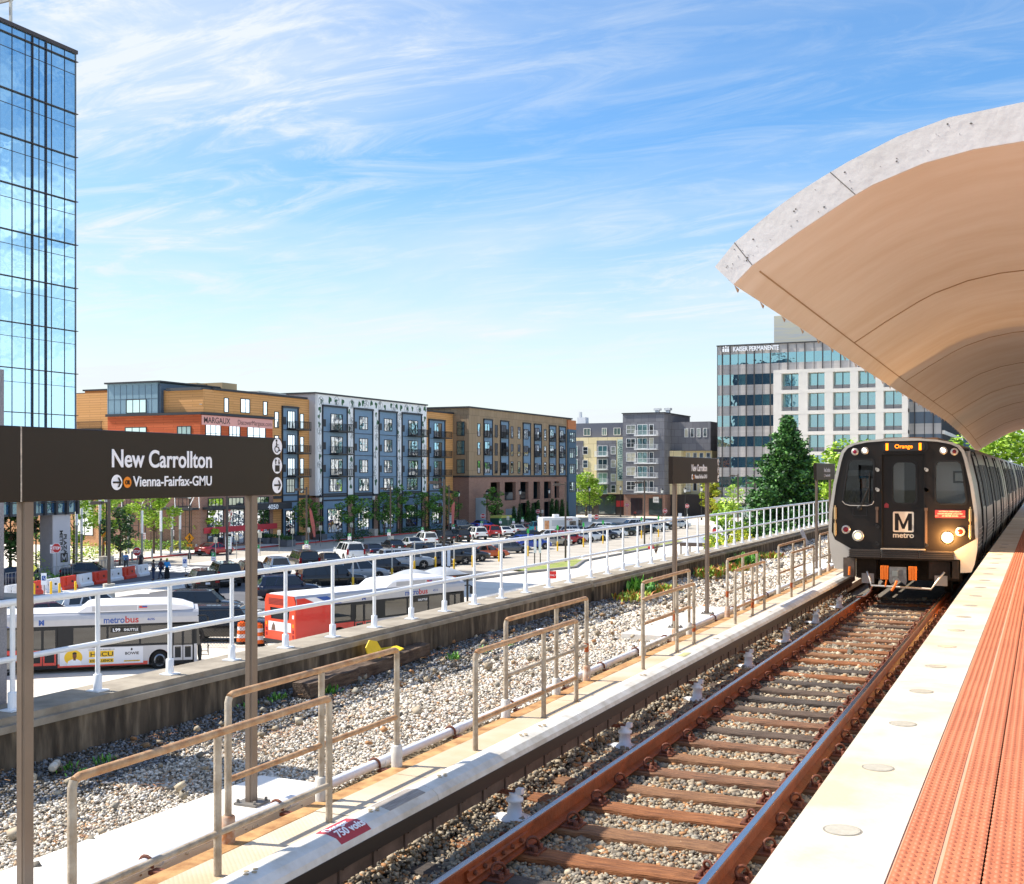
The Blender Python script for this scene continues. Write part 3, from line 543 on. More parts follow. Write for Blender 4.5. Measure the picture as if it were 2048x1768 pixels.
# ---------------- canopy ----------------
def canopy():
    t = thing('platform_canopy', 'huge arched concrete platform canopy with white front edge', 'canopy', (0, 11.6, 4.4))
    inn = [(-2.85, 4.45), (-2.66, 4.63), (-2.41, 4.79), (-2.2, 4.925), (-1.97, 5.06), (-1.73, 5.2), (-1.5, 5.315), (-1.04, 5.47), (-.6, 5.55), (-.18, 5.575), (.4, 5.57), (1.2, 5.45), (2.1, 5.15), (3.0, 4.7), (3.4, 4.45)]
    oun = [(-3.04, 4.64), (-2.84, 4.87), (-2.61, 5.04), (-2.42, 5.18), (-2.21, 5.31), (-1.97, 5.44), (-1.73, 5.56), (-1.27, 5.75), (-.82, 5.87), (-.18, 5.93), (.4, 5.93), (1.3, 5.82), (2.3, 5.5), (3.2, 4.97), (3.6, 4.64)]
    def dz(y): return float(np.interp(y, [11.6, 25, 41, 49, 58], [0, -.14, -.25, -.5, -.92]))
    ys = [11.6, 16, 18.4, 18.43, 25, 25.6, 25.63, 32.2, 32.23, 39, 39.03, 45.6, 45.63, 49, 52.4, 52.43, 58]
    def shell(pts, name, m, off=0):
        mb = MB(); vs = [(p[0], y, p[1]+dz(y)) for y in ys for p in pts]; n = len(pts)
        mb.add(vs, [(i*n+k, i*n+k+1, (i+1)*n+k+1, (i+1)*n+k) for i in range(len(ys)-1) for k in range(n-1)], 0, True); return mb.build(name, m, t, world=True)
    soff = mat('soffit_paint', '#ece4d8', .65, col2='#e0d3c1', vs=1.3, bump=.3, bs=1.5, stretch=(.4, 1.1, .4), det=9)
    shell(inn, 'soffit', soff); shell(oun, 'roof_shell', M_whitew)
    fr = mat('canopy_white', '#e6e3df', .85, col2='#d8d4ce', vs=1.5, bump=.35, bs=9)
    for y, s in ((11.6, -.03), (58, .03)):
        mb = MB(); n = len(inn); vs = [(p[0], y, p[1]+dz(y)) for p in inn]+[(p[0], y, p[1]+dz(y)) for p in oun]; vs += [(v[0], v[1]+s, v[2]) for v in vs]
        mb.add(vs, [(k, k+1, n+k+1, n+k) for k in range(n-1)]+[(2*n+k, 3*n+k, 3*n+k+1, 2*n+k+1) for k in range(n-1)]+[(k, 2*n+k, 2*n+k+1, k+1) for k in range(n-1)]+[(n+k, n+k+1, 3*n+k+1, 3*n+k) for k in range(n-1)]+[(0, n, 3*n, 2*n)]); mb.build('arch_rib', fr, t, world=True)
    mb = MB(); vs = []
    for y in ys: vs += [(inn[0][0], y, inn[0][1]+dz(y)), (oun[0][0], y, oun[0][1]+dz(y))]
    mb.add(vs, [(2*i, 2*i+2, 2*i+3, 2*i+1) for i in range(len(ys)-1)]); mb.build('edge_beam', M_whitew, t, world=True)
    pit = mat('pit_grey', '#6f6a64', .95)
    for i in range(38):
        k = random.choice(range(9)); f_ = random.random(); g = random.uniform(.15, .85); a = Vector(inn[k]).lerp(Vector(inn[k+1]), f_); c = Vector(oun[k]).lerp(Vector(oun[k+1]), f_); p = a.lerp(c, g); r = random.choice((.003, .004, .005, .009)); mb = MB() if i == 0 else mb
        mb.prism([(p[0]+r*math.cos(q)*random.uniform(.7, 1.6), p[1]+r*math.sin(q)) for q in [j*1.05 for j in range(6)]], 'y', 11.567, 11.5712)
    mb.build('pits', pit, t, world=True)
    for k, g in ((1, .0), (5, .3)):
        a = Vector(inn[k]).lerp(Vector(inn[k+1]), g); c = Vector(oun[k]).lerp(Vector(oun[k+1]), g); d = (c-a).normalized(); nn = Vector((-d[1], d[0]))*.004; mb = MB(); mb.prism([tuple(a-nn), tuple(a+nn), tuple(c+nn), tuple(c-nn)], 'y', 11.5665, 11.571); mb.build('crack', pit, t, world=True)
    gr = mat('groove', '#ad9373', .9)
    for y in (18.4, 25.6, 32.2, 39.0, 45.6, 52.4):          # transverse construction joints and the long line beside the edge
        mb = MB(); m_ = [(p[0], p[1]-.012) for p in inn[1:]]; m2 = [(p[0], p[1]+.0) for p in inn[1:]]; mb.prism([(a, c+dz(y)) for a, c in m_+m2[::-1]], 'y', y, y+.035); mb.build('joint', gr, t, world=True)
    mb = MB(); vs = []
    for y in ys:
        z = inn[1][1]+dz(y)-.006; y = max(y, 11.9); vs += [(inn[1][0]-.007, y, z-.007), (inn[1][0]+.007, y, z+.004)]
    mb.add(vs, [(2*i, 2*i+1, 2*i+3, 2*i+2) for i in range(0, len(ys)-1)]); mb.build('joint', gr, t, world=True)
    for i in range(34):
        y = 11.85+i*1.18; z = 4.45+dz(y); mb = MB(); mb.prism([(-2.91, z+.04), (-2.87, z), (-2.88, z-.032)], 'y', y, y+.05); mb.build('drip_bracket', mat('bracket_tan', '#a98a70', .8), t, world=True)
canopy()
# grey post at the left edge of the view
t = thing('grey_column', 'speckled grey column at the extreme left edge behind the railing', 'column', (-9.6, 7.9, -6.5)); gm = mat('speckled_grey', '#8d8c92', .8, var=.18, vs=60, bump=.2)
m = MB(); m.box(-10, -9.2, 7.3, 8.27, -6.5, 1.3); m.build('lower_shaft', gm, t, world=True); m = MB(); m.box(-10, -9.2, 7.3, 8.235, 1.33, 3.56); m.build('upper_shaft', gm, t, world=True); m = MB(); m.box(-10.05, -9.1, 7.2, 8.7, 1.305, 1.327); m.build('shelf', M_dark, t, world=True)
# ---------------- metro train ----------------
def person(loc, rz, lab, top, bottom, hair, skin='#6b4632', pose='stand', cap=None, long_=False, sleeves='long', scale=1.0, phase=1, upper=False):
    p = thing('person', lab, 'person', loc, rz); k = scale; st = .26*phase if pose == 'walk' else .04
    hipL, hipR = Vector((-.095, 0, .93)), Vector((.095, 0, .93)); J = {}
    J['kL'] = Vector((-.1, .1+st*.5, .5)); J['aL'] = Vector((-.1, st, .09)); J['tL'] = Vector((-.11, st+.17, .03))
    J['kR'] = Vector((.1, .06-st*.3, .5)); J['aR'] = Vector((.1, -st*1.1, .09+(.05 if pose == 'walk' else 0))); J['tR'] = Vector((.11, -st*1.1+.17, .03))
    if pose != 'walk': J['kL'].y = J['kR'].y = .02; J['aL'].y = J['aR'].y = 0; J['tL'].y = J['tR'].y = .17
    sw = .2*phase if pose == 'walk' else 0
    shL, shR = Vector((-.19, 0, 1.42)), Vector((.19, 0, 1.42)); eL, eR = Vector((-.27, -sw*.5-.02, 1.14)), Vector((.27, sw*.5-.02, 1.14)); wL, wR = Vector((-.27, -sw+.1, .9)), Vector((.27, sw+.1, .9))
    if pose == 'phone': eL = Vector((-.27, .12, 1.18)); wL = Vector((-.17, .2, 1.42))
    if pose == 'seated': eL, eR = Vector((-.27, .1, 1.16)), Vector((.27, .1, 1.16)); wL, wR = Vector((-.2, .36, 1.1)), Vector((.2, .36, 1.1))
    def skin_mesh(chains, name, m, sub=1, parent=p):
        vs, es, rs, idx = [], [], [], {}
        def V(q, r):
            key = tuple(round(c, 4) for c in q)
            if key not in idx: idx[key] = len(vs); vs.append(Vector(q)*k); rs.append(r*k)
            return idx[key]
        for ch in chains:
            for (a, ra), (c, rc) in zip(ch, ch[1:]): es.append((V(a, ra), V(c, rc)))
        me = bpy.data.meshes.new(name); me.from_pydata(vs, es, []); o = bpy.data.objects.new(name, me); C.objects.link(o)
        sm = o.modifiers.new('s', 'SKIN'); sm.use_smooth_shade = True
        for i, r in enumerate(rs): me.skin_vertices[0].data[i].radius = (r, r)
        me.skin_vertices[0].data[0].use_root = True
        if sub: su = o.modifiers.new('u', 'SUBSURF'); su.levels = su.render_levels = sub
        bpy.context.view_layer.update(); dg = bpy.context.evaluated_depsgraph_get(); m2 = bpy.data.meshes.new_from_object(o.evaluated_get(dg)); o.modifiers.clear(); o.data = m2; bpy.data.meshes.remove(me); m2.materials.clear(); m2.materials.append(m); m2.polygons.foreach_set('use_smooth', [True]*len(m2.polygons)); o.parent = parent; return o
    pel = Vector((0, 0, .97)); ch_ = Vector((0, 0, 1.3)); nk = Vector((0, 0, 1.47)); nk2 = Vector((0, .01, 1.54)); hd = Vector((0, .02, 1.63)); hd2 = Vector((0, .015, 1.71))
    chains = [[(pel, .12), (ch_, .125), (nk, .06), (nk2, .052), (hd, .082), (hd2, .075)], [(ch_, .125), (shL, .06), (eL, .042), (wL, .028)], [(ch_, .125), (shR, .06), (eR, .042), (wR, .028)]]
    if not upper: chains += [[(pel, .12), (hipL, .085), (J['kL'], .058), (J['aL'], .04), (J['tL'], .03)], [(pel, .12), (hipR, .085), (J['kR'], .058), (J['aR'], .04), (J['tR'], .03)]]
    for w_, e_, s_ in ((wL, eL, -1), (wR, eR, 1)):
        d = (w_-e_).normalized(); pm = w_+d*.07; chains[1 if s_ < 0 else 2].append((pm, .026)); sd = Vector((0, 1, 0)) if abs(d.y) < .8 else Vector((0, 0, 1))
        for f_ in range(4): b0 = pm+sd*(.027-.018*f_); l = (.075, .085, .08, .062)[f_]; chains.append([(pm, .026), (b0+d*.02, .009), (b0+d*l*.6-Vector((s_*.01, 0, 0)), .009), (b0+d*l-Vector((s_*.026, 0, 0)), .007)])
        tb = w_+d*.03+sd*.03; chains.append([(pm, .026), (tb, .011), (tb+d*.04+sd*.018, .009)])
    sk = mat('skin'+skin, skin, .6); skin_mesh(chains, 'body', sk)
    e2L = eL.lerp(wL, .85) if sleeves == 'long' else shL.lerp(eL, .75); e2R = eR.lerp(wR, .85) if sleeves == 'long' else shR.lerp(eR, .75)
    tc_ = [[(Vector((0, 0, .9)), .15), (Vector((0, 0, 1.1)), .145), (ch_, .155), (Vector((0, 0, 1.45)), .075)], [(ch_, .155), (shL, .078), (eL if sleeves == 'long' else e2L, .058), (e2L, .045)], [(ch_, .155), (shR, .078), (eR if sleeves == 'long' else e2R, .058), (e2R, .045)]]
    if sleeves != 'long': tc_[1].pop(); tc_[2].pop()
    skin_mesh(tc_, 'shirt', mat('cloth'+top, top, .85, var=.12, vs=20))
    if not upper:
        if long_: m = MB(); m.lathe([(.24, .07), (.23, .4), (.19, .75), (.165, .98), (.16, 1.02)], n=16); m.build('skirt', mat('cloth'+bottom, bottom, .9, var=.2, vs=12), p)
        else: skin_mesh([[(pel, .148), (hipL, .105), (J['kL'], .075), (J['aL']+Vector((0, 0, .03)), .062)], [(pel, .148), (hipR, .105), (J['kR'], .075), (J['aR']+Vector((0, 0, .03)), .062)]], 'trousers', mat('cloth'+bottom, bottom, .9, var=.15, vs=18))
        for q in 'LR': a, t_ = J['a'+q], J['t'+q]; skin_mesh([[(a+Vector((0, -.03, -.035)), .048), (a.lerp(t_, .5), .045), (t_+Vector((0, .03, .0)), .036)]], 'shoe', mat('shoe', '#2b2a2c', .6))
    m = MB(); m.lathe([(.03, -.12), (.075, -.08), (.095, -.02), (.094, .03), (.07, .08), (.02, .1)], n=14); h = m.build('cap' if cap else 'hair', mat('hair'+(cap or hair), cap or hair, .9), p, loc=(0, -.012*k, 1.7*k)); h.scale = (k, k, k*(.75 if cap else .9))
    if cap: m = MB(); m.prism([(-.07, .05), (.07, .05), (.06, .17), (0, .19), (-.06, .17)], 'z', 0, .015); b = m.build('brim', mat('hair'+cap, cap), h)
    m = MB()
    for s_ in (-1, 1): m.lathe([(.012, -.004), (.012, .008)], (s_*.032, .098, 1.655), 8, axis='y'); m.lathe([(.01, -.03), (.022, -.01), (.01, .02)], (s_*.088, .01, 1.64), 8)
    m.build('face_features', mat('dark_eye', '#20120c', .5), p); m = MB(); m.prism([(-.014, 1.61), (.014, 1.61), (0, 1.655)], 'y', .09, .122); m.build('nose', sk, p); m = MB(); m.box(-.026, .026, .09, .101, 1.583, 1.592); m.build('mouth', mat('lip', '#7a3c34', .5), p)
    return p
TX, TYF = -2.66, 24.4
tr_ = thing('metro_train', 'metro train with black front face and lit headlight arriving beside the platform', 'train', (TX, TYF, 0))
half = [(1.30, .62), (1.36, .78), (1.405, 1.05), (1.425, 1.4), (1.41, 1.8), (1.33, 2.35), (1.22, 2.84), (1.17, 3.0), (1.09, 3.1), (.95, 3.165), (.7, 3.215), (.35, 3.25)]
OFF = .05
right = [(OFF+u, z) for u, z in half]; left = [(OFF-u, z) for u, z in half]
outl = right+[(OFF, 3.265)]+left[::-1]                       # closed over the top, bottom opened by the skirts
M_silver = mat('train_silver', '#c8c2b8', .38, metal=.55, var=.06, vs=2)
M_stain = mat('brushed_stainless', '#857669', .34, metal=.8, var=.12, vs=5, stretch=(1, .2, 8))
M_mask = mat('train_black', '#1b1511', .42, var=.25, vs=2.2, spec=.35, bump=.05, bs=6)
M_rub = mat('rubber_black', '#0c0b0b', .6)
M_tglass = glass_mat('train_glass', (.9, .92, .92), base=-.015)
NC, CL, GAP = 5, 17.9, .45
P_ = lambda l: [(x+TX, z) for x, z in l]
for c in range(NC):
    y0 = TYF+.05+c*(CL+GAP); y1 = y0+CL
    mb = MB(); o = P_(outl); n = len(o); sec = [(p[0], y, p[1]) for y in (y0, y0+.06, y1-.1, y1) for p in o]
    mb.add(sec, [(i*n+k, i*n+k+1, (i+1)*n+k+1, (i+1)*n+k) for i in range(3) for k in range(n-1)], 0, True)
    mb.build('car_body', [M_stain], tr_, world=True)
    mb = MB(); mb.box(TX-1.25, TX+1.3, y0+.6, y1-.2, .9, .98); mb.box(TX-1.0, TX+1.05, y0+2.2, y1-1.2, .35, .9)
    if c: mb.prism([(p[0], p[1]) for p in P_([(OFF+u*.97, z) for u, z in half]+[(OFF-u*.97, z) for u, z in half[::-1]])], 'y', y0+.08, y0+.1)
    mb.build('underframe', mat('under_black', '#15130f', .8), tr_, world=True)
    for yw in (y0+2.2, y1-3.5):
        for a in (0, 2.1):
            mb = MB(); mb.lathe([(.36, -.07), (.36, .07)], (TX+.78, yw+a, .355), 20, axis='x'); mb.lathe([(.36, -.07), (.36, .07)], (TX-.78, yw+a, .355), 20, axis='x'); mb.rod((TX-.8, yw+a, .36), (TX+.8, yw+a, .36), .07); mb.build('wheelset', mat('wheel_steel', '#4a3c34', .5, metal=.5), tr_, world=True)
    def side(u, off): # point on the platform-side skin at height given by profile index
        return None
    def skin_x(z): return TX+OFF+float(np.interp(z, [p[1] for p in half], [p[0] for p in half]))
    def strip(mb, ya, yb, za, zb, d, mi=0):
        zs = [za]+[p[1] for p in half if za < p[1] < zb]+[zb]; vs = [(skin_x(z)+d, y, z) for y in (ya, yb) for z in zs]; m_ = len(zs); mb.add(vs, [(k, m_+k, m_+k+1, k+1) for k in range(m_-1)], mi)
        vs2 = [(skin_x(z)-.02, y, z) for y in (ya, yb) for z in zs]; a = len(mb.v); mb.add(vs+vs2, [(k, k+1, 2*m_+k+1, 2*m_+k) for k in range(m_-1)]+[(m_+k, 3*m_+k, 3*m_+k+1, m_+k+1) for k in range(m_-1)], mi)
    for d_ in range(3):
        yd = y0+2.5+d_*5.6
        mb = MB(); strip(mb, yd-.72, yd+.72, 1.03, 2.96, .004); dr = mb.build('door', M_rub, tr_, world=True)
        for s_ in (0, 1):
            a = yd-.66+s_*.67; mb = MB(); strip(mb, a, a+.64, 1.05, 2.93, .014); lf = mb.build('door_leaf', M_stain, dr, world=True)
            mb = MB(); strip(mb, a+.15, a+.48, 1.85, 2.72, .02); mb.build('door_window', M_rub, dr, world=True)
        [(lambda q: (strip(q, a_, b_, .75, 3.02, .03), q.build('door_post', M_rub, tr_, world=True)))(MB()) for a_, b_ in ((yd-.9, yd-.72), (yd+.72, yd+.86))]
    for wy in (y0+.75, y0+3.5, y0+5.6, y0+9.1, y0+11.2, y0+14.7):
        wl_ = 1.7 if wy > y0+1 else .6
        if wy > y0+1:
            mb = MB(); strip(mb, wy, wy+wl_, 1.8, 2.75, .01); mb.build('side_window', M_rub, tr_, world=True)
    mb = MB()
    for z in (1.08, 1.17, 1.26, 1.35, 1.44): strip(mb, y0+.5, y1-.3, z, z+.022, .012)
    mb.build('side_ribs', mat('rib_bright', '#d8cfc4', .3, metal=.7), tr_, world=True)
    mb = MB(); mb.box(TX-.5, TX+.6, y0+1.6, y1-1.5, 3.22, 3.31); mb.box(TX-.3, TX+.4, y0+.4, y0+1.3, 3.22, 3.285); mb.build('roof_unit', mat('roof_grime', '#8c6a4e', .8, var=.3), tr_, world=True)
# --- front end ---
yf = TYF
rim_in = [(OFF+(u-OFF*0)*.955, (z-1.9)*.965+1.9) for u, z in half]
inner = [(OFF-.98, 1.02), (OFF-1.3, 1.2)]+[(OFF-u*.958, z-.035) for u, z in half[3:]]+[(OFF, 3.2)]+[(OFF+u*.958, z-.035) for u, z in half[3:][::-1]]+[(OFF+1.38, 1.27), (OFF+.98, 1.02)]
outer = [(OFF-1.06, .86), (OFF-1.06, .61), (OFF-1.27, .6)]+[(OFF-u, z) for u, z in half]+[(OFF, 3.265)]+[(OFF+u, z) for u, z in half[::-1]]+[(OFF+1.1, .6), (OFF+1.1, .86)]
mb = MB(); mb.plate(P_(outer), [P_(inner)], 'y', yf-.0, yf+.06); mb.build('front_surround', M_silver, tr_, world=True, bevel=.012)
def rr_(u0, u1, z0, z1, r, dx=0, n=4):                                  # rounded rectangle, optionally slanted
    pts = []
    for cx_, cz, a0 in ((u1-r, z1-r, 0), (u0+r, z1-r, 90), (u0+r, z0+r, 180), (u1-r, z0+r, 270)):
        for i in range(n+1): a = R(a0+90*i/n); pts.append((cx_+r*math.cos(a), cz+r*math.sin(a)))
    return [(u+dx*(z1-z)/(z1-z0), z) for u, z in pts]
lw = rr_(-.96, -.5, 1.96, 2.82, .09, 0); lw = [(u-(2.82-z)/.86*.13*(1 if u < -.7 else 0), z) for u, z in lw]
rw = rr_(.70, 1.15, 1.96, 2.78, .09, 0); rw = [(u+(2.78-z)/.82*.11*(1 if u > .92 else 0), z) for u, z in rw]
dw = rr_(-.12, .31, 1.96, 2.77, .1); dop = [(-.335, 1.06), (.485, 1.06), (.485, 2.94), (-.335, 2.94)]
mask = [(u, z) for u, z in inner]; mb = MB(); mb.plate(P_(mask), [P_(lw), P_(rw), P_(dop)], 'y', yf+.012, yf+.05); mb.build('front_mask', M_mask, tr_, world=True)
mb = MB(); mb.plate(P_([(-.33, 1.06), (.48, 1.06), (.48, 2.94), (-.33, 2.94)]), [P_(dw)], 'y', yf+.10, yf+.14); fd = mb.build('front_door', M_mask, tr_, world=True)
mb = MB(); mb.plate(P_(dop), [P_([(u*.985+.001, z*.992+.015) for u, z in dop])], 'y', yf+.0, yf+.14); mb.build('door_reveal', M_rub, tr_, world=True)
def grow(l, k): cx_ = sum(u for u, z in l)/len(l); cz = sum(z for u, z in l)/len(l); return [(u+k*(1 if u > cx_ else -1), z+k*(1 if z > cz else -1)) for u, z in l]
for l, nm, yy_ in ((lw, 'windscreen', yf), (rw, 'windscreen', yf), (dw, 'door_window', yf+.09)):
    mb = MB(); mb.plate(P_(grow(l, .035)), [P_(l)], 'y', yy_-.012, yy_+.03); fr_ = mb.build(nm, M_rub, tr_, world=True); mb = MB(); mb.prism(P_(l), 'y', yy_+.022, yy_+.028); mb.build('pane', M_tglass, fr_, world=True)
mb = MB(); mb.tube([(TX+u, yf-.016, z) for u, z in ((-1.1, 1.99), (-1.05, 1.93), (-.95, 1.9), (-.6, 1.9), (-.51, 1.93), (-.48, 1.99))], .009, 6); mb.build('window_trim', M_silver, tr_, world=True)
# interior seen through the windows
mb = MB(); mb.box(TX-1.28, TX-.42, yf+1.15, yf+1.18, 1.0, 3.1); mb.box(TX-.42, TX-.4, yf+.16, yf+1.18, 1.0, 3.1); mb.box(TX-1.3, TX+1.3, yf+.12, yf+2.2, 3.0, 3.05); mb.box(TX-1.3, TX+1.3, yf+.1, yf+2.2, .98, 1.0); mb.build('cab_interior', mat('cab_dark', '#2c3236', .8), tr_, world=True)
mb = MB(); mb.box(TX+.58, TX+.6, yf+.16, yf+1.2, 1.0, 3.0); mb.box(TX+.6, TX+1.3, yf+.55, yf+.58, 1.0, 3.0); mb.box(TX-.4, TX+.03, yf+.7, yf+.73, 1.0, 3.0); mb.build('partition', mat('cab_grey', '#c9cdce', .6), tr_, world=True)
mb = MB(); mb.box(TX+.98, TX+1.25, yf+.53, yf+.548, 2.36, 2.6); mb.build('notice_frame', M_rub, tr_, world=True); mb = MB(); mb.box(TX+1.02, TX+1.24, yf+.52, yf+.529, 2.4, 2.56); mb.build('notice', mat('notice_grey', '#c9cdc8', .6), tr_, world=True)
mb = MB(); mb.box(TX-1.25, TX-.45, yf+.1, yf+.5, 1.02, 1.93); mb.box(TX-1.2, TX-.5, yf+.3, yf+.36, 2.5, 2.62); mb.build('console', mat('console', '#3c4448', .5), tr_, world=True)
person((TX-.78, yf+.72, .78), R(180), 'train operator in blue cap behind the left window of the train', '#1e2a40', '#1b1b22', '#2a1c14', '#7a4e36', pose='seated', cap='#2f7fb5', upper=True)
for u, z, r, cl, es in ((-.85, 2.99, .045, '#8a1030', 0), (-.655, 3.01, .045, '#fff4e0', 1.2), (.84, 3.0, .045, '#fff8ec', 1.6), (1.04, 2.98, .045, '#7a1020', 0), (-1.03, 1.41, .062, '#8a1020', 0), (1.15, 1.41, .062, '#b02014', .0)):
    mb = MB(); mb.lathe([(r+.028, .01), (r+.028, -.012), (r+.012, -.022), (r, -.022)], (TX+u, yf, z), 20, axis='y'); q = mb.build('lamp_ring', M_silver, tr_, world=True)
    mb = MB(); mb.lathe([(r, -.01), (r, -.02), (r*.5, -.028), (.002, -.03)], (TX+u, yf, z), 18, axis='y'); mb.build('lamp', mat('lamp%s%.1f' % (cl, es), cl, .15, emit=cl if es else None, es=es), q, world=True)
for u, z, es in ((-.79, 1.285, 5), (.915, 1.29, 30)):
    mb = MB(); mb.lathe([(.115, .01), (.115, -.02), (.1, -.03), (.09, -.03)], (TX+u, yf, z), 22, axis='y'); q = mb.build('headlight', M_silver, tr_, world=True)
    mb = MB(); mb.lathe([(.088, -.012), (.088, -.024), (.05, -.034), (.002, -.037)], (TX+u, yf, z), 20, axis='y'); mb.build('headlight_lens', mat('headlight%d' % es, '#fff0c8', .1, emit='#ffcf70' if es < 10 else '#ffdf9a', es=es*.5), q, world=True)
sp = bpy.data.lights.new('headlamp_light', 'POINT'); sp.energy = 60; sp.color = (1, .5, .14); sp.shadow_soft_size = .09; so2 = bpy.data.objects.new('headlamp_light', sp); C.objects.link(so2); so2.parent = tr_; so2.location = (.915, -.16, 1.29)
mb = MB(); mb.prism(P_(rr_(-.37, .56, 2.985, 3.185, .1)), 'y', yf-.02, yf+.02); ds = mb.build('destination_sign', M_rub, tr_, world=True)
mb = MB(); mb.prism(P_(rr_(-.3, .49, 3.005, 3.165, .07)), 'y', yf-.026, yf-.019); mb.build('sign_glass', mat('sign_glass', '#2b2b2c', .3), ds, world=True)
mo = mat('led_orange', '#ff8a00', .5, emit='#ff7a08', es=1.6)
mb = MB(); mb.box(TX-.25, TX-.2, yf-.03, yf-.027, 3.015, 3.155); mb.box(TX+.38, TX+.43, yf-.03, yf-.027, 3.015, 3.155); mb.build('led_bar', mo, ds, world=True)
text('Orange', .11, mo, (TX-.08, yf-.029, 3.055), (1, 0, 0), (0, 0, 1), tr_, width=.34, bold=.001)
lg = mat('logo_cream', '#d8cdbb', .5)
mb = MB(); mb.plate(P_(rr_(-.125, .275, 1.375, 1.785, .03)), [P_([(-.09, 1.405), (-.09, 1.75), (-.02, 1.75), (.075, 1.53), (.17, 1.75), (.24, 1.75), (.24, 1.405), (.165, 1.405), (.165, 1.62), (.1, 1.44), (.05, 1.44), (-.015, 1.62), (-.015, 1.405)])], 'y', yf+.092, yf+.1); mb.build('emblem', lg, fd, world=True)
text('metro', .15, lg, (TX-.13, yf+.095, 1.265), (1, 0, 0), (0, 0, 1), tr_, width=.4, bold=.003)
mb = MB(); mb.prism(P_(rr_(.68, 1.24, 1.675, 1.83, .01)), 'y', yf+.004, yf+.011); es_ = mb.build('emergency_placard', mat('placard_red', '#93303a', .5), tr_, world=True)
for i, s_ in enumerate(('EXTERIOR EMERGENCY', 'DOOR RELEASE LOCATED', 'AT CENTER DOORS')): text(s_, .035, lg, (TX+.96, yf+.002, 1.79-i*.044), (1, 0, 0), (0, 0, 1), tr_, align='CENTER', width=(.42, .46, .3)[i], bold=.001)
mb = MB()
for s_, x_a in ((-1, .72), (1, 1.2)): mb.prism(P_([(x_a-.03, 1.709), (x_a+.03, 1.709), (x_a+.03, 1.714), (x_a-.03, 1.714)]), 'y', yf+.0, yf+.003); mb.prism(P_([(x_a+s_*.04, 1.7115), (x_a+s_*.018, 1.722), (x_a+s_*.018, 1.701)]), 'y', yf+.0, yf+.003)
mb.build('placard_arrow', lg, es_, world=True)
mb = MB(); mb.prism(P_([(-.29, 1.86), (-.21, 1.86), (-.21, 1.93), (-.25, 1.96), (-.29, 1.93)]), 'y', yf+.09, yf+.1); mb.build('small_placard', MC['placard_red'], fd, world=True)
# handles, hinges, wiper, buffers
for u, za, zb_ in ((-.42, 1.56, 1.85), (.515, 1.1, 1.84)): mb = MB(); mb.box(TX+u-.02, TX+u+.02, yf-.035, yf+.0, za, zb_); mb.box(TX+u-.028, TX+u+.028, yf-.05, yf+.01, zb_-.03, zb_+.03); mb.build('door_bar', mat('bar_brown', '#6b5648', .5, metal=.4), tr_, world=True)
for u in (-1.235, 1.335):
    for za in (1.3, 1.62): mb = MB(); mb.rod((TX+u, yf-.05, za), (TX+u, yf-.05, za+.24), .027, 10); mb.rod((TX+u, yf-.05, za-.03), (TX+u, yf-.05, za+.28), .012); mb.box(TX+u-.012, TX+u+.012, yf-.05, yf+.02, za+.1, za+.13); mb.build('grab_handle', mat('handle_bronze', '#b09a72', .4, metal=.3), tr_, world=True)
for u in (-.4, .53):
    for z in (2.62, 2.22, 1.48 if u < 0 else 2.22, 1.13): mb = MB(); mb.lathe([(.025, .0), (.025, -.05), (.035, -.055), (.035, -.07)], (TX+u, yf+.01, z), 10, axis='y'); mb.box(TX+u-.045, TX+u-.01, yf-.06, yf, z+.0, z+.045); mb.build('hinge', M_silver if z > 2 else M_dark, tr_, world=True)
mb = MB()
for a in (0, .03): mb.rod((TX-.76+a, yf-.05, 1.86), (TX-.58+a*.3, yf-.03, 2.28), .007, 6)
mb.rod((TX-.575, yf-.03, 2.0), (TX-.56, yf-.03, 2.58), .01, 6); mb.lathe([(.05, .02), (.05, -.05), (.03, -.06)], (TX-.76, yf, 1.85), 10, axis='y'); mb.build('wiper', M_rub, tr_, world=True)
mb = MB(); mb.plate(P_([(-.9, 1.69), (-.62, 1.69), (-.62, 1.86), (-.9, 1.86)]), [P_([(-.89, 1.7), (-.63, 1.7), (-.63, 1.85), (-.89, 1.85)])], 'y', yf+.004, yf+.013); mb.build('access_hatch', M_dark, tr_, world=True)
M_anti = mat('anticlimber', '#4a423c', .4, metal=.5, var=.15)
for a, c in ((-.96, -.345), (-.325, .375), (.385, 1.04)):
    mb = MB()
    for i in range(4): mb.box(TX+a, TX+c, yf-.1, yf+.05, .865+i*.04, .888+i*.04)
    mb.box(TX+a+.01, TX+c-.01, yf-.06, yf+.05, .86, 1.02); mb.build('anticlimber', M_anti, tr_, world=True)
mb = MB(); mb.box(TX-.34, TX+.5, yf-.12, yf+.1, 1.03, 1.05); mb.build('front_step', mat('step_worn', '#b7a590', .5, metal=.4), tr_, world=True)
mb = MB(); mb.box(TX-1.05, TX+1.12, yf+.03, yf+.5, .82, .86); mb.box(TX-1.0, TX+1.1, yf+1.5, yf+1.55, .3, .82); mb.box(TX+.55, TX+.95, yf+.2, yf+.7, .45, .8); mb.box(TX+1.0, TX+1.12, yf+.0, yf+.5, .48, .84); mb.box(TX-.9, TX-.5, yf+.5, yf+1, .4, .8); mb.build('underside_gear', mat('gear_brown', '#33281f', .8, var=.3, vs=8), tr_, world=True)
mb = MB(); mb.box(TX-1.08, TX-.86, yf-.02, yf+.2, .45, .84); mb.build('junction_box', mat('jbox', '#54493f', .7, var=.3, vs=10), tr_, world=True); mb = MB(); mb.rod((TX-.96, yf-.05, .49), (TX-.95, yf-.05, .66), .022, 8); mb.build('orange_tag', mat('tag_orange', '#ef7a1c', .5), tr_, world=True)
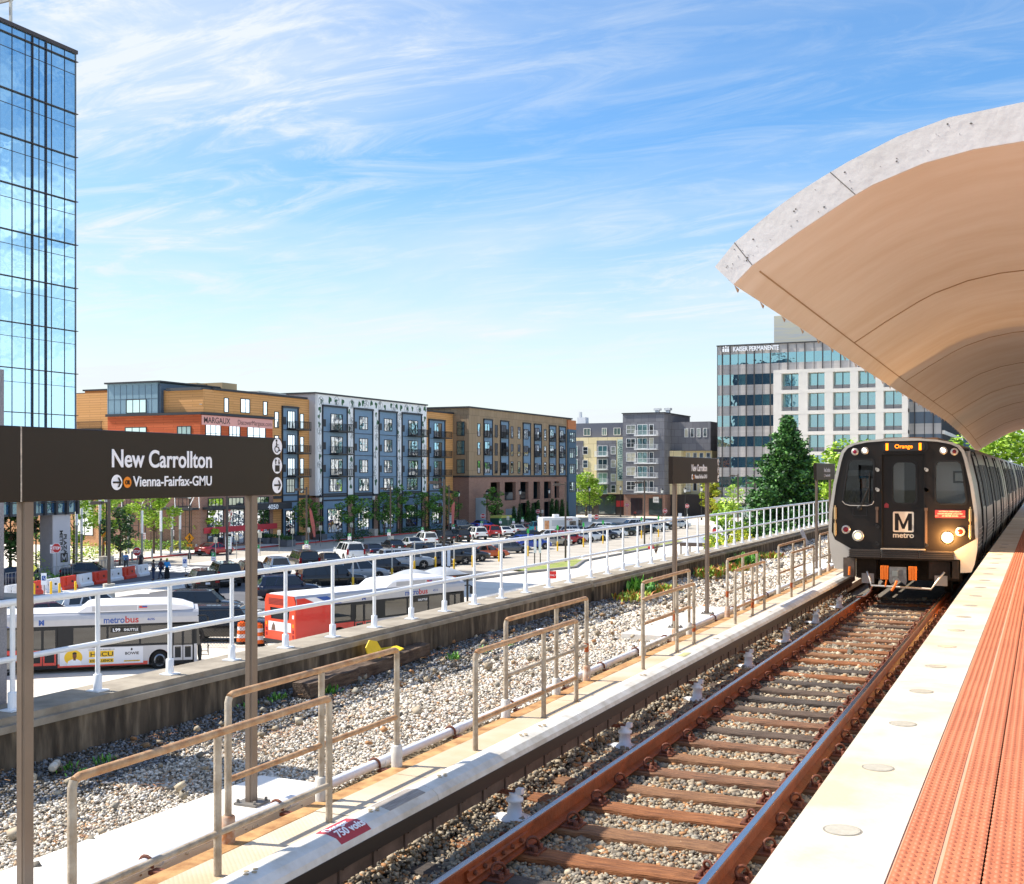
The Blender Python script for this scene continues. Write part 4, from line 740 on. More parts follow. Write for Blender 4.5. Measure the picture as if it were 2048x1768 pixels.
mb = MB(); mb.plate(P_([(-.145, .7), (.17, .7), (.18, .42), (.16, .35), (.03, .45), (-.12, .36), (-.15, .42)]), [P_([(.03, .52), (.11, .52), (.11, .64), (.03, .64)])], 'y', yf-.32, yf-.27); mb.box(TX-.1, TX+.12, yf-.3, yf+.3, .45, .66); cpl = mb.build('coupler', mat('coupler_steel', '#8b8782', .4, metal=.6, var=.2, vs=12), tr_, world=True)
mb = MB(); mb.box(TX-.09, TX+.02, yf-.36, yf-.3, .52, .62); mb.lathe([(.06, -.34), (.05, -.32)], (TX-.02, yf, .45), 14, axis='y'); mb.build('coupler_face', mat('coupler_bright', '#a9ada6', .3, metal=.7), cpl, world=True)
for u in (-.24, .29):
    mb = MB()
    for i in range(5): mb.rod((TX+u-.06+i*.03, yf-.3, .45), (TX+u-.06+i*.03, yf-.3, .72), .017, 8)
    mb.box(TX+u-.07, TX+u+.07, yf-.28, yf-.24, .46, .7); mb.build('electric_head', MC['tag_orange'], tr_, world=True)
mb = MB(); mb.tube([(TX-.0, yf-.38, .43), (TX-.03, yf-.42, .34), (TX-.09, yf-.42, .24)], .024, 8); mb.rod((TX-.2, yf-.32, .44), (TX-.22, yf-.32, .31), .016); mb.build('release_handle', MC['tag_orange'], tr_, world=True)
mb = MB(); mb.tube([(TX-.62, yf+.05, .56), (TX-.55, yf-.05, .42), (TX-.52, yf-.1, .3), (TX+.62, yf-.1, .27), (TX+.72, yf-.05, .42), (TX+.85, yf+.05, .6)], .022, 8); mb.build('trip_bar', M_silver, tr_, world=True)
for u in (-.62, .78): mb = MB(); mb.box(TX+u-.12, TX+u+.12, yf+.15, yf+.17, .32, .52); mb.build('guard_plate', mat('plate_pale', '#aaa49c', .6), tr_, world=True)
mb = MB(); mb.tube([(TX-.5, yf-.1, .3), (TX-.53, yf-.14, .18), (TX-.62, yf-.16, .08), (TX-.8, yf-.16, .05)], .018, 8); mb.build('air_hose', M_rustd, tr_, world=True)
# ---------------- ground, streets ----------------
b = MB(); b.add([(-2500, -600, -6.56), (2500, -600, -6.56), (2500, 3500, -6.56), (-2500, 3500, -6.56)], [(0, 1, 2, 3)]); struct('terrain', b, mat('terrain_green', '#7a7866', .95, var=.2, vs=.05))
def sheet(name, poly, z, m): b = MB(); b.add([(x, y, z) for x, y in poly], [tuple(range(len(poly)))]); return struct(name, b, m)
M_cstreet = mat('street_concrete', '#e4dccf', .85, col2='#cdc2b2', vs=.16, bump=.1, bs=5, det=10)
M_asph = mat('asphalt', '#66666a', .9, col2='#535355', vs=.3, det=10, bump=.2, bs=30)
M_asph2 = mat('asphalt_pale', '#b8b0a3', .9, col2='#a0988b', vs=.3, det=10)
M_side = mat('sidewalk', '#cfcbc4', .85, var=.08, vs=.6)
M_line = mat('road_paint', '#e8e8e6', .7); M_redp = mat('red_kerb', '#b23a34', .7, var=.15, vs=2); M_kerb = mat('grey_kerb', '#8f8b85', .85)
sheet('pavement', [(-190, 0), (-9, 0), (-9, 420), (-190, 420)], -6.52, M_cstreet)
sheet('parking_lot', [(-62, 30), (-45.5, 30), (-45.5, 97), (-62, 97)], -6.512, M_asph)
sheet('parking_lot', [(-64, 97.02), (-45.5, 97.02), (-45.5, 200), (-64, 200)], -6.512, M_asph2)
sheet('road', [(-86.7, 84), (-78.5, 84), (-78.5, 250), (-86.7, 250)], -6.512, M_asph2)
sheet('road', [(-85, 40), (-71, 40), (-68.6, 84), (-66, 92), (-86.7, 92), (-86.7, 84)], -6.508, M_asph)
sheet('sidewalk', [(-71, 40), (-63.2, 40), (-63.2, 130), (-66.6, 130), (-68.4, 84)], -6.505, M_side)
sheet('sidewalk', [(-91, 60), (-86.95, 60), (-86.95, 128), (-91, 128)], -6.44, M_side)
sheet('sidewalk', [(-91, 128.02), (-86.95, 128.02), (-88, 175), (-91, 175)], -6.44, mat('sidewalk_blue', '#a9b3bd', .85, var=.06))
def kerb(pts, m, w=.18, h=.15, name='kerb'):
    b = MB()
    for (x, y), (x2, y2) in zip(pts, pts[1:]):
        d = Vector((x2-x, y2-y)).normalized(); n = Vector((-d.y, d.x))*w/2; b.add([(x+n.x, y+n.y, -6.55), (x-n.x, y-n.y, -6.55), (x2-n.x, y2-n.y, -6.55), (x2+n.x, y2+n.y, -6.55), (x+n.x, y+n.y, -6.5+h), (x-n.x, y-n.y, -6.5+h), (x2-n.x, y2-n.y, -6.5+h), (x2+n.x, y2+n.y, -6.5+h)], [(4, 5, 6, 7), (0, 1, 5, 4), (1, 2, 6, 5), (2, 3, 7, 6), (3, 0, 4, 7)])
    struct(name, b, m)
kerb([(-86.8, 84), (-86.8, 150), (-87.3, 190), (-92, 215)], M_redp, .22); kerb([(-68.5, 84), (-65.5, 92), (-66.5, 110)], M_redp, .15, .02)
kerb([(-44.2, 60), (-44.4, 88), (-43, 97), (-41, 104), (-43.2, 112), (-43.2, 178), (-50, 190)], M_kerb, .3, .18); kerb([(-46.2, 60), (-46.4, 97)], M_kerb, .15, .02)
sheet('median', [(-46, 99), (-43.2, 97.5), (-41.2, 104), (-43.3, 113), (-45.6, 113)], -6.36, mat('mulch_grass', '#6f8a3c', .95, col2='#a5a05a', vs=1.6, bump=1, bs=30))
sheet('median', [(-45.6, 128), (-43.4, 128), (-43.4, 150), (-45.6, 150)], -6.36, MC['mulch_grass'])
sheet('lawn', [(-90.5, 137), (-88.6, 137), (-87.6, 172), (-90.2, 172)], -6.42, mat('lawn_green', '#4d6b2b', .95, var=.3, vs=2, bump=1, bs=20))
b = MB()
for i in range(9): b.add([(-82+i*1.5, 84.5, -6.503), (-81.1+i*1.5, 84.5, -6.503), (-81.6+i*1.5, 90, -6.503), (-82.5+i*1.5, 90, -6.503)], [(0, 1, 2, 3)])
for i in range(16): b.add([(-61.5+i*1.05, 50+i*.55, -6.503), (-60.95+i*1.05, 50+i*.55, -6.503), (-62.1+i*1.05, 56+i*.55, -6.503), (-62.7+i*1.05, 56+i*.55, -6.503)], [(0, 1, 2, 3)])
for i in range(10): b.add([(-72+i*.7, 58.5+i*.9, -6.5), (-71.7+i*.7, 58.1+i*.9, -6.5), (-67.6+i*.7, 60.2+i*.9, -6.5), (-67.9+i*.7, 60.6+i*.9, -6.5)], [(0, 1, 2, 3)])
struct('road_marking', b, M_line)
b = MB()
for k in range(36):
    y = 52+k*3.75
    for x, dx, dy in ((-48.4, -3.2, -3.6), (-63.5, -3.4, 4.4) if y > 62 else (-48.4, -3.2, -3.6)): b.add([(x, y, -6.503), (x+.1, y+.1, -6.503), (x+dx+.1, y+dy+.1, -6.503), (x+dx, y+dy, -6.503)], [(0, 1, 2, 3)])
struct('road_marking', b, M_line)
# ---------------- facade tools ----------------
class Fa:
    def __init__(s, o, u, n): s.o = Vector(o); s.u = Vector(u); s.n = Vector(n)
    def p(s, u, v, d): return s.o+s.u*u+Vector((0, 0, v))+s.n*d
    def box(s, mb, u0, u1, v0, v1, d0, d1, mi=0):
        q = [s.p(u, v, d) for d in (d0, d1) for v in (v0, v1) for u in (u0, u1)]
        mb.add(q, [(0, 1, 3, 2), (4, 6, 7, 5), (0, 4, 5, 1), (2, 3, 7, 6), (0, 2, 6, 4), (1, 5, 7, 3)], mi)
WCACHE = {}
def window(par, F, u, v, w, h, fm, gm, nx=2, ny=1, fw=.09, name='window', bar=.06, d=.03):
    key = (round(w, 2), round(h, 2), fm.name, gm.name, nx, ny, tuple(F.u), fw)
    if key not in WCACHE:
        L_ = Fa((0, 0, 0), F.u, F.n); m = MB(); L_.box(m, 0, w, 0, fw, 0, d+.05); L_.box(m, 0, w, h-fw, h, 0, d+.05); L_.box(m, 0, fw, fw, h-fw, 0, d+.05); L_.box(m, w-fw, w, fw, h-fw, 0, d+.05)
        for i in range(1, nx): L_.box(m, w*i/nx-bar/2, w*i/nx+bar/2, fw, h-fw, 0, d+.035)
        for i in range(1, ny): L_.box(m, fw, w-fw, h*i/ny-bar/2, h*i/ny+bar/2, 0, d+.03)
        g = MB(); L_.box(g, fw*.5, w-fw*.5, fw*.5, h-fw*.5, .002, d); WCACHE[key] = (m.mesh('window', fm), g.mesh('pane', gm))
    a, g = WCACHE[key]; o = bpy.data.objects.new(name, a); C.objects.link(o); o.parent = par; o.location = F.p(u, v, 0)-par.location
    q = bpy.data.objects.new('pane', g); C.objects.link(q); q.parent = o; return o
BC = {}
def balcony(par, F, u, v, w, dep, m, bm, hh=1.05, sp=.14):
    key = (w, dep, m.name, tuple(F.u))
    if key not in BC:
        L_ = Fa((0, 0, 0), F.u, F.n); a = MB(); L_.box(a, 0, w, -.12, .06, 0, dep); b = MB(); L_.box(b, 0, w, hh-.05, hh, dep-.05, dep); L_.box(b, 0, w, .1, .14, dep-.045, dep-.005)
        for s in (0, w-.05): L_.box(b, s, s+.05, hh-.05, hh, 0, dep-.05); L_.box(b, s, s+.05, .06, hh-.05, dep-.05, dep)
        i = .1
        while i < w-.05: L_.box(b, i, i+.025, .14, hh-.05, dep-.04, dep-.015); i += sp
        i = .1
        while i < dep-.1:
            for s in (.01, w-.04): L_.box(b, s, s+.025, .1, hh-.05, i, i+.025)
            i += sp
        BC[key] = (a.mesh('balcony', m), b.mesh('railing', bm))
    a, g = BC[key]; o = bpy.data.objects.new('balcony', a); C.objects.link(o); o.parent = par; o.location = F.p(u, v, 0)-par.location
    q = bpy.data.objects.new('railing', g); C.objects.link(q); q.parent = o
M_trim = mat('dark_trim', '#2b2e34', .6); M_trimw = mat('white_trim', '#e6e6e4', .6)
g_apt = tint_glass('apartment_glass', ['#20262b', '#3c4850', '#b9b39c', '#1a1d20', '#8f9389', '#59666c', '#c9c2ac', '#2c3336'], (.8, .9, 1), .1, .012)
g_apt2 = tint_glass('apartment_glass_teal', ['#2f5054', '#456a6c', '#203034', '#6f8c88'], (.75, .95, 1), .12, .012)
# ---------------- five storey apartments (nearer block) ----------------
tan = brick_mat('tan_siding', '#d19c64', '#c8945a', '#a67848', 3.6, .3, ms=.025); bl = mat('blue_panel', '#6b88a2', .6, var=.06, vs=.6); ora = brick_mat('orange_cladding', '#b8542c', '#c05f34', '#8e3f20', 3.0, .3, ms=.02); brn = brick_mat('olive_panel', '#99846a', '#907b60', '#74634c', 1.2, 3.1, ms=.03)
brk = brick_mat('red_brown_brick', '#92695a', '#815a4b', '#9c8a7c', .5, .16, ms=.02); brk2 = brick_mat('tan_brick', '#c08a5e', '#b57d52', '#cfae8a', .5, .16, ms=.02); gy = mat('grey_render', '#c4c4c6', .8)
MG = thing('apartment_building', 'long five storey apartment block in tan, blue and orange with Margaux banner and leaf mural', 'apartment building', (-91, 110, -6.5))
def blk(name, m, x0, x1, y0, y1, z0, z1, par=MG): mb = MB(); mb.box(x0, x1, y0, y1, z0, z1); return mb.build(name, m, par, world=True)
FX = Fa((-91, 0, 0), (0, 1, 0), (1, 0, 0)); FM = Fa((-90, 0, 0), (0, 1, 0), (1, 0, 0)); FG = Fa((-88, 0, 0), (0, 1, 0), (1, 0, 0)); FY = Fa((0, 110, 0), (1, 0, 0), (0, -1, 0))
blk('wall', tan, -116, -91, 110.6, 174.8, -6.5, 12.6)                     # tan body
blk('roof_edge', M_trim, -116.2, -90.75, 112.4, 131.8, 12.6, 12.85); blk('roof_edge', M_trim, -110, -90.75, 164, 175, 12.6, 12.85)
# orange corner block and brick base
blk('wall', ora, -105.3, -90.97, 110, 124.2, 2.3, 9.55); blk('cornice', M_trim, -105.5, -90.7, 109.8, 124.3, 9.55, 9.85); blk('cornice', M_trim, -118.2, -90.8, 109.7, 124.3, 1.75, 2.3)
blk('wall', brk, -105.3, -90.9, 109.95, 124.25, -6.5, 1.75)
blk('wall', brk2, -140, -105.3, 110, 112.5, -6.5, 1.7); blk('wall', tan, -111, -105.35, 112, 118, 1.7, 13.0); blk('roof_edge', M_trim, -111.2, -105.4, 111.8, 118, 13.0, 13.2)
# blue penthouse
blk('penthouse', mat('blue_grey_panel', '#7897a8', .5, var=.06, vs=.4), -105.32, -97.4, 109.97, 117.5, 9.86, 13.55)
FP = Fa((0, 109.97, 0), (1, 0, 0), (0, -1, 0)); mb = MB()
for i in range(9): x = -105.2+i*.98; FP.box(mb, x, x+.04, 9.9, 13.4, 0, .02)
FP.box(mb, -105.3, -97.4, 11.6, 11.65, 0, .022); mb.build('panel_joint', mat('joint_blue', '#3f5464', .6), MG, world=True)
blk('penthouse', mat('slate_blue', '#4b5f72', .6), -97.38, -97.0, 110.1, 122, 9.86, 13.4); mb = MB(); mb.box(-105.6, -96.8, 109.7, 122.5, 13.56, 13.75); mb.build('roof_edge', M_trim, MG, world=True)
window(MG, FP, -102.3, 9.9, 3.2, 1.7, M_trim, g_apt2, 3); FQ = Fa((-97.0, 0, 0), (0, 1, 0), (1, 0, 0)); window(MG, FQ, 112.2, 9.95, 3.4, 1.7, M_trim, g_apt, 3)
mb = MB(); mb.box(-96.5, -91.2, 110.4, 119.2, 12.5, 12.85); mb.build('pergola_roof', mat('pergola_grey', '#42484e', .6), MG, world=True)
for y in (112.0, 115.4, 118.9): mb = MB(); mb.box(-91.7, -91.3, y-.2, y+.2, 9.86, 12.5); mb.build('pergola_post', bl, MG, world=True)
mb = MB(); mb.box(-91.25, -91.15, 110.2, 124, 10.75, 10.82); mb.build('terrace_rail', mat('rail_glass', '#9fb4bd', .2), MG, world=True)
blk('rooftop_unit', mat('unit_tan', '#b39a74', .8), -101, -96.5, 121, 124, 13.4, 14.3); blk('rooftop_unit', MC['unit_tan'], -101.8, -99, 119, 121, 13.76, 14.2); blk('parapet', mat('parapet_pale', '#c4c0b6', .8), -99, -93, 124, 130, 12.86, 13.3)
# windows of the orange block, both faces; storefronts
for z in (6.2, 3.0):
    for x, w_ in ((-102.5, 3.4), (-94.4, 2.1)): window(MG, FY, x, z, w_, 2.0, M_trim, g_apt2, 3, 2)
for z in (6.2, 3.0):
    for y, w_ in ((110.9, 2.9), (115.3, 2.2), (118.9, 3.8)): window(MG, Fa((-90.97, 0, 0), (0, 1, 0), (1, 0, 0)), y, z, w_, 2.3, M_trim, g_apt, 3, 2)
bn = mat('banner_pink', '#e0a49b', .6); mb = MB(); mb.box(-90.96, -90.88, 110.2, 124.1, 8.35, 9.5); bo = mb.build('banner', bn, MG, world=True)
text('MARGAUX', 1.0, mat('banner_ink', '#2a2226', .6), (-90.86, 110.5, 8.6), (0, 1, 0), (0, 0, 1), MG, width=4.9, bold=.005); text('DiscoverMargaux.com', .85, mat('banner_ink2', '#6b4a4a', .6), (-90.86, 116.9, 8.62), (0, 1, 0), (0, 0, 1), MG, width=6.9)
gs = tint_glass('store_glass', ['#1c2324', '#2c3a38', '#3a2b30', '#202a2a'], (.9, .95, 1), .12, .04); gp = tint_glass('pale_glass', ['#7d9a92', '#98b3a8', '#6d8a84'], (.9, 1, 1), .2, .03)
for x, w_ in ((-103.0, 2.7), (-99.3, 2.7), (-94.9, 2.7)): window(MG, FY, x, -5.8, w_, 4.0, M_trim, gs, 3, 2, name='shopfront'); window(MG, FY, x+.1, -1.4, w_-.2, 1.1, M_trim, gp, 4, name='transom')
for x in (-132, -126, -120.5, -115.2, -110.5): window(MG, FY, x, -5.2, 2.9, 4.6, M_trim, gp, 2, 2)
for y, w_ in ((111.2, 3.0), (115.0, 3.2), (119.6, 3.8)): window(MG, Fa((-90.9, 0, 0), (0, 1, 0), (1, 0, 0)), y, -6.2, w_, 4.4, M_trim, gs, 3, 2, name='shopfront'); window(MG, Fa((-90.9, 0, 0), (0, 1, 0), (1, 0, 0)), y+.1, -1.4, w_-.2, 1.0, M_trim, gp, 4, name='transom')
mb = MB(); mb.box(-103.5, -91, 108.6, 109.9, -1.75, -1.5); mb.build('awning', M_trim, MG, world=True); mb = MB(); mb.box(-90.85, -89.6, 110.3, 118.5, -1.75, -1.45); mb.build('awning', M_trim, MG, world=True); mb = MB(); mb.box(-90.85, -89.2, 118.8, 126, -2.0, -1.2); aw = mb.build('awning', M_trim, MG, world=True)
text('4050', .8, M_txt, (-89.17, 120.8, -1.95), (0, 1, 0), (0, 0, 1), MG, width=2.2, bold=.02)
for x in (-103.4, -98.9, -95.2, -91.6): mb = MB(); mb.rod((x, 108.7, -1.5), (x+.4, 109.95, .8), .05, 5); mb.rod((x+1.6, 108.7, -1.5), (x+.4, 109.95, .8), .05, 5); mb.build('awning_rod', M_trimw, MG, world=True)
mb = MB(); mb.box(-90.84, -90.8, 110.5, 125, -4.6, -3.9); mb.build('window_stripe', mat('stripe_red', '#c23a44', .6), MG, world=True)
# tan bay at left (beside the tower) with balcony
FT = Fa((0, 112, 0), (1, 0, 0), (0, -1, 0)); window(MG, FT, -110.6, 8.1, 3.6, 3.0, M_trim, g_apt, 3, name='balcony_door', fw=.3); balcony(MG, FT, -110.9, 8.0, 4.2, 1.6, M_dark, M_dark)
# tan bays with balconies between the orange block and the mural, and after it
LV = [-5.9, -2.1, 1.6, 4.7, 7.9]                                            # floor levels used below
def bay(F, u0, u1, zt, pan, balc, vent_left=True):
    mb = MB(); F.box(mb, u0, u1, -6.5, zt, .01, .06); mb.build('blue_bay', bl, MG, world=True)
    mb = MB(); F.box(mb, u0-.12, u0, -6.5, zt, .01, .22); F.box(mb, u1, u1+.12, -6.5, zt, .01, .22); F.box(mb, u0-.12, u1+.12, zt, zt+.25, .01, .3)
    for z in (-1.15, -.3, 2.05, 5.15, 8.3): F.box(mb, u0, u1, z-.04, z+.04, .062, .12) if z > 0 else F.box(mb, u0, u1, z-.1, z+.1, .062, .14)
    mb.build('bay_frame', M_trim, MG, world=True); F2 = Fa(F.o+F.n*.065, F.u, F.n); w_ = (u1-u0)
    for i, z in enumerate((8.6, 5.45, 2.35)):
        if balc: window(MG, F2, u0+w_*.32, z-.1, w_*.5, 2.35, M_trim, g_apt, 3, name='balcony_door'); balcony(MG, F2, u0+w_*.28, z-.2, 3.9 if w_ > 4 else 3.5, 1.5, M_dark, M_dark)
        else: window(MG, F2, u0+w_*.28, z+.3, w_*.46, 1.9, M_trim, g_apt, 3, 2)
        mb = MB(); F2.box(mb, u0+.2, u0+.75, z+.4, z+1.4, 0, .05); mb.build('vent_grille', M_trim, MG, world=True)
    window(MG, F2, u0+w_*.25, -.15+.15, w_*.55, 1.85, M_trim, g_apt, 3, 2); window(MG, F2, u0+w_*.2, -5.7, w_*.6, 3.4, M_trim, gs if random.random() < .3 else g_apt, 4, 2)
bay(FX, 126.3, 129.7, 11.2, tan, True)
for y, w_ in ((124.6, .95), (130.3, .9)):
    for z in (8.4, 5.3, 2.4, -.2): window(MG, FX, y, z+.1, w_, 2.1, M_trim, g_apt, 1, 2)
for y, w_, z in ((113.0, .9, 10.0), (116.2, 1.9, 10.1), (120.8, .9, 10.0)): window(MG, FX, y+1.4, z, w_, 1.8, M_trim, g_apt, 1 if w_ < 1 else 2)
mb = MB(); FX.box(mb, 124.3, 126.1, -.75, -.35, .01, .12); mb.build('band', M_trim, MG, world=True); mb = MB(); FX.box(mb, 129.9, 132.4, -.75, -.35, .01, .12); mb.build('band', M_trim, MG, world=True)
# mural block
blk('mural_wall', gy, -110, -90.0, 132.5, 163.7, -.45, 13.4); blk('roof_edge', M_trim, -112, -89.8, 132.2, 163.9, 13.4, 13.6)
blk('wall', brk, -109, -90.0, 132.6, 163.6, -6.5, -.72); mb = MB(); FM.box(mb, 132.5, 163.7, -.72, -.45, 0, .12); mb.build('band', M_trim, MG, world=True)
mw = mat('mural_white', '#e6e8e9', .8); mb = MB(); FM.box(mb, 133.0, 163.7, 12.0, 13.35, .004, .03)
PIL = [(133.0, 134.0), (140.3, 142.0), (147.2, 148.9), (154.2, 155.7), (161.9, 163.65)]
for a, c in PIL: FM.box(mb, a, c, -.45, 12.0, .004, .03)
mb.build('mural_panel', mw, MG, world=True)
for i, (a, c) in enumerate(((134.15, 140.2), (142.1, 147.1), (149.0, 154.1), (155.8, 161.8))): bay(FM, a, c, 11.75, bl, i in (0, 3))
def leaf(F, mb, u, v, s, a):                                                  # heart shaped leaf
    pts = []
    for t in [i*math.pi/7 for i in range(14)]:
        x = 16*math.sin(t)**3/17; y = (13*math.cos(t)-5*math.cos(2*t)-2*math.cos(3*t)-math.cos(4*t))/17; pts.append((x*math.cos(a)-y*math.sin(a), x*math.sin(a)+y*math.cos(a)))
    q = [F.p(u+x*s*.8, v+y*s, .036) for x, y in pts]; mb.add(q, [tuple(range(len(q)))[::-1]])
def flower(F, mb, u, v, s):
    for k in range(9):
        a = random.uniform(0, 6.28); p0 = F.p(u, v, .04); p1 = F.p(u+math.cos(a)*s, v+math.sin(a)*s, .04); mb.rod(p0, p1, .03, 4)
    mb.tube([F.p(u+s*math.cos(t)*(1+.12*math.sin(5*t)), v+s*math.sin(t)*(1+.12*math.sin(5*t)), .04) for t in [i*.45 for i in range(15)]], .03, 4)
lm, fm_ = MB(), MB()
for i in range(17): leaf(FM, lm, 134.3+i*1.78+random.uniform(-.5, .5), 12.65+random.uniform(-.25, .3), random.uniform(.42, .62), random.uniform(-1.2, 1.2)+math.pi)
for i in range(8): flower(FM, fm_, 133.8+i*3.9, 12.6+random.uniform(-.2, .2), .62)
for a, c in PIL:
    z = 11.3
    vine = []
    while z > -.2:
        u = (a+c)/2+random.uniform(-.25, .25)*(c-a); vine.append(FM.p(u, z, .035))
        if random.random() < .6: leaf(FM, lm, u+random.uniform(-.2, .2), z, random.uniform(.4, .6), random.uniform(0, 6))
        elif random.random() < .6: flower(FM, fm_, u, z, .5)
        z -= random.uniform(.8, 1.3)
    fm_.tube(vine, .035, 4)
lm.build('mural_leaves', mat('mural_green', '#2f5a3e', .8), MG, world=True); fm_.build('mural_lines', mat('mural_grey', '#9fa4a6', .8), MG, world=True)
# second tan bay
bay(FX, 166.2, 171.6, 11.2, tan, True); mb = MB(); FX.box(mb, 163.75, 166.0, -.75, -.35, .01, .12); mb.build('band', M_trim, MG, world=True); mb = MB(); FX.box(mb, 171.8, 174.5, -.75, -.35, .01, .12); mb.build('band', M_trim, MG, world=True)
# garage block
GB = thing('garage_building', 'olive and brown brick block with open parking decks under three floors of windows', 'apartment building', (-88, 175, -6.5))
blk('wall', brn, -108, -88.0, 174.85, 221.4, 2.2, 13.6, GB); blk('roof_edge', M_trim, -108.3, -87.8, 174.5, 221.6, 13.6, 13.85, GB); blk('band', M_trim, -108.1, -87.85, 174.75, 218.8, 1.9, 2.2, GB)
mb = MB(); dz_ = -.0; hol = [[(u0, 1.0), (u1, 1.0), (u1, 1.0-3.3), (u0, 1.0-3.3)] for u0, u1 in ((183.2, 187.0), (189.0, 193.8), (195.9, 199.6), (201.9, 205.1), (207.0, 210.6), (212.3, 214.8))]
hol += [[(u0, -2.9), (u1, -2.9), (u1, -6.2), (u0, -6.2)] for u0, u1 in ((183.4, 187.0), (196.1, 199.5), (202.1, 205), (207.1, 210.5), (212.4, 214.7))]
mb.plate([(174.85, -6.5), (218.7, -6.5), (218.7, 1.9), (174.85, 1.9)], hol, 'x', -88.6, -87.98); mb.build('brick_screen', brk, GB, world=True); blk('wall', brk, -108, -88.62, 174.9, 178, -6.5, 1.9, GB)
blk('deck', mat('deck_grey', '#77736e', .9), -108, -88.7, 178, 221, -2.9, -2.4, GB); blk('deck_back', mat('deck_dark', '#25211f', .9), -101, -100.6, 178, 221, -6.5, 1.9, GB); blk('lift_door', mat('roller_grey', '#7e8890', .6), -88.5, -87.93, 177.3, 181.2, -6.5, -1.6, GB); blk('lift_door', MC['roller_grey'], -88.5, -87.93, 189.4, 194.2, -6.5, -3.8, GB)
for i, (y, cl_) in enumerate(((184.5, '#b7bcc0'), (191, '#2a2c2e'), (197.5, '#8f9499'), (203.4, '#3c3f44'))): mb = MB(); mb.prism([(y-1.9, -2.3), (y+1.9, -2.3), (y+1.9, -1.6), (y+1.1, -1.45), (y+.7, -.95), (y-.9, -.95), (y-1.4, -1.5), (y-1.9, -1.6)], 'x', -92.5, -90.7); o = mb.build('parked_car', mat('deckcar%d' % i, cl_, .3, coat=.5)); tag(o, ['silver car on the upper parking deck, in the leftmost bay', 'black car on the upper parking deck, second bay', 'pale grey car on the upper parking deck, third bay', 'dark grey car on the upper parking deck, fourth bay'][i], 'car', 'cars on the parking deck')
for y, w_ in ((178.0, 1.1), (184.9, 1.1), (191.6, 1.1), (194.7, 1.1), (207.0, 1.1)):
    for z in (8.9, 5.7, 2.55): window(GB, FG, y, z, w_, 2.2, M_trim, g_apt, 1, 2)
FGs = Fa((0, 174.85, 0), (1, 0, 0), (0, -1, 0))
for z in (8.9, 5.7, 2.55): window(GB, FGs, -90.3, z, 1.5, 2.4, M_trim, g_apt2, 1, 2)
for y, kd in ((180.4, 1), (187.2, 1), (197.0, 0), (202.2, 1), (209.5, 1), (214.6, 1)):
    mb = MB(); FG.box(mb, y, y+3.3, 2.25, 11.8, .01, .06); mb.build('blue_bay', bl, GB, world=True); mb = MB(); FG.box(mb, y-.1, y, 2.25, 11.9, .01, .2); FG.box(mb, y+3.3, y+3.4, 2.25, 11.9, .01, .2); FG.box(mb, y-.1, y+3.4, 11.8, 12.0, .01, .25); mb.build('bay_frame', M_trim, GB, world=True); F2 = Fa(FG.o+FG.n*.065, FG.u, FG.n)
    for j, z in enumerate((8.9, 5.8, 2.6)):
        window(GB, F2, y+.3, z, 2.0, 2.3 if j < 2 and kd else 1.9, M_trim, g_apt, 2, 1 if j < 2 and kd else 2)
        if kd and j < 2: balcony(GB, F2, y+.2, z, 2.2, .45, M_dark, M_dark)
        mb = MB(); F2.box(mb, y+2.5, y+3.1, z+.6, z+1.6, 0, .05); mb.build('vent_grille', M_trim, GB, world=True)
blk('end_bay', mat('end_blue', '#46647a', .6), -100, -87.6, 218.8, 223.0, -6.5, 11.5, GB); blk('end_cap', mat('end_orange', '#b8754a', .8), -100, -87.7, 218.8, 223.2, 11.5, 13.4, GB)
for z in (8.9, 5.7, 2.5, -1.2): window(GB, Fa((-87.6, 0, 0), (0, 1, 0), (1, 0, 0)), 219.3, z, 3.2, 2.0, M_trim, g_apt2, 3, 2)
# ---------------- white balcony apartments behind ----------------
SG = thing('apartment_building', 'charcoal and cream five storey block with white balconies and a tall vertical leasing banner', 'apartment building', (-85, 238, -6.5)); cha = brick_mat('charcoal_panel', '#7a7a7f', '#6c6c72', '#545459', 1.6, 1.5, ms=.03); crm = brick_mat('cream_panel', '#ead9ae', '#e3d1a2', '#b9a77c', 2.2, 3.0, ms=.04); FS = Fa((0, 238, 0), (1, 0, 0), (0, -1, 0)); bg_ = mat('slate_grey', '#5d6270', .8)
def sb(n, m, *a): return blk(n, m, *a, SG)
sb('wall', bg_, -100, -82, 240, 256, 2, 13.6); sb('wall', crm, -99, -81.4, 238, 242, -1.9, 10.4); sb('base_wall', mat('shop_dark', '#3b3532', .8), -99, -81.2, 238.6, 242, -6.5, -1.95)
sb('wall', cha, -82.2, -73.0, 236.5, 256, -1.9, 15.3); sb('base_wall', brk, -82.2, -73.0, 237.2, 256, -6.5, -1.95); sb('roof_edge', M_trim, -82.4, -72.8, 236.3, 256, 15.3, 15.5)
for a, c in ((-95.5, -91.8), (-88.7, -84.2)): mb = MB(); FS.box(mb, a, c, -1.6, 9.7, .01, .05); mb.build('dark_panel', cha, SG, world=True)
FS2 = Fa((0, 237.93, 0), (1, 0, 0), (0, -1, 0)); FS3 = Fa((0, 236.5, 0), (1, 0, 0), (0, -1, 0))
for z in (6.6, 3.7, .7, -1.7):
    window(SG, FS2, -94.8, z-.2, 1.7, 2.2, M_trimw, g_apt2, 2); window(SG, FS2, -91.9, z+.1, 1.2, 1.7, M_trimw, g_apt, 1, 2); window(SG, FS2, -88.4, z-.2, 2.2, 2.2, M_trimw, g_apt2, 2); window(SG, FS2, -85.4, z+.1, 1.1, 1.7, M_trimw, g_apt, 1, 2)
    if z > 0: balcony(SG, FS2, -88.7, z-.3, 2.7, 1.3, M_trimw, M_trimw, sp=.22)
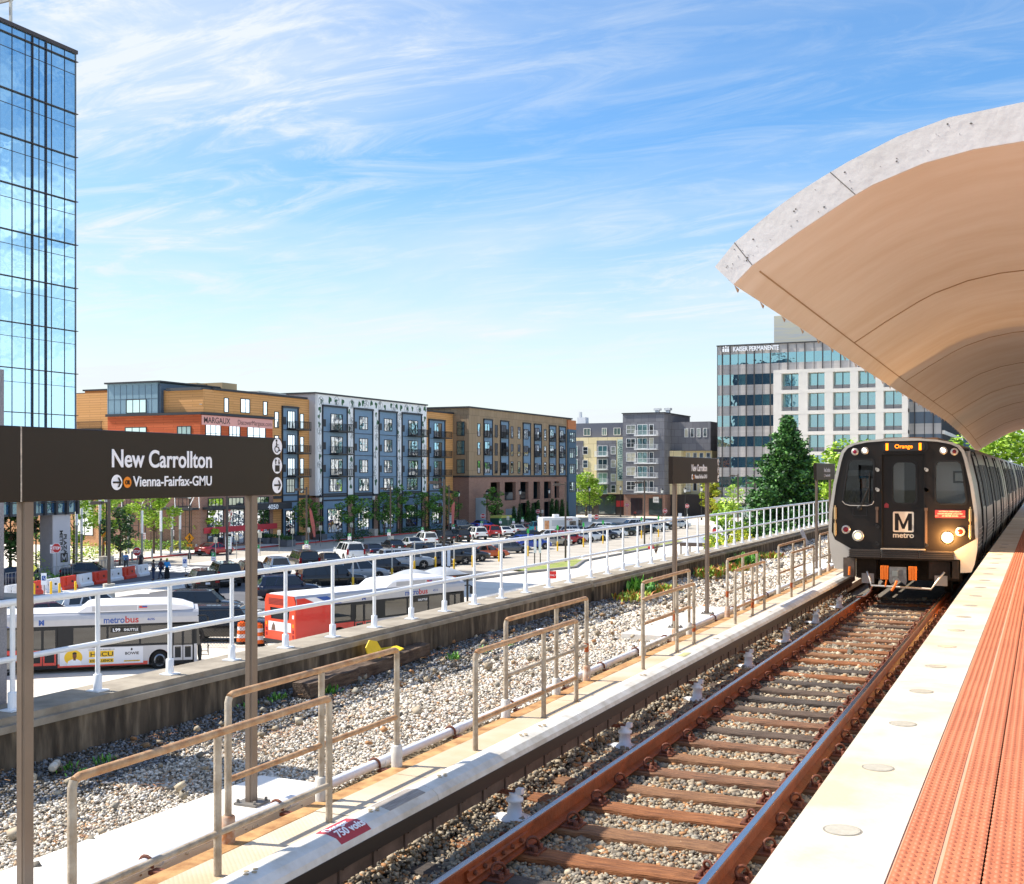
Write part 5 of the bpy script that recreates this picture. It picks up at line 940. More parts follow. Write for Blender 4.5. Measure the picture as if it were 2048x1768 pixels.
for x in (-97, -92.5, -88.2, -85.5): window(SG, Fa((0, 240, 0), (1, 0, 0), (0, -1, 0)), x, 10.9, 1.6 if x != -88.2 else 1.1, 1.6, M_trimw, g_apt2, 2)
for z in (10.8, 7.9, 4.9, 1.9, -1.2):
    window(SG, FS3, -81.4, z+.2, 2.1, 1.9, M_trimw, g_apt, 2, 2); window(SG, FS3, -78.9, z-.1, 2.2, 2.3, M_trimw, g_apt2, 2); window(SG, FS3, -76.3, z-.1, 1.0, 2.3, M_trimw, g_apt, 1); balcony(SG, FS3, -79.2, z-.2, 4.9, 1.5, M_trimw, M_trimw, sp=.22)
mb = MB(); FS2.box(mb, -83.9, -82.45, 1.0, 9.9, .02, .06); mb.build('banner', mat('banner_mint', '#c3d2c4', .7), SG, world=True)
text('LEASESTELLA.COM', 1.3, mat('banner_teal', '#3f6a68', .7), (-83.65, 237.8, 9.5), (0, 0, -1), (1, 0, 0), SG, width=8.1, bold=.015)
# receding wing of the same block
sb('wall', cha, -73, -64.5, 242, 330, 7.4, 13.6); sb('wall', crm, -73, -70.5, 240.5, 244, -1.9, 7.4); FW_ = Fa((-64.4, 0, 0), (0, 1, 0), (1, 0, 0)); sb('wall', crm, -73, -64.45, 243, 300, -1.9, 7.4); sb('base_wall', MC['shop_dark'], -73, -64.6, 241, 330, -6.5, -1.9)
FW3 = Fa((0, 242, 0), (1, 0, 0), (0, -1, 0))
for x in (-70.2, -68.9, -67.5, -66.1):
    for z in (10.3,): window(SG, FW3, x, z, .85, 1.9, M_trimw, g_apt, 1)
FW4 = Fa((0, 243, 0), (1, 0, 0), (0, -1, 0))
for x in (-70.1, -68.6, -67.2, -65.7):
    for z in (5.0, 2.0, -1.2): window(SG, FW4, x, z, .9, 2.0, M_trimw, g_apt, 1); balcony(SG, FW4, x-.1, z, 1.2, .9, M_trimw, M_trimw, sp=.25) if x in (-70.1, -65.7) else None
sb('wall', mat('rust_panel', '#8a3b26', .8), -64.4, -61.0, 250, 256, -6.5, 13.4); sb('wall', mat('slate_dark', '#4a525a', .8), -61.0, -40, 262, 275, -6.5, 13.2)
for z in (9.5, 5.2, 1.0, -3.2): window(SG, Fa((0, 262, 0), (1, 0, 0), (0, -1, 0)), -64.6+4.0, z, 4.6, 2.6, M_trim, g_apt, 3)
for x in (-77.6, -75.2): sb('roof_vent', M_trimw, x-.4, x+.4, 246, 247, 13.5, 16.4); sb('roof_vent', M_trimw, x-.7, x+.7, 245.8, 247.2, 16.42, 16.9)
sb('roof_vent', M_trimw, -96, -94, 245, 247, 13.6, 15.2); sb('roof_vent', M_trimw, -95.6, -95.2, 245, 246, 15.2, 16.4)
for x, w_ in ((-98, 3.5), (-93.5, 3.5), (-88.5, 4), (-80.6, 2.6), (-76.6, 3)): window(SG, Fa((0, 238.6 if x < -82 else 237.2, 0), (1, 0, 0), (0, -1, 0)), x, -6.3, w_, 3.6, M_trim, gs, 3, name='shopfront')
mb = MB(); mb.box(-84.1, -82.4, 237.7, 237.9, -4.6, -3.3); mb.build('shop_sign', mat('sign_red', '#b52b2b', .5), SG, world=True); mb = MB(); mb.box(-75.6, -74.4, 237.0, 237.15, -3.6, -2.4); mb.build('shop_sign', M_trimw, SG, world=True); text('101', .7, M_black, (-75.4, 236.98, -3.3), (1, 0, 0), (0, 0, 1), SG, width=.8)
# ---------------- medical office building ----------------
KP = thing('office_building', 'eight storey office building with blue glass bands, white grid front and rooftop letters', 'office building', (-45, 238, -6.5)); pan = mat('taupe_panel', '#b3aeaa', .75, var=.08, vs=.35, stretch=(.2, 1, 6)); pd = mat('dark_fin', '#3f3d3f', .6); wh = mat('white_precast', '#ddd7ce', .8, var=.04, vs=.5); FK = Fa((0, 238, 0), (1, 0, 0), (0, -1, 0))
def kb(n, m, *a): return blk(n, m, *a, KP)
kb('core', mat('core_dark', '#33353a', .6), -61.9, -18.2, 238.1, 292, -2.9, 28.9); kb('roof_edge', pd, -62.1, -18, 237.7, 292, 28.9, 29.15)
ZB = [(27.15, 25.05), (23.0, 20.8), (18.75, 16.5), (14.5, 12.25), (10.2, 8.1), (5.95, 3.8), (1.9, -.3)]
g_k = tint_glass('office_glass', ['#15303c', '#1f4350', '#10252e', '#274e58', '#18343e', '#3f6a6c'], (.6, .93, 1.0), .5, .014)
zs = [28.9]+[z for p in ZB for z in p]+[-2.3]
for i in range(0, len(zs)-1, 2): mb = MB(); mb.box(-61.96, -18.1, 237.9, 238.1, zs[i+1], zs[i]); mb.build('spandrel_band', pan, KP, world=True)
U = [-61.96, -60.9, -59.25, -57.6, -55.9, -54.25, -52.6, -50.95, -49.2, -47.4, -45.7, -44, -42.2, -40.5, -38.8, -37, -35.2, -33.5, -31.7, -30, -28.2, -26.5, -24.8, -23, -21.2, -19.6, -18.1]
for zt, zb_ in ZB:
    for i, (a, c) in enumerate(zip(U, U[1:])):
        if zt > 26 or c < -48.5:
            mb = MB(); mb.box(a+.04, c-.04, 237.95, 238.05, zb_, zt); q = mb.build('window', g_k, KP, world=True); q.rotation_euler = (0, 0, 0)
mb = MB()
for i, u in enumerate(U): mb.box(u-.08, u+.08, 237.6, 237.9, zs[0]-1.8 if 0 else -2.3, 28.85) if i in (1, 3-1, 4, 5, 7, 9, 11, 13, 15, 17, 19, 21, 23, 25) else mb.box(u-.04, u+.04, 237.8, 237.93, -2.3, 28.8)
mb.build('fin', pd, KP, world=True)
gx = [(-49.8, -48.2), (-44.8, -43.0), (-39.7, -38.1), (-34.8, -33.3), (-30.0, -28.5), (-25.1, -24.0)]; zb2 = [23.35, 19.3, 15.1, 10.95, 6.9, 2.8, -1.2]
for a, c in gx: kb('grid_column', wh, a, c, 235.3, 237.85, -2.6, 22.7)
for z in zb2: kb('grid_beam', wh, -49.8, -24.0, 235.28, 237.86, z-.7, z)
for (a, c), (a2, c2) in zip(gx, gx[1:]):
    for z, z2 in zip(zb2, zb2[1:]):
        for k in (0, 1): w_ = (a2-c)/2; mb = MB(); mb.box(c+k*w_+.03, c+(k+1)*w_-.03, 237.2, 237.3, z2+.9, z-.7); mb.build('window', g_k, KP, world=True)
        mb = MB(); mb.box(c, a2, 237.0, 237.35, z2, z2+.88); mb.build('spandrel', pan, KP, world=True); mb = MB(); mb.box((c+a2)/2-.06, (c+a2)/2+.06, 236.9, 237.4, z2, z-.7); mb.build('mullion', pd, KP, world=True)
kb('plinth', wh, -62.5, -18, 236.8, 290, -3.5, -2.35); kb('plinth_recess', mat('soffit_grey', '#4d5156', .7), -62.0, -18, 238.4, 290, -4.2, -3.52)  # plain dark grey band set back below the plinth
mb = MB(); mb.box(-62, -18, 238.6, 240, -6.5, -4.2); mb.build('lobby_glass', tint_glass('lobby_green', ['#8fb8a8'], (.9, 1, .98), .15, .02), KP, world=True)
mb = MB()
for i in range(25): mb.box(-61.5+i*1.75, -61.42+i*1.75, 238.5, 238.6, -6.5, -4.2)
mb.build('lobby_mullion', M_trim, KP, world=True)
FE = Fa((-18.1, 0, 0), (0, 1, 0), (1, 0, 0)); kb('side_wall', mat('side_blue', '#5d6a78', .5), -24.0, -18.05, 238, 291, -2.5, 22.4); mb = MB()
for i in range(30):
    y = 238.5+i*1.75; mb.box(-18.04, -17.75, y, y+.22, -2.4, 22.3)
mb.build('side_fin', mat('fin_grey', '#3f444b', .6), KP, world=True)
for z in zb2: kb('side_band', wh, -18.04, -17.6, 238, 291, z-.8, z-.1)
kb('penthouse', mat('louvre_pale', '#b5b8b8', .6, col2='#c9c2a6', vs=.25, stretch=(1, 1, 14)), -51.3, -30, 243, 270, 29.16, 35.3)
text('KAISER PERMANENTE', 1.3, M_txt, (-58.6, 237.55, 27.75), (1, 0, 0), (0, 0, 1), KP, width=9.4, bold=.03, ext=.05)
mb = MB()
for i, x in enumerate((-60.6, -60.1, -59.6)): mb.lathe([(.17, -.05), (.17, .05)], (x, 237.55, 28.65+(.12 if i == 1 else 0)), 10, axis='y'); mb.box(x-.19, x+.19, 237.5, 237.6, 27.7, 28.4)
mb.build('logo', M_txt, KP, world=True)
kb('annex', mat('annex_blue', '#71889b', .5), -17.5, -13, 292, 320, -6, 12)
# ---------------- glass tower at left ----------------
TW = thing('glass_tower', 'tall blue glass office tower cut off by the left edge', 'office tower', (-79.3, 79, -6.5))
def tb(n, m, *a): return blk(n, m, *a, TW)
tb('core', mat('tower_core', '#1d3a52', .5), -98, -79.45, 67.6, 78.9, -.9, 40.3); tb('roof_edge', mat('tower_trim', '#3c3230', .5), -98.4, -79.2, 67.4, 79.1, 40.3, 40.62); FTW = Fa((-79.4, 0, 0), (0, 1, 0), (1, 0, 0))
g_t = tint_glass('tower_glass', ['#0f4f86', '#135a94', '#0d4778', '#1b659d', '#16568c'], (.56, .84, .97), .5, .014)
fl = [40.3, 39.6, 34.9, 31, 27, 23.1, 19.2, 15.35, 11.5, 7.75, 3.9, .0, -.9]; yb = [69.1, 70.6, 71.9, 73.3, 74.05, 74.8, 75.55, 76.2, 77.7, 78.95]
for i, (zt, z0) in enumerate(zip(fl, fl[1:])):
    if i in (0, 11): mb = MB(); mb.box(-79.44, -79.4, 69.1, 78.95, z0, zt-.02); mb.build('glass_band', g_t, TW, world=True); continue
    for a, c in zip(yb, yb[1:]): mb = MB(); mb.box(-79.44, -79.4, a+.02, c-.02, z0+.04, zt-.04); mb.build('glass_pane', g_t, TW, world=True)
mb = MB(); mb.box(-79.44, -79.4, 67.7, 69.1, -.9, 40.2); mb.build('curtain_wall', g_t, TW, world=True)
tt = MC['tower_trim']; mb = MB()
for z in fl[1:-1]: mb.box(-79.4, -79.2, 67.6, 79.15, z-.03, z+.03)
mb.build('floor_line', tt, TW, world=True); mb = MB()
for z in fl[1:-2]: mb.box(-79.4, -79.36, 67.6, 79.0, z-1.2, z-1.16)
mb.build('transom', tt, TW, world=True); mb = MB()
y = 42.0
for q in [68.0]+yb: k = .025 if q in (74.05, 75.55) else .012; mb.box(-79.4, -79.25 if k > .02 else -79.35, q-k, q+k, -.85, 40.25)
mb.build('mullion', tt, TW, world=True)
fi = mat('fin_glass_edge', '#5e7f98', .4)
mb = MB(); mb.box(-79.6, -79.38, 78.9, 79.08, -.9, 40.4); mb.build('corner_post', mat('corner_grey', '#6f7f8c', .5), TW, world=True)
tb('soffit', mat('tower_soffit', '#555a60', .7), -98, -79.42, 67.6, 78.9, -1.1, -.92); mb = MB()
for i in range(9): mb.box(-79.38, -79.15, 69+i*1.25, 69.25+i*1.25, -1.1, 1.6)
mb.build('lower_fin', M_trim, TW, world=True)
mb = MB(); mb.prism([(-83.4, 45.6), (-80.2, 45.2), (-80.2, 40.7), (-79.95, 40.7), (-79.95, 45.45), (-83.4, 45.85)], 'y', 60, 73.8)
mb = MB(); mb.box(-88, -81.2, 73.6, 73.9, 40.7, 43.9)
mb = MB()
for i in range(14): mb.box(-86, -81.0, 68+i*.38, 68.1+i*.38, 43.4, 43.6)
mb.box(-81.2, -81.0, 67.8, 73.4, 43.3, 43.75); mb.box(-81.2, -81.0, 73.2, 73.4, 40.6, 43.3); mb.box(-86, -81.0, 73.3, 73.5, 43.35, 43.7); mb.build('roof_trellis', mat('trellis_pale', '#c9c6bd', .6), TW, world=True)
tb('column', mat('column_grey', '#8f8d92', .7, var=.05), -81.2, -79.75, 76.6, 78.6, -6.5, -1.1); tb('column_panel', mat('column_pale', '#c5c3c8', .7), -79.74, -79.62, 76.6, 78.6, -6.5, -1.1)
tb('lobby_wall', mat('lobby_tan', '#c79a6a', .7), -97, -92, 68, 78, -6.5, -1.1)
for i, s in enumerate(('METRO', 'PLAZA')): text(s, .5, M_black, (-79.6, 77.35+i*.45, -2.5-i*.35), (0, 0, -1), (0, 1, 0), TW, width=1.8, bold=.015)
mb = MB(); mb.plate([(77.45, -5.35), (78.25, -5.35), (78.25, -4.55), (77.45, -4.55)], [[(77.55, -5.25), (77.55, -4.65), (77.68, -4.65), (77.85, -4.95), (78.02, -4.65), (78.15, -4.65), (78.15, -5.25), (78.04, -5.25), (78.04, -4.9), (77.9, -5.15), (77.8, -5.15), (77.66, -4.9), (77.66, -5.25)]], 'x', -79.61, -79.58); mb.build('emblem', M_black, TW, world=True)
tb('column', MC['column_grey'], -88, -86.8, 68, 69.2, -6.5, -1.1)
# ---------------- cars ----------------
M_tyre = mat('tyre', '#151515', .85); M_rim = mat('rim', '#a9abae', .3, metal=.8); M_cglass = mat('car_glass', '#10151a', .06, spec=.9); M_tail = mat('tail_red', '#8e1016', .2); M_head = mat('head_clear', '#d5dade', .12); M_plate = mat('plate_white', '#d9dce2', .5); M_plast = mat('bumper_plastic', '#1c1d1f', .6)
CT_ = dict(sedan=(4.75, 1.84, 1.45, .93, .86, 1.0, .98, .2, -1.0, -1.75, .33, 2.78), suv=(4.65, 1.88, 1.70, 1.06, 1.0, 1.08, 1.12, .45, -1.8, -2.2, .36, 2.7), big=(5.25, 2.04, 1.9, 1.2, 1.14, 1.2, 1.3, .72, -2.35, -2.56, .4, 2.95), pickup=(5.7, 2.0, 1.86, 1.15, 1.08, 1.12, 1.2, .6, -.95, -1.2, .4, 3.6), coupe=(4.75, 1.88, 1.4, .9, .83, .98, .85, .0, -.8, -1.9, .35, 2.75))
def car_proto(kind):
    L_, W, H, zb, zh, zt, yA, yB, yC, yD, wr, wb = CT_[kind]; t = thing('parked_car', '', 'car', (0, 0, -50)); h = L_/2; w = W/2; gc = .22 if kind in ('sedan', 'coupe') else .3
    st = [(-h, .55, zt-.12, .80), (-h+.06, .34, zt-.02, .9), (-h+.3, gc, zt, .97), (yD, gc, max(zt, zb-.02), 1), (yC, gc, zb, 1), (0, gc, zb-.01, 1), (yA, gc, zb-.02, 1), (yA+.35, gc, zh, .99), (h-.45, gc, zh-.06, .95), (h-.1, .32, zh-.2, .84), (h, .42, zh-.34, .72)]
    if kind == 'pickup': st[2] = (-h+.3, gc, zb, .99); st[1] = (-h+.04, .4, zb, .97); st[0] = (-h, .5, zb-.04, .95)
    m = MB(); vs = []; ax_ = [-wb/2-.05, wb/2-.05]
    for y, z0, z1, k in st:
        ww = w*k; vs += [(-ww*.93, y, z0), (-ww, y, z0+.14), (-ww*1.0, y, z0+(z1-z0)*.62), (-ww*.96, y, z1-.05), (-ww*.84, y, z1), (0, y, z1+.02), (ww*.84, y, z1), (ww*.96, y, z1-.05), (ww*1.0, y, z0+(z1-z0)*.62), (ww, y, z0+.14), (ww*.93, y, z0)]
    n = 11; m.add(vs, [(i*n+k, i*n+k+1, (i+1)*n+k+1, (i+1)*n+k) for i in range(len(st)-1) for k in range(n-1)], 0, True); m.add(vs[:n], [tuple(range(n))[::-1]]); m.add(vs[-n:], [tuple(range(n))])
    if kind == 'pickup': m.box(-w*.86, w*.86, -h+.1, yD-.1, zb+.02, zb+.03, 1); m.box(-w*.99, -w*.86, -h+.02, yD, zb-.05, zb+.1); m.box(w*.86, w*.99, -h+.02, yD, zb-.05, zb+.1); m.box(-w*.95, w*.95, -h+.0, -h+.08, zb-.3, zb+.1)
    m.build('body', [mat('paint_black', '#121418', .25, coat=.6), M_plast], t)
    rw = w*.72; g = MB(); base = w*.93; q = [(-base, yA, zb-.03), (base, yA, zb-.03), (rw, yB, H-.05), (-rw, yB, H-.05), (-rw, yC, H-.05), (rw, yC, H-.05), (base, yD, zb-.03), (-base, yD, zb-.03)]
    g.add(q, [(0, 1, 2, 3), (3, 2, 5, 4), (4, 5, 6, 7), (1, 6, 5, 2), (0, 3, 4, 7)]); g.build('windows', M_cglass, t)
    r = MB(); r.prism([(-rw-.02, H-.07), (-rw*.8, H-.01), (0, H), (rw*.8, H-.01), (rw+.02, H-.07)], 'y', yC-.03, yB+.03)
    pl = [(yB, yA)]+([] if kind == 'coupe' else [])
    for s in (-1, 1):
        def pil(ya, yb, wd): r.add([(s*(rw+.015), ya-wd, H-.05), (s*(rw+.015), ya+wd, H-.05), (s*(base+.012), yb+wd, zb-.02), (s*(base+.012), yb-wd, zb-.02)], [(0, 1, 2, 3) if s > 0 else (3, 2, 1, 0)])
        pil(yB, yA, .05); pil((yB+yC)/2+.1, (yA+yD)/2+.15, .05); pil(yC, yD+ (.25 if kind in ('suv', 'big') else .1), .16 if kind in ('suv', 'coupe') else .1)
        if kind in ('big', 'suv'): pil(yC+.95, yD+1.1, .05)
        r.rod((s*rw*.9, yC+.1, H+.02), (s*rw*.9, yB-.1, H+.02), .022, 5) if kind in ('suv', 'big') else None
        r.add([(s*(rw+.0), yA*0+yB, H-.05), (s*(base+.0), yA, zb-.02), (s*(base-.06), yA+.01, zb), (s*(rw-.05), yB+.01, H-.04)], [(0, 1, 2, 3), (3, 2, 1, 0)]); r.add([(s*(rw), yC, H-.05), (s*base, yD, zb-.02), (s*(base-.1), yD-.012, zb-.02), (s*(rw-.09), yC-.012, H-.05)], [(0, 1, 2, 3), (3, 2, 1, 0)])
    r.build('roof', mat('paint_black', ''), t)
    for s in (-1, 1):
        for y in (-wb/2-.05, wb/2-.05):
            m = MB(); m.lathe([(wr*.8, -.12), (wr, -.09), (wr, .09), (wr*.8, .12)], (s*(w-.1), y, wr), 20, axis='x'); wh_ = m.build('wheel', M_tyre, t)
            m = MB(); m.lathe([(wr*.2, s*.125), (wr*.66, s*.1), (wr*.68, s*.115)] if s > 0 else [(wr*.68, s*.115), (wr*.66, s*.1), (wr*.2, s*.125)], (s*(w-.1), y, wr), 16, axis='x')
            for k in range(5): a = k*1.2566; m.rod((s*(w-.1+.118), y, wr), (s*(w-.1+.118), y+math.cos(a)*wr*.6, wr+math.sin(a)*wr*.6), .035, 4)
            m.build('rim', M_rim, wh_)
            m = MB(); m.lathe([(wr+.055, -.02), (wr+.055, .012)], (s*(w-.0), y, wr+.02), 22, axis='x'); m.build('wheel_arch', M_plast, t)
        tz = zt-.22 if kind != 'big' else zt-.15; m = MB(); m.box(s*w*.6, s*w*.93, -h-.008, -h+.22, tz-.1, tz+.07) if kind in ('sedan', 'coupe', 'suv') else m.box(s*w*.78, s*w*.97, -h-.012, -h+.1, zt-.45, zt+.1); m.build('tail_light', M_tail, t)
        m = MB(); m.box(s*w*.5, s*w*.86, h-.22, h-.03, zh-.3, zh-.16); m.build('headlight', M_head, t); m = MB(); m.box(s*(w+.02), s*(w+.2), yA-.25, yA-.1, zb-.02, zb+.14); m.box(s*(w-.05), s*(w+.04), yA-.2, yA-.15, zb+.01, zb+.05); m.build('mirror', mat('paint_black', ''), t)
        m = MB(); m.box(s*w*1.0, s*(w*1.0+.015), (yA+yD)/2+.25, (yA+yD)/2+.45, zb-.17, zb-.13); m.build('door_handle', M_plast, t)
    m = MB(); m.box(-.17, .17, -h-.02, -h+.02, zt-.42, zt-.26); m.build('number_plate', M_plate, t)
    m = MB(); m.box(-w*.86, w*.86, -h-.02, -h+.12, gc+.02, gc+.2); m.box(-w*.7, w*.7, h-.12, h+.015, gc+.05, zh-.42); m.build('bumper', M_plast, t); return t
PROTO = {}; PAINT = dict(black='#101216', navy='#151d38', white='#dcdfe0', silver='#9aa1a8', grey='#4e5357', dark='#24272b', red='#a3161d', maroon='#4a1319', orange='#c45416', blue='#1440a0', teal='#0b6f80', beige='#a59d8d', green='#27332c')
def car(kind, col, X, Y, az, lab, name='parked_car', cat='car', z=STZ, grp='cars standing in the car park'):
    if kind not in PROTO: PROTO[kind] = car_proto(kind); t = PROTO[kind]
    else: t = dup(PROTO[kind])
    t.location = (X, Y, z); t.rotation_euler = (0, 0, -R(az)); t['label'] = lab; t['category'] = cat; t['group'] = grp
    pm = mat('paint_'+col, PAINT[col], .28, coat=.6)
    for ch in t.children:
        if ch.name.split('.')[0] in ('body', 'roof', 'mirror'): recolor(ch, 0, pm)
    return t
def pcar(kind, col, px, py, az, lab, back=0, **k):                     # px,py: ground point under the middle of the near side
    g = G(px, py); d = Vector((g.x, g.y, 0)).normalized(); return car(kind, col, g.x+d.x*back, g.y+d.y*back, az, lab, **k)
A, B_ = -50, 42
for r_ in [('suv', 'black', 404, 1184, 'black car seen from behind, first of the far row at the left'), ('big', 'dark', 447, 1172, 'dark grey high car second in the far row, left of the second sign post'), ('suv', 'maroon', 497, 1163, 'dark maroon car in the far row just behind the brown sign post'),
    ('suv', 'white', 550, 1153, 'white estate style car seen from behind, right of the brown sign post'), ('big', 'dark', 605, 1142, 'very tall dark car seen from behind, left of a dark saloon'), ('sedan', 'dark', 655, 1137, 'low dark saloon between the tall dark car and the boxy white car'), ('big', 'white', 697, 1122, 'boxy white off-road car seen from behind with dark rear window'),
    ('sedan', 'navy', 742, 1115, 'dark blue saloon directly right of the boxy white car'), ('sedan', 'black', 785, 1105, 'black saloon with bright tail lights behind a white pole'), ('sedan', 'silver', 822, 1099, 'silver saloon right of the black saloon with bright tail lights'), ('suv', 'white', 850, 1092, 'white crossover seen from behind, left of the tall lamp pole'), ('suv', 'black', 884, 1087, 'black car crossed by the tall lamp pole'), ('suv', 'black', 917, 1084, 'black car with its tailgate raised'),
    ('suv', 'white', 951, 1079, 'white hatchback between a black car and a bright red car'), ('suv', 'red', 979, 1075, 'bright red car with raised tail beside a white hatchback'), ('sedan', 'white', 1005, 1073, 'white saloon directly right of the bright red car'), ('sedan', 'silver', 1031, 1069, 'silver saloon with red tail lights, left of the maroon one'), ('sedan', 'maroon', 1058, 1066, 'dark maroon saloon in front of the teal pickup')]:
    pcar(r_[0], r_[1], r_[2], r_[3], A, r_[4], back=1.2)
for r_ in [('suv', 'navy', 575, 1199, 'navy blue car nearest the rear of the red bus'), ('big', 'black', 663, 1179, 'large black off-road car behind the red bus'), ('suv', 'silver', 722, 1162, 'silver car mostly hidden behind the large black off-road car'), ('suv', 'black', 772, 1151, 'black crossover above the roof of the second bus'), ('big', 'silver', 812, 1139, 'long silver car above the roof of the second bus'), ('sedan', 'navy', 857, 1134, 'dark blue car left of the black off-road car with pale wheels'),
    ('big', 'black', 897, 1130, 'black off-road car with pale wheels beside a yellow bollard'), ('suv', 'dark', 934, 1124, 'dark grey car tucked left of the orange car'), ('sedan', 'orange', 974, 1117, 'orange saloon, the only orange car'), ('sedan', 'grey', 1020, 1107, 'grey saloon in profile right of the orange car'), ('suv', 'blue', 1064, 1099, 'bright blue car behind the twin white notice boards'), ('sedan', 'beige', 1106, 1092, 'beige saloon behind the end post of the white railing'),
    ('suv', 'red', 1135, 1089, 'red car almost hidden behind the end post of the white railing'), ('suv', 'white', 1158, 1085, 'white crossover behind the first bays of the far railing'), ('sedan', 'white', 1182, 1082, 'white saloon peeking out right of a white crossover'), ('suv', 'navy', 1203, 1079, 'dark blue car between a white saloon and a white van like car'), ('suv', 'white', 1222, 1076, 'white car left of the dark green one'), ('suv', 'green', 1241, 1072, 'dark green car in the row behind the far railing'), ('suv', 'grey', 1258, 1070, 'grey car right of the dark green one'),
    ('suv', 'black', 1283, 1067, 'black car beside a tall lamp pole behind the far railing'), ('suv', 'white', 1306, 1064, 'white car just right of the tall lamp pole'), ('sedan', 'black', 1322, 1060, 'black saloon near the right end of the car row'), ('suv', 'white', 1354, 1057, 'white car alone at the right end of the car row, behind the middle sign')]:
    pcar(r_[0], r_[1], r_[2], r_[3], B_, r_[4], back=.9)
for i, (x_, y_, c_) in enumerate(((742, 1146, 'white'), (830, 1126, 'dark'), (872, 1120, 'silver'), (1046, 1092, 'black'), (1092, 1084, 'white'), (1128, 1079, 'silver'), (1150, 1076, 'black'), (1196, 1071, 'white'), (1232, 1066, 'grey'), (1262, 1062, 'white'), (1298, 1057, 'dark'))): pcar('suv' if i % 2 else 'sedan', c_, x_, y_, B_+180, '%s car behind the near row, only its roof showing, %s such from left' % ({'dark': 'dark grey'}.get(c_, c_), nth(i+1)), back=4.2)
pcar('suv', 'black', 410, 1237, 60, 'black crossover with chrome window line behind the roof of the near bus', back=1.0); pcar('big', 'black', 458, 1286, 66, 'black car behind the chain link fence', back=1.2)
pcar('sedan', 'maroon', 100, 1255, 28, 'dark maroon car behind the near bus at the left', back=1); pcar('suv', 'white', 188, 1240, 28, 'white crossover behind the near bus roof', back=1); pcar('sedan', 'white', 6, 1262, 60, 'white car at the far left edge behind the railing', back=1)
pcar('coupe', 'red', 430, 1110, 4, 'red saloon standing alone on the street by the red kerb', back=.6); pcar('sedan', 'dark', 180, 1160, 50, 'dark saloon behind the silver fence and barriers', back=1.2); pcar('sedan', 'navy', 42, 1172, 52, 'dark blue saloon behind the nearest brown sign post at far left', back=1.2)
pcar('suv', 'grey', 921, 1061, 10, 'grey crossover below the pink flag by the brick garage', back=1); pcar('sedan', 'blue', 966, 1058, 14, 'bright blue saloon beside the grey crossover by the brick garage', back=1); pcar('pickup', 'teal', 1074, 1068, -35, 'teal pickup truck in front of the white food truck', name='pickup', cat='pickup truck', back=1)
for r_ in [('suv', 'white', 1168, 1026, 'cream white car by the trees in front of the cream apartments'), ('suv', 'grey', 1200, 1025, 'grey estate car under the trees by the cream apartments'), ('big', 'dark', 1222, 1023, 'dark van like car under the trees before the red shop sign'), ('sedan', 'black', 1266, 1023, 'black saloon in front of the charcoal apartments'), ('suv', 'white', 1302, 1029, 'white crossover parked in front of the charcoal apartments'), ('sedan', 'grey', 1376, 1021, 'dark grey saloon behind the middle station sign posts')]:
    pcar(r_[0], r_[1], r_[2], r_[3], 66, r_[4], back=.5)
pcar('pickup', 'white', 1456, 1066, -60, 'white pickup truck beyond the railing right of the middle sign', cat='pickup truck', back=.6)
# ---------------- food truck ----------------
g = G(1122, 1072); t = thing('food_truck', 'white food truck with open hatch and menu picture beyond the parked cars', 'food truck', (g.x, g.y, STZ), -R(48))
wt = mat('truck_white', '#e4e4e2', .45); m = MB(); m.box(-1.1, 1.1, -3.2, 2.2, .45, 2.75); m.build('box_body', wt, t, bevel=.06); m = MB(); m.prism([(2.21, .45), (3.6, .45), (3.6, 1.2), (2.9, 1.45), (2.6, 2.5), (2.21, 2.6)], 'x', -1.0, 1.0); m.build('cab', wt, t, bevel=.05); m = MB(); m.prism([(2.3, 1.5), (2.86, 1.5), (2.6, 2.35), (2.3, 2.4)], 'x', -1.02, 1.02); m.box(-.9, .9, 2.6, 2.92, 1.5, 2.3); m.build('cab_window', M_cglass, t)
m = MB(); m.box(1.1, 1.12, -1.8, .3, 1.5, 2.35); m.build('hatch', mat('hatch_grey', '#c2c5c6', .4), t); m = MB(); m.box(1.1, 1.125, -2.9, -2.2, 1.0, 2.3); m.build('menu_picture', mat('menu_orange', '#b8683a', .5, col2='#e0b080', vs=5), t); m = MB(); m.box(1.1, 1.125, .9, 1.9, 1.3, 2.2); m.build('side_window', M_cglass, t); m = MB(); m.box(-.4, .3, -1.2, -.4, 2.75, 3.15); m.build('roof_vent', wt, t)
text('FOOD', .35, M_tail, (1.13, .45, 2.3), (0, 1, 0), (0, 0, 1), t, width=.9, world=False, bold=.01)
for s in (-1, 1):
    for y in (-2.0, 2.7): m = MB(); m.lathe([(.3, -.12), (.38, -.1), (.38, .1), (.3, .12)], (s*.95, y, .38), 18, axis='x'); m.build('wheel', M_tyre, t)
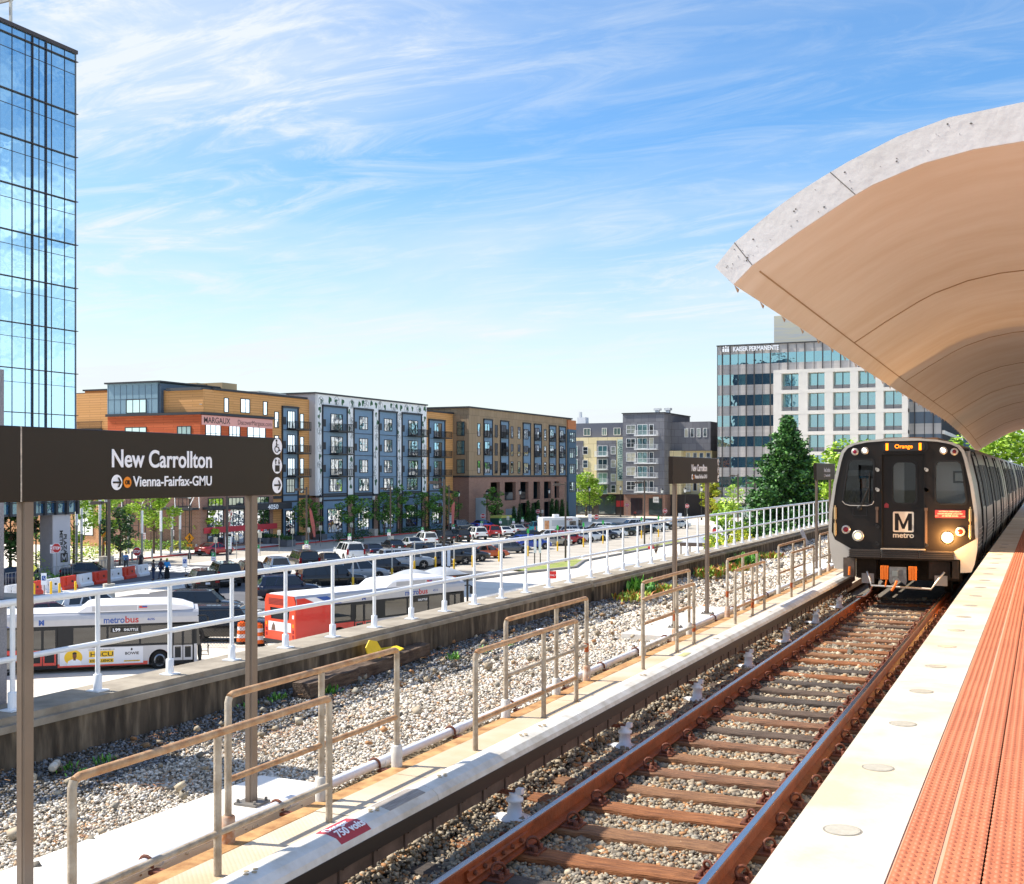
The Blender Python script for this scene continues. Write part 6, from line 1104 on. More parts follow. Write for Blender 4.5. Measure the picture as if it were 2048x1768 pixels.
# ---------------- buses ----------------
bs_sil = mat('bus_silver', '#b9b9bd', .35, metal=.2, var=.03); bs_wh = mat('bus_white', '#e6e6ea', .4); bs_red = mat('bus_red', '#d0281e', .35, coat=.4); bs_or = mat('bus_orange_red', '#e2431c', .35, coat=.3); bs_gl = glass_mat('bus_glass', (.16, .17, .17), base=.06); bs_blu = mat('bus_blue', '#27509c', .5)
def bus(name_lab, loc, az, ad):
    t = thing('city_bus', name_lab, 'bus', loc, -R(az), 'red and silver city buses'); L_ = 12.2; W = 1.28; fy = 0; ry = -L_           # front at y=0
    sec = [(-W, .34), (-W, 2.5), (-W+.04, 2.68), (-W+.16, 2.8), (W-.16, 2.8), (W-.04, 2.68), (W, 2.5), (W, .34)]
    m = MB(); m.box(-W+.02, W-.02, ry+.1, -.1, .3, .36); m.box(-W, -W+.04, ry, -.1, .34, 2.62); m.build('chassis', M_plast, t)
    hs = [[(y0, 1.3), (y1, 1.3), (y1, 2.12), (y0, 2.12)] for y0, y1 in ((-9.9, -8.6), (-6.2, -4.6), (-4.5, -3.0), (-2.9, -1.6))]+[[(-8.4, .5), (-6.95, .5), (-6.95, 2.12), (-8.4, 2.12)], [(-1.38, .5), (-.25, .5), (-.25, 2.2), (-1.38, 2.2)]]
    m = MB(); m.plate([(ry, 1.2), (-.12, 1.2), (-.12, 2.22), (ry, 2.22)], [[(a, max(z, 1.22)) for a, z in h] for h in hs], 'x', W-.03, W); m.build('window_band', M_plast, t)
    for h in hs[:4]: m = MB(); m.box(W-.022, W-.015, h[0][0], h[1][0], 1.3, 2.12); m.build('side_window', bs_gl, t)
    def lower(y0, y1, mt, nm='side_panel', z0=.34, z1=1.2): m = MB(); m.box(W-.03, W+.002, y0, y1, z0, z1); return m.build(nm, mt, t)
    for a, c in ((-12.2, -9.95), (-8.85, -8.4)): lower(a, c, bs_red)
    lower(-6.95, -2.55, bs_red, z1=.5); lower(-6.95, -2.55, bs_sil, z0=.5); lower(-1.55, -1.38, bs_sil); lower(-.25, -.1, bs_sil)
    lower(-12.2, -9.9, bs_red, z0=1.2, z1=2.22)
    for y in (-9.4, -1.98):
        m = MB(); n = 12; pts = [(y+.55*math.cos(math.pi*i/n), .46+.55*math.sin(math.pi*i/n)) for i in range(n+1)]; oo = [(y+.6, .34), (y+.6, 1.2), (y-.6, 1.2), (y-.6, .34), (y-.55, .34)]+pts[::-1]+[(y+.55, .34)]; m.prism(oo, 'x', W-.03, W+.002); m.build('wheel_arch', bs_red if y < -5 else bs_sil, t)
        for s in (-1, 1):
            m = MB(); m.lathe([(.4, -.14), (.49, -.11), (.49, .11), (.4, .14)], (s*(W-.2), y, .49), 24, axis='x'); wh_ = m.build('wheel', M_tyre, t); m = MB(); m.lathe([(.29, s*.14), (.29, s*.15), (.1, s*.12)] if s < 0 else [(.1, s*.12), (.29, s*.15), (.29, s*.14)], (s*(W-.2), y, .49), 18, axis='x'); m.build('rim', M_rim, wh_)
    m = MB(); m.prism([(W, 2.22), (W, 2.5), (W-.04, 2.68), (W-.16, 2.8), (-W+.16, 2.8), (-W+.04, 2.68), (-W, 2.5), (-W, 2.22)], 'y', ry+.02, -.02); m.build('roof_band', bs_sil, t, bevel=.02); m = MB(); m.prism([(W-.14, 2.802), (W-.3, 2.85), (-W+.3, 2.85), (-W+.14, 2.802)], 'y', ry+.1, -.25); m.build('roof', bs_wh, t)
    m = MB(); vs = []
    for y, k, h in ((-6.0, .9, .05), (-5.6, .92, .34), (-5.2, .93, .4), (-1.6, .93, .38), (-.8, .9, .26), (-.25, .85, .08)): vs += [(W*k, y, 2.79), (W*k, y, 2.8+h*.75), (W*k-.12, y, 2.8+h), (-W*k+.12, y, 2.8+h), (-W*k, y, 2.8+h*.75), (-W*k, y, 2.79)]
    m.add(vs, [(i*6+k, i*6+k+1, (i+1)*6+k+1, (i+1)*6+k) for i in range(5) for k in range(5)]); m.add(vs[:6], [(5, 4, 3, 2, 1, 0)]); m.add(vs[-6:], [(0, 1, 2, 3, 4, 5)]); m.build('roof_fairing', bs_wh, t); m = MB(); m.box(W*.93, W*.93+.01, -5.3, -3.1, 2.84, 3.06); m.box(W*.93, W*.93+.01, -3.05, -1.6, 2.84, 3.04); m.build('fairing_panel', bs_sil, t)
    m = MB(); m.prism([(0-.02, .35), (.12, .4), (.16, .9), (.06, 1.15), (-.02, 1.15)], 'x', -W+.06, W-.06); m.build('front_bumper', M_plast, t); m = MB(); m.prism([(-.1, 1.1), (.06, 1.16), (-.06, 2.45), (-.2, 2.6)], 'x', -W+.08, W-.08); m.build('windscreen', M_cglass, t); m = MB(); m.prism([(-.2, 2.5), (-.04, 2.46), (-.1, 2.7), (-.28, 2.8)], 'x', -W+.1, W-.1); m.build('front_cap', bs_wh, t)
    m = MB(); m.tube([(W-.05, -.15, 2.5), (W+.05, .3, 2.52), (W+.06, .5, 2.42)], .035, 6); m.box(W-.04, W+.16, .4, .5, 2.0, 2.42); m.build('mirror', M_plast, t)
    m = MB()
    for x in (-.7, .5): m.tube([(x, .14, .55), (x, .5, .55), (x, .52, 1.0), (x+.3, .52, 1.05)], .02, 5)
    m.rod((-.8, .5, .58), (.9, .5, .58), .02); m.rod((-.8, .5, .95), (.9, .5, .95), .015); m.build('bike_rack', M_dark, t)
    for (a, c), mt in (((-8.38, -6.97), bs_red), ((-1.36, -.27), bs_sil)):
        m = MB(); m.plate([(a, .42), (c, .42), (c, 2.15), (a, 2.15)], [[(a+.1, 1.05), ((a+c)/2-.06, 1.05), ((a+c)/2-.06, 2.05), (a+.1, 2.05)], [((a+c)/2+.06, 1.05), (c-.1, 1.05), (c-.1, 2.05), ((a+c)/2+.06, 2.05)]], 'x', W-.05, W-.012); d = m.build('door', M_plast, t)
        for k in (0, 1):
            y0 = a+.1+k*((c-a)/2-.04); y1 = y0+(c-a)/2-.16; m = MB(); m.plate([(y0-.04, .46), (y1+.04, .46), (y1+.04, 1.15), (y0-.04, 1.15)], [[(y0+.04, .58), (y1-.04, .58), (y1-.04, 1.1), (y0+.04, 1.1)]], 'x', W-.012, W-.002); m.build('door_panel', mt, d); m = MB(); m.box(W-.04, W-.03, y0, y1, 1.05, 2.05); m.build('door_glass', bs_gl, d); m = MB(); m.rod((W-.06, y0+.05, 1.6-.35*k), (W-.06, y1-.05, 1.25+.35*k), .018, 5, 0); m.build('hand_bar', mat('bar_yellow', '#e0a818', .4), d)
    m = MB(); m.box(-W+.1, W-.1, -11.8, -.4, .36, .4); m.box(-W+.06, -W+.1, -11.8, -.2, .4, 2.2); m.build('interior_floor', mat('bus_floor', '#4a4d50', .8), t); m = MB()
    for i in range(9): m.box(.5, 1.1, -9.6+i*.95, -9.15+i*.95, .4, 1.0); m.box(.5, 1.1, -9.65+i*.95, -9.57+i*.95, .9, 1.6)
    m.build('seats', bs_red, t); m = MB(); m.box(W-.006, W-.002, -4.4, -2.95, 1.86, 2.1); m.build('route_sign', M_black, t)
    text('L99', .2, M_txt, (W, -4.3, 1.9), (0, 1, 0), (0, 0, 1), t, width=.36, world=False, bold=.004) if ad else None; text('SHUTTLE', .16, M_txt, (W, -3.75, 1.91), (0, 1, 0), (0, 0, 1), t, width=.7, world=False, bold=.003)
    text('metro', .42, bs_blu, (W+.003, -4.75, 2.29), (0, 1, 0), (0, 0, 1), t, width=1.02, world=False, bold=.008); text('bus', .42, mat('bus_letter_red', '#b8262e', .5), (W+.003, -3.7, 2.29), (0, 1, 0), (0, 0, 1), t, width=.66, world=False, bold=.008); text('4696' if ad else '4512', .16, bs_blu, (W+.003, -2.6, 2.36), (0, 1, 0), (0, 0, 1), t, width=.38, world=False, bold=.002)
    text('M', .3, bs_blu, (W+.003, -7.85, 2.3), (0, 1, 0), (0, 0, 1), t, width=.26, world=False, bold=.02)
    m = MB(); m.prism([(-10.9, 2.68), (-10.2, 2.68), (-9.2, 2.24), (-9.9, 2.24)], 'x', W-.01, W+.004); m.build('blue_stripe', bs_blu, t); m = MB(); m.prism([(-11.6, 2.68), (-10.95, 2.68), (-9.95, 2.24), (-10.6, 2.24)], 'x', W-.01, W+.004); m.build('white_stripe', bs_wh, t); m = MB(); m.prism([(-12.15, 2.68), (-11.65, 2.68), (-10.65, 2.24), (-12.15, 2.24)], 'x', W-.01, W+.003); m.build('red_corner', bs_red, t)
    m = MB(); m.box(W+.003, W+.006, -3.2, -2.85, 2.9, 3.05) if 0 else m.box(W*.93+.01, W*.93+.014, -3.0, -2.6, 2.93, 3.03); m.build('flag_sticker', mat('flag_red', '#c9433f', .5), t); m = MB(); m.box(W*.93+.014, W*.93+.018, -2.85, -2.6, 2.97, 3.03); m.build('flag_sticker', bs_blu, t)
    if ad:
        m = MB(); m.box(W+.003, W+.012, -6.85, -2.8, .42, 1.17); b = m.build('advert', mat('advert_white', '#e2e2e6', .5), t); ye = mat('advert_yellow', '#efc01c', .5); x = W+.013
        m = MB(); m.add([(x, -6.2+.44*math.cos(a), .78+.34*math.sin(a)) for a in [i*math.pi/12 for i in range(24)]], [tuple(range(24))]); m.box(W+.012, x+.001, -5.45, -4.25, .76, 1.04); m.box(W+.012, x+.001, -5.45, -4.25, .5, .68); m.box(W+.012, x+.001, -3.75, -2.95, .5, .56); m.build('advert_shape', ye, b)
        m = MB(); m.add([(x+.002, y, z) for y, z in ((-6.5, .43), (-5.8, .43), (-5.85, .62), (-6.02, .7), (-6.25, .7), (-6.45, .62))], [tuple(range(6))]); m.build('advert_coat', mat('coat_white', '#f2f2f6', .6), b); m = MB(); m.add([(x+.003, -6.14+.1*math.cos(a), .86+.14*math.sin(a)) for a in [i*math.pi/8 for i in range(16)]], [tuple(range(16))]); m.add([(x+.003, y, z) for y, z in ((-6.2, .65), (-6.08, .65), (-6.08, .78), (-6.2, .78))], [(0, 1, 2, 3)]); m.build('advert_face', mat('advert_skin', '#7c4c33', .6), b)
        m = MB(); m.add([(x+.004, -6.14+.11*math.cos(a), .93+.1*math.sin(a)) for a in [i*math.pi/8 for i in range(9)]], [tuple(range(9))]); m.build('advert_hair', M_black, b)
        for s, y, z, sz, w_ in (('INNOVATION ROOTED IN', -5.47, 1.07, .07, 1.25), ('HBCU', -5.4, .79, .28, 1.1), ('EXCELLENCE', -5.4, .54, .14, 1.1), ('BOWIE', -3.7, .82, .17, .68), ('BOWIESTATE.EDU', -3.7, .512, .05, .7)): text(s, sz, M_black, (x+.002, y, z), (0, 1, 0), (0, 0, 1), t, width=w_, world=False, bold=.004 if sz > .1 else .001)
        m = MB(); m.add([(x+.001, y, z) for y, z in ((-3.4, 1.01), (-3.34, 1.01), (-3.31, 1.06), (-3.36, 1.14), (-3.42, 1.06))], [(0, 1, 2, 3, 4)]); m.build('advert_flame', M_black, b)
    # rear end
    m = MB(); hol = [[(-.75, 1.55), (.75, 1.55), (.85, 2.15), (-.85, 2.15)]]; m.plate([(-W, .5), (W, .5), (W, 2.5), (W-.15, 2.8), (-W+.15, 2.8), (-W, 2.5)], hol, 'y', ry-.06, ry+.0); re = m.build('rear_panel', bs_or, t, bevel=.03); m = MB(); m.box(-.84, .84, ry-.03, ry-.02, 1.5, 2.2); m.build('rear_window', M_cglass, re); m = MB()
    for i in range(5): m.box(-.95, .3, ry-.075, ry-.06, 2.3+i*.07, 2.335+i*.07)
    m.build('rear_grille', mat('grille_red', '#7a1c10', .6), re); m = MB(); m.box(-.95, .95, ry-.07, ry-.06, .95, 1.42); m.build('rear_advert', mat('advert_white', '#e2e2e6'), re); m = MB(); m.prism([(-.7, .97), (-.35, .97), (-.38, 1.2), (-.5, 1.38), (-.64, 1.2)], 'y', ry-.078, ry-.071); m.build('rear_portrait', mat('portrait_brown', '#6b5547', .7), re)
    for s in (-1, 1):
        for z, mt in ((1.0, M_tail), (.75, M_tail), (1.3, mat('amber', '#f08a1c', .3)), (1.75, bs_wh)): m = MB(); m.box(s*1.06, s*1.2, ry-.075, ry-.06, z-.09, z+.09); m.build('rear_lamp', mt, re)
    m = MB(); m.box(-W, W, ry-.14, ry, .34, .5); m.build('rear_bumper', M_plast, t); return t
def front_at(px, Z, az):
    cx = (px-CX)/F*Z; f_ = Vector((cx*CT-Z*ST, cx*ST+Z*CT, 0)); rt = Vector((math.cos(R(az)), -math.sin(R(az)), 0)); return f_-rt*1.28
p = front_at(398, 54.5, 49); bus('silver and red bus with HBCU advert nearest the left side', (p.x, p.y, STZ-.1), 49, True).scale = (1, .89, 1)
p = front_at(592, 59, 17.7); p += Vector((math.sin(R(17.7)), math.cos(R(17.7)), 0))*12.2; bus('bus with orange red rear end driving away beyond the parapet wall', (p.x, p.y, STZ), 17.7, False)
# ---------------- barriers, bollards, barrels, fences ----------------
m = MB(); pr = [(-.28, 0), (.28, 0), (.28, .22), (.14, .34), (.1, 1.02), (-.1, 1.02), (-.14, .34), (-.28, .22)]
t0 = thing('water_barrier', '', 'barrier', (0, 0, STZ), 0, 'red and white plastic road barriers in a line'); m.prism(pr, 'y', -.97, .97); m.box(.12, .2, -.5, -.25, .2, .9); m.build('barrier_body', mat('barrier_red', '#d63a1e', .5), t0, bevel=.03)
m = MB()
for y in (-.4, .4): m.box(.11, .135, y-.12, y+.12, .5, .66)
m.build('recess', M_black, t0)
p0, p1 = G(28, 1197), G(284, 1152); d = (p1-p0); azb = math.atan2(-d.x, d.y); NB = 9
for i in range(NB):
    t = t0 if i == 0 else dup(t0); q = p0.lerp(p1, i/(NB-1)); t.location = q; t.rotation_euler = (0, 0, azb+R(random.uniform(-4, 4))); red = i in (1, 3, 5, 7); recolor([c for c in t.children if c.name.startswith('barrier_body')][0], 0, MC['barrier_red'] if red else mat('barrier_white', '#e3e3e5', .5)); t['label'] = '%s plastic road barrier, %s from the left in the line before the silver fence' % ('red' if red else 'white', nth(i+1))
def bollard(px, py, lab, post, green=False, short=False):
    g = G(px, py); t = thing('bollard', lab, 'bollard', (g.x, g.y, STZ), 0, 'yellow bollards' if short else 'yellow bollards with white sign poles'); m = MB(); m.lathe([(.09, 0), (.09, 1.05), (.06, 1.12), (.01, 1.13)], n=12); m.build('yellow_tube', mat('bollard_yellow', '#e8b81a', .5), t)
    if post:
        m = MB(); m.box(-.05, .05, -.03, .03, 1.1, 2.9); m.build('white_pole', M_whitew, t)
        if green: m = MB(); m.prism([(-.12, 0), (.12, 0), (.12, .4), (0, .55), (-.12, .4)], 'y', -.05, .05); o = m.build('green_marker', mat('marker_green', '#2fa84a', .5), t, loc=(0, 0, 2.5))
BL = [(508, 1238, 0), (706, 1183, 0), (784, 1163, 0), (829, 1146, 0), (871, 1137, 0), (908, 1142, 0), (945, 1134, 0), (998, 1123, 0), (1056, 1112, 1), (1115, 1102, 1), (1167, 1094, 1), (1206, 1087, 1), (1283, 1077, 1), (1317, 1074, 1), (1375, 1066, 0)]
for i, (x, y, g_) in enumerate(BL): bollard(x, y, 'yellow bollard with %s, %s from the left along the near car row' % ('green topped pole' if g_ else 'white pole', nth(i+1)), True, g_)
for i, (x, y) in enumerate(((68, 1198), (102, 1193), (119, 1197), (151, 1193), (987, 1068), (997, 1068), (1021, 1066), (1030, 1066))): bollard(x, y, ('short yellow bollard by the red and white barriers, %s from the left' % nth(i+1)) if i < 4 else ('short yellow bollard beyond the far car row, %s from the left' % nth(i-3)), False, short=True)
for x, y, lb in ((484, 1287, 'orange and white striped drum left of the second sign post'), (517, 1291, 'orange and white striped drum right of the second sign post by the red bus')):
    g = G(x, y); t = thing('traffic_drum', lb, 'traffic drum', (g.x, g.y, STZ), 0, 'orange and white drums'); m = MB(); m.lathe([(.34, 0), (.34, .08), (.29, .1), (.28, .12)], n=16); m.build('rubber_base', M_tyre, t)
    for k in range(5): m = MB(); m.lathe([(.28-.012*k, .12+.2*k), (.28-.012*(k+1), .12+.2*(k+1))], n=18); m.build('band', mat('drum_orange', '#ee6a1a', .5) if k % 2 == 0 else bs_wh, t)
    m = MB(); m.box(-.12, .12, -.02, .02, 1.1, 1.2); m.build('handle', mat('drum_orange', ''), t)
def mesh_fence(pa, pb, h, lab, name, diag):
    d = pb-pa; L_ = d.length; n = Vector((-d.y, d.x, 0)).normalized(); d.normalize(); t = thing(name, lab, 'fence', (pa.x, pa.y, STZ)); P3 = lambda s, z: Vector((pa.x, pa.y, STZ))+d*s+Vector((0, 0, z))
    m = MB(); k = int(L_/2.5)+1
    for i in range(k+1): m2 = MB(); m2.rod(P3(L_*i/k, 0), P3(L_*i/k, h+.05), .03, 6); m2.build('post', mat('galvanised', '#8e9498', .45, metal=.4), t, world=True)
    m.rod(P3(0, h), P3(L_, h), .025, 5); m.rod(P3(0, .12), P3(L_, .12), .02, 5) if not diag else None
    if diag:
        s = -h
        while s < L_:
            for sg in (0, 1):
                a, c = max(s, 0), min(s+h, L_)
                if c > a: z0, z1 = a-s, c-s; m.rod(P3(a, z0 if sg == 0 else h-z0), P3(c, z1 if sg == 0 else h-z1), .006, 3)
            s += .16
        m.build('chain_link', M_dark, t, world=True)
    else:
        s = .3
        while s < L_: m.rod(P3(s, .12), P3(s, h), .016, 4); s += .45
        m.build('pickets', MC['galvanised'], t, world=True)
mesh_fence(G(396, 1294), G(534, 1290), 1.9, 'chain link fence in front of a black car, left of the red bus', 'chain_link_fence', True)
mesh_fence(G(12, 1182), G(256, 1143), 1.35, 'silver picket fence behind the red and white barriers', 'picket_fence', False)
# ---------------- signs ----------------
M_pole = mat('sign_pole', '#8b8f90', .5, metal=.3); M_gs = mat('sign_green', '#2f9a52', .5)
def post_sign(px, py, zh, kind, lab, grp, face=None, zfar=None):
    g = G(px, py, STZ+zh); az = math.atan2(g.x, -g.y)+(face or 0); t = thing('street_sign', lab, 'street sign', (g.x, g.y, STZ), math.atan2(-g.x, g.y)*0+TH*.7+(face or 0), grp)
    m = MB(); m.rod((0, .04, 0), (0, .04, zh+.35), .035, 6); m.build('pole', M_pole, t)
    def plate(poly, mt, y=0, nm='sign_face'): m = MB(); m.prism([(x, z+zh) for x, z in poly], 'y', y-.012, y); return m.build(nm, mt, t)
    sq = lambda w, a, b: [(-w, a), (w, a), (w, b), (-w, b)]; sr = mat('sign_red', '#b81c26', .5)
    if kind == 'stop':
        o8 = lambda r: [(r*math.cos(R(22.5+45*i)), r*math.sin(R(22.5+45*i))) for i in range(8)]; f_ = plate(o8(.42), M_txt); plate(o8(.385), sr, -.013); text('STOP', .32, M_txt, (-.3, -.03, zh-.11), (1, 0, 0), (0, 0, 1), t, world=False, width=.6, bold=.008)
    elif kind in ('ped', 'pedo'):
        yl = mat('ped_yellow', '#e4e05a', .5) if kind == 'ped' else mat('ped_orange', '#ef9a14', .5); plate([(0, -.55), (.55, 0), (0, .55), (-.55, 0)], M_black); plate([(0, -.51), (.51, 0), (0, .51), (-.51, 0)], yl, -.013); m = MB(); m.lathe([(.05, -.035), (.05, -.03)], (-.0, 0, zh+.27), 10, axis='y')
        for a, c in (((0, .2), (0, -.05)), ((0, .17), (.14, .02)), ((0, .17), (-.13, .05)), ((0, -.05), (.12, -.32)), ((0, -.05), (-.13, -.3))): m.rod((a[0], -.03, zh+a[1]), (c[0], -.03, zh+c[1]), .035, 5)
        m.build('symbol', M_black, t); plate(sq(.28, -.85, -.6), yl, 0); m = MB(); m.rod((-.12, -.02, zh-.66), (.12, -.02, zh-.79), .03, 5); m.build('symbol', M_black, t)
    elif kind == 'green': plate(sq(.2, -.05, .3), M_gs, -.013); plate(sq(.2, -.45, -.06), M_txt, -.013); text('P', .25, M_txt, (-.07, -.03, zh+.02), (1, 0, 0), (0, 0, 1), t, world=False, bold=.005); m = MB(); m.box(-.12, .12, -.03, -.026, zh-.22, zh-.18); m.box(-.14, .14, -.03, -.026, zh-.4, zh-.36); m.build('symbol', sr, t)
    elif kind == 'back': plate(sq(.2, -.3, .3), mat('sign_back', '#c9c6b8', .5), 0); m = MB(); m.box(-.03, .03, -.04, -.012, zh-.3, zh+.0); m.build('clamp', M_pole, t)
    elif kind == 'nopark': plate(sq(.2, -.35, .35), M_txt, -.013); text('NO', .22, sr, (-.15, -.03, zh+.08), (1, 0, 0), (0, 0, 1), t, world=False, width=.3, bold=.006); m = MB(); m.box(-.15, .15, -.03, -.026, zh-.06, zh+.0); m.box(-.12, .12, -.03, -.026, zh-.17, zh-.11); m.box(-.14, .14, -.03, -.026, zh-.28, zh-.22); m.build('symbol', sr, t)
    elif kind == 'hc': plate(sq(.2, -.4, .4), M_txt, -.013); plate(sq(.13, -.1, .22), bs_blu, -.03, 'symbol_panel'); m = MB(); m.tube([(-.02, -.045, zh+.16), (-.02, -.045, zh+.05), (.06, -.045, zh+.04), (.08, -.045, zh-.05)], .014, 4); m.build('symbol', M_txt, t)
    elif kind == 'info': plate(sq(.33, -.8, .75), M_txt, -.013); plate(sq(.3, .45, .7), M_black, -.02, 'header'); m = MB(); [m.box(-.26, .2, -.03, -.022, zh+.3-i*.16, zh+.36-i*.16) for i in range(6)]; m.build('text_lines', M_gs, t)
    elif kind == 'oneway': plate(sq(.28, -.3, .3), M_txt, 0); plate(sq(.25, -.9, -.35), M_txt, 0)
    return t
for i, (x, y) in enumerate(((427, 1112), (515, 1096), (613, 1087), (699, 1072), (778, 1064), (845, 1059), (907, 1053), (963, 1046), (1001, 1041), (1027, 1041), (1045, 1038))): post_sign(x, y, 1.9, 'green', 'small green and white parking sign, %s from the left' % nth(i+1), 'green and white parking signs')
for i, (x, y) in enumerate(((431, 1080), (473, 1075), (520, 1070), (558, 1065), (585, 1062), (617, 1060), (641, 1056), (668, 1054), (703, 1050), (1004, 1022), (1016, 1036), (1085, 1023))): post_sign(x, y, 2.3, 'back', 'pale sign seen from the back on a thin pole, %s from the left' % nth(i+1), 'pale signs seen from the back')
for i, (x, y) in enumerate(((105, 1098), (242, 1078), (288, 1072), (345, 1066), (378, 1060), (420, 1058), (445, 1057))): post_sign(x, y, 2.2 if i else 2.9, 'nopark', 'white and red no parking sign, %s from the left' % nth(i+1), 'no parking signs')
for i, (x, y, z, l_) in enumerate(((113, 1096, 3.0, 'stop sign partly behind a no parking sign before the tower column'), (274, 1103, 2.1, 'stop sign at the end of the silver picket fence'), (843, 1031, 2.3, 'stop sign in front of the mural building'), (966, 1032, 2.3, 'stop sign by the brick garage, left of the dumpster'), (1076, 1023, 2.3, 'stop sign above a round traffic sign by the garage columns'), (1193, 1034, 2.2, 'stop sign right of the food truck'), (1254, 1010, 2.6, 'dark stop sign before the charcoal apartments'), (1330, 1022, 2.4, 'faded stop sign left of the middle station sign'), (1374, 1012, 3.0, 'bright stop sign between the posts of the middle station sign'))): post_sign(x, y, z, 'stop', l_, 'stop signs')
post_sign(61, 1136, 2.4, 'ped', 'yellow diamond pedestrian sign beside the nearest brown sign post', None); post_sign(213, 1072, 2.9, 'pedo', 'orange diamond pedestrian sign left of the lamp with concrete base', 'orange pedestrian signs'); post_sign(379, 1076, 2.6, 'pedo', 'orange diamond pedestrian sign left of the red saloon', 'orange pedestrian signs')
post_sign(88, 1158, 1.9, 'hc', 'blue and white disabled parking sign by the barriers', 'disabled parking signs'); post_sign(370, 1124, 2.0, 'hc', 'blue and white disabled parking sign left of the first black parked car', 'disabled parking signs'); post_sign(457, 1082, 2.3, 'info', 'tall white information board on the lamp pole beside the red saloon', 'information boards'); post_sign(903, 1036, 2.3, 'info', 'tall white information board under the pink flag', 'information boards'); post_sign(1180, 1032, 2.4, 'oneway', 'tilted white sign panels right of the food truck', None); post_sign(1360, 1030, 2.3, 'oneway', 'white square sign beside the middle station sign post', None); post_sign(1076, 1036, 1.5, 'hc', 'round style notice below the stop sign by the garage', None)
# ---------------- lamps ----------------
def lantern(X, Y, lab, h=6.3, base=False):
    t = thing('street_lamp', lab, 'street lamp', (X, Y, STZ), 0, 'black lantern street lamps'); m = MB(); m.lathe([(.2, 0), (.18, .5), (.09, .7), (.07, 1.2), (.055, h-1.1), (.09, h-1.0)], n=10); m.build('post', M_dark, t); m = MB(); m.lathe([(.16, h-1.0), (.25, h-.45)], n=8); m.build('lantern', mat('lantern_glass', '#d8dcd8', .3), t); m = MB(); m.lathe([(.34, h-.45), (.2, h-.25), (.06, h-.1), (.02, h)], n=10); m.build('lantern_cap', M_dark, t)
    if base: m = MB(); m.box(-.5, .5, -.5, .5, 0, 1.1); m.build('plinth', mat('plinth_stone', '#b5aea4', .85, var=.1), t, bevel=.03)
for i, px in enumerate((641, 747, 843, 917, 974, 1040, 1098)): X = -87.6 if px < 930 else -86.0; lantern(X, WX(px, X), 'black lantern street lamp along the apartment fronts, %s from the left' % nth(i+1), base=px == 747)
g = G(213, 1135); lantern(g.x, g.y, 'black lantern street lamp with pale plinth behind the orange pedestrian sign', 7.2, True); g = G(72, 1150); lantern(g.x, g.y, 'black lantern street lamp left of the tower column', 6.2); g = G(379, 1118); lantern(g.x, g.y, 'black lantern street lamp above the red saloon', 7.4); g = G(505, 1100); lantern(g.x, g.y, 'black lantern street lamp above the 4050 awning', 7)
for px, py, l_ in ((1179, 1040, 'thin black street lamp beside the green trees of the cream apartments'), (1241, 1034, 'thin black street lamp left of the charcoal apartments'), (1324, 1050, 'thin black street lamp right of the charcoal apartments'), (1370, 1046, 'thin black street lamp between the middle sign posts'), (1403, 1040, 'thin black street lamp just left of the middle sign right post')): g = G(px, py); lantern(g.x, g.y, l_, 6.6)
def shoebox(px, py, h, lab, base=0, arm=1, cone=.0):
    g = G(px, py); t = thing('parking_lamp', lab, 'lamp post', (g.x, g.y, STZ), TH, 'brown car park lamp posts'); m = MB(); m.box(-.09, .09, -.09, .09, base, h); m.build('post', mat('lamp_brown', '#54483f', .5), t); m = MB(); m.box(-.06, -.5, -.04, .04, h-.3, h-.2); m.build('arm', mat('lamp_brown', ''), t)
    m = MB(); m.prism([(-1.3, -.14), (-.5, -.14), (-.5, .1), (-1.2, .1)], 'y', -.3, .3); o = m.build('lamp_head', mat('lamp_brown', ''), t, loc=(0, 0, h-.25), bevel=.05)
    if base: m = MB(); m.lathe([(.42, 0), (.42, base)], n=18); m.build('concrete_base', M_conc, t)
for px, py, h, b_, l_ in ((888, 1172, 8.6, 0, 'nearest brown lamp post with angular head, right of the second bus'), (1131, 1126, 8.2, 0, 'brown lamp post with angular head left of the food truck'), (1289, 1093, 8.2, 0, 'slim brown lamp post among the far parked cars'), (218, 1198, 7.2, 1.1, 'brown lamp post on a round concrete base by the barriers'), (454, 1148, 7.6, 1.2, 'brown lamp post on a concrete base holding the white board'), (613, 1115, 7.6, 1.3, 'brown lamp post on a concrete base right of the pink feather flag'), (781, 1089, 7.4, 1.1, 'brown lamp post on a pale base in front of the mural building'), (898, 1072, 7.4, .6, 'brown lamp post beside the far pink feather flag'), (1510, 1075, 8, 0, 'slim lamp post in front of the lobby of the office building'), (1476, 1072, 9, 0, 'tall lamp post in front of the office building, left of the other')): shoebox(px, py, h, l_, b_)
for px, py, l_ in ((632, 1090, 'pink feather flag leaning left of the mural building'), (903, 1068, 'pink feather flag by the brick garage')):
    g = G(px, py); t = thing('feather_flag', l_, 'flag', (g.x, g.y, STZ), TH, 'pink feather flags'); m = MB(); m.tube([(0, 0, 0), (-.1, 0, 2.5), (-.5, 0, 4.3), (-.7, 0, 4.7)], .03, 5); m.build('pole', M_dark, t); m = MB(); m.prism([(-.05, 1.0), (-.1, 2.5), (-.5, 4.3), (-.75, 4.75), (-.85, 4.4), (-.7, 3.0), (-.3, 1.0)] if px < 700 else [(.05, .9), (0, 2.5), (-.0, 4.2), (.45, 4.9), (.5, 4.3), (.35, 1.5)], 'y', -.015, .015); m.build('banner', mat('flag_pink', '#d9766a', .7, var=.1, vs=1.5), t)
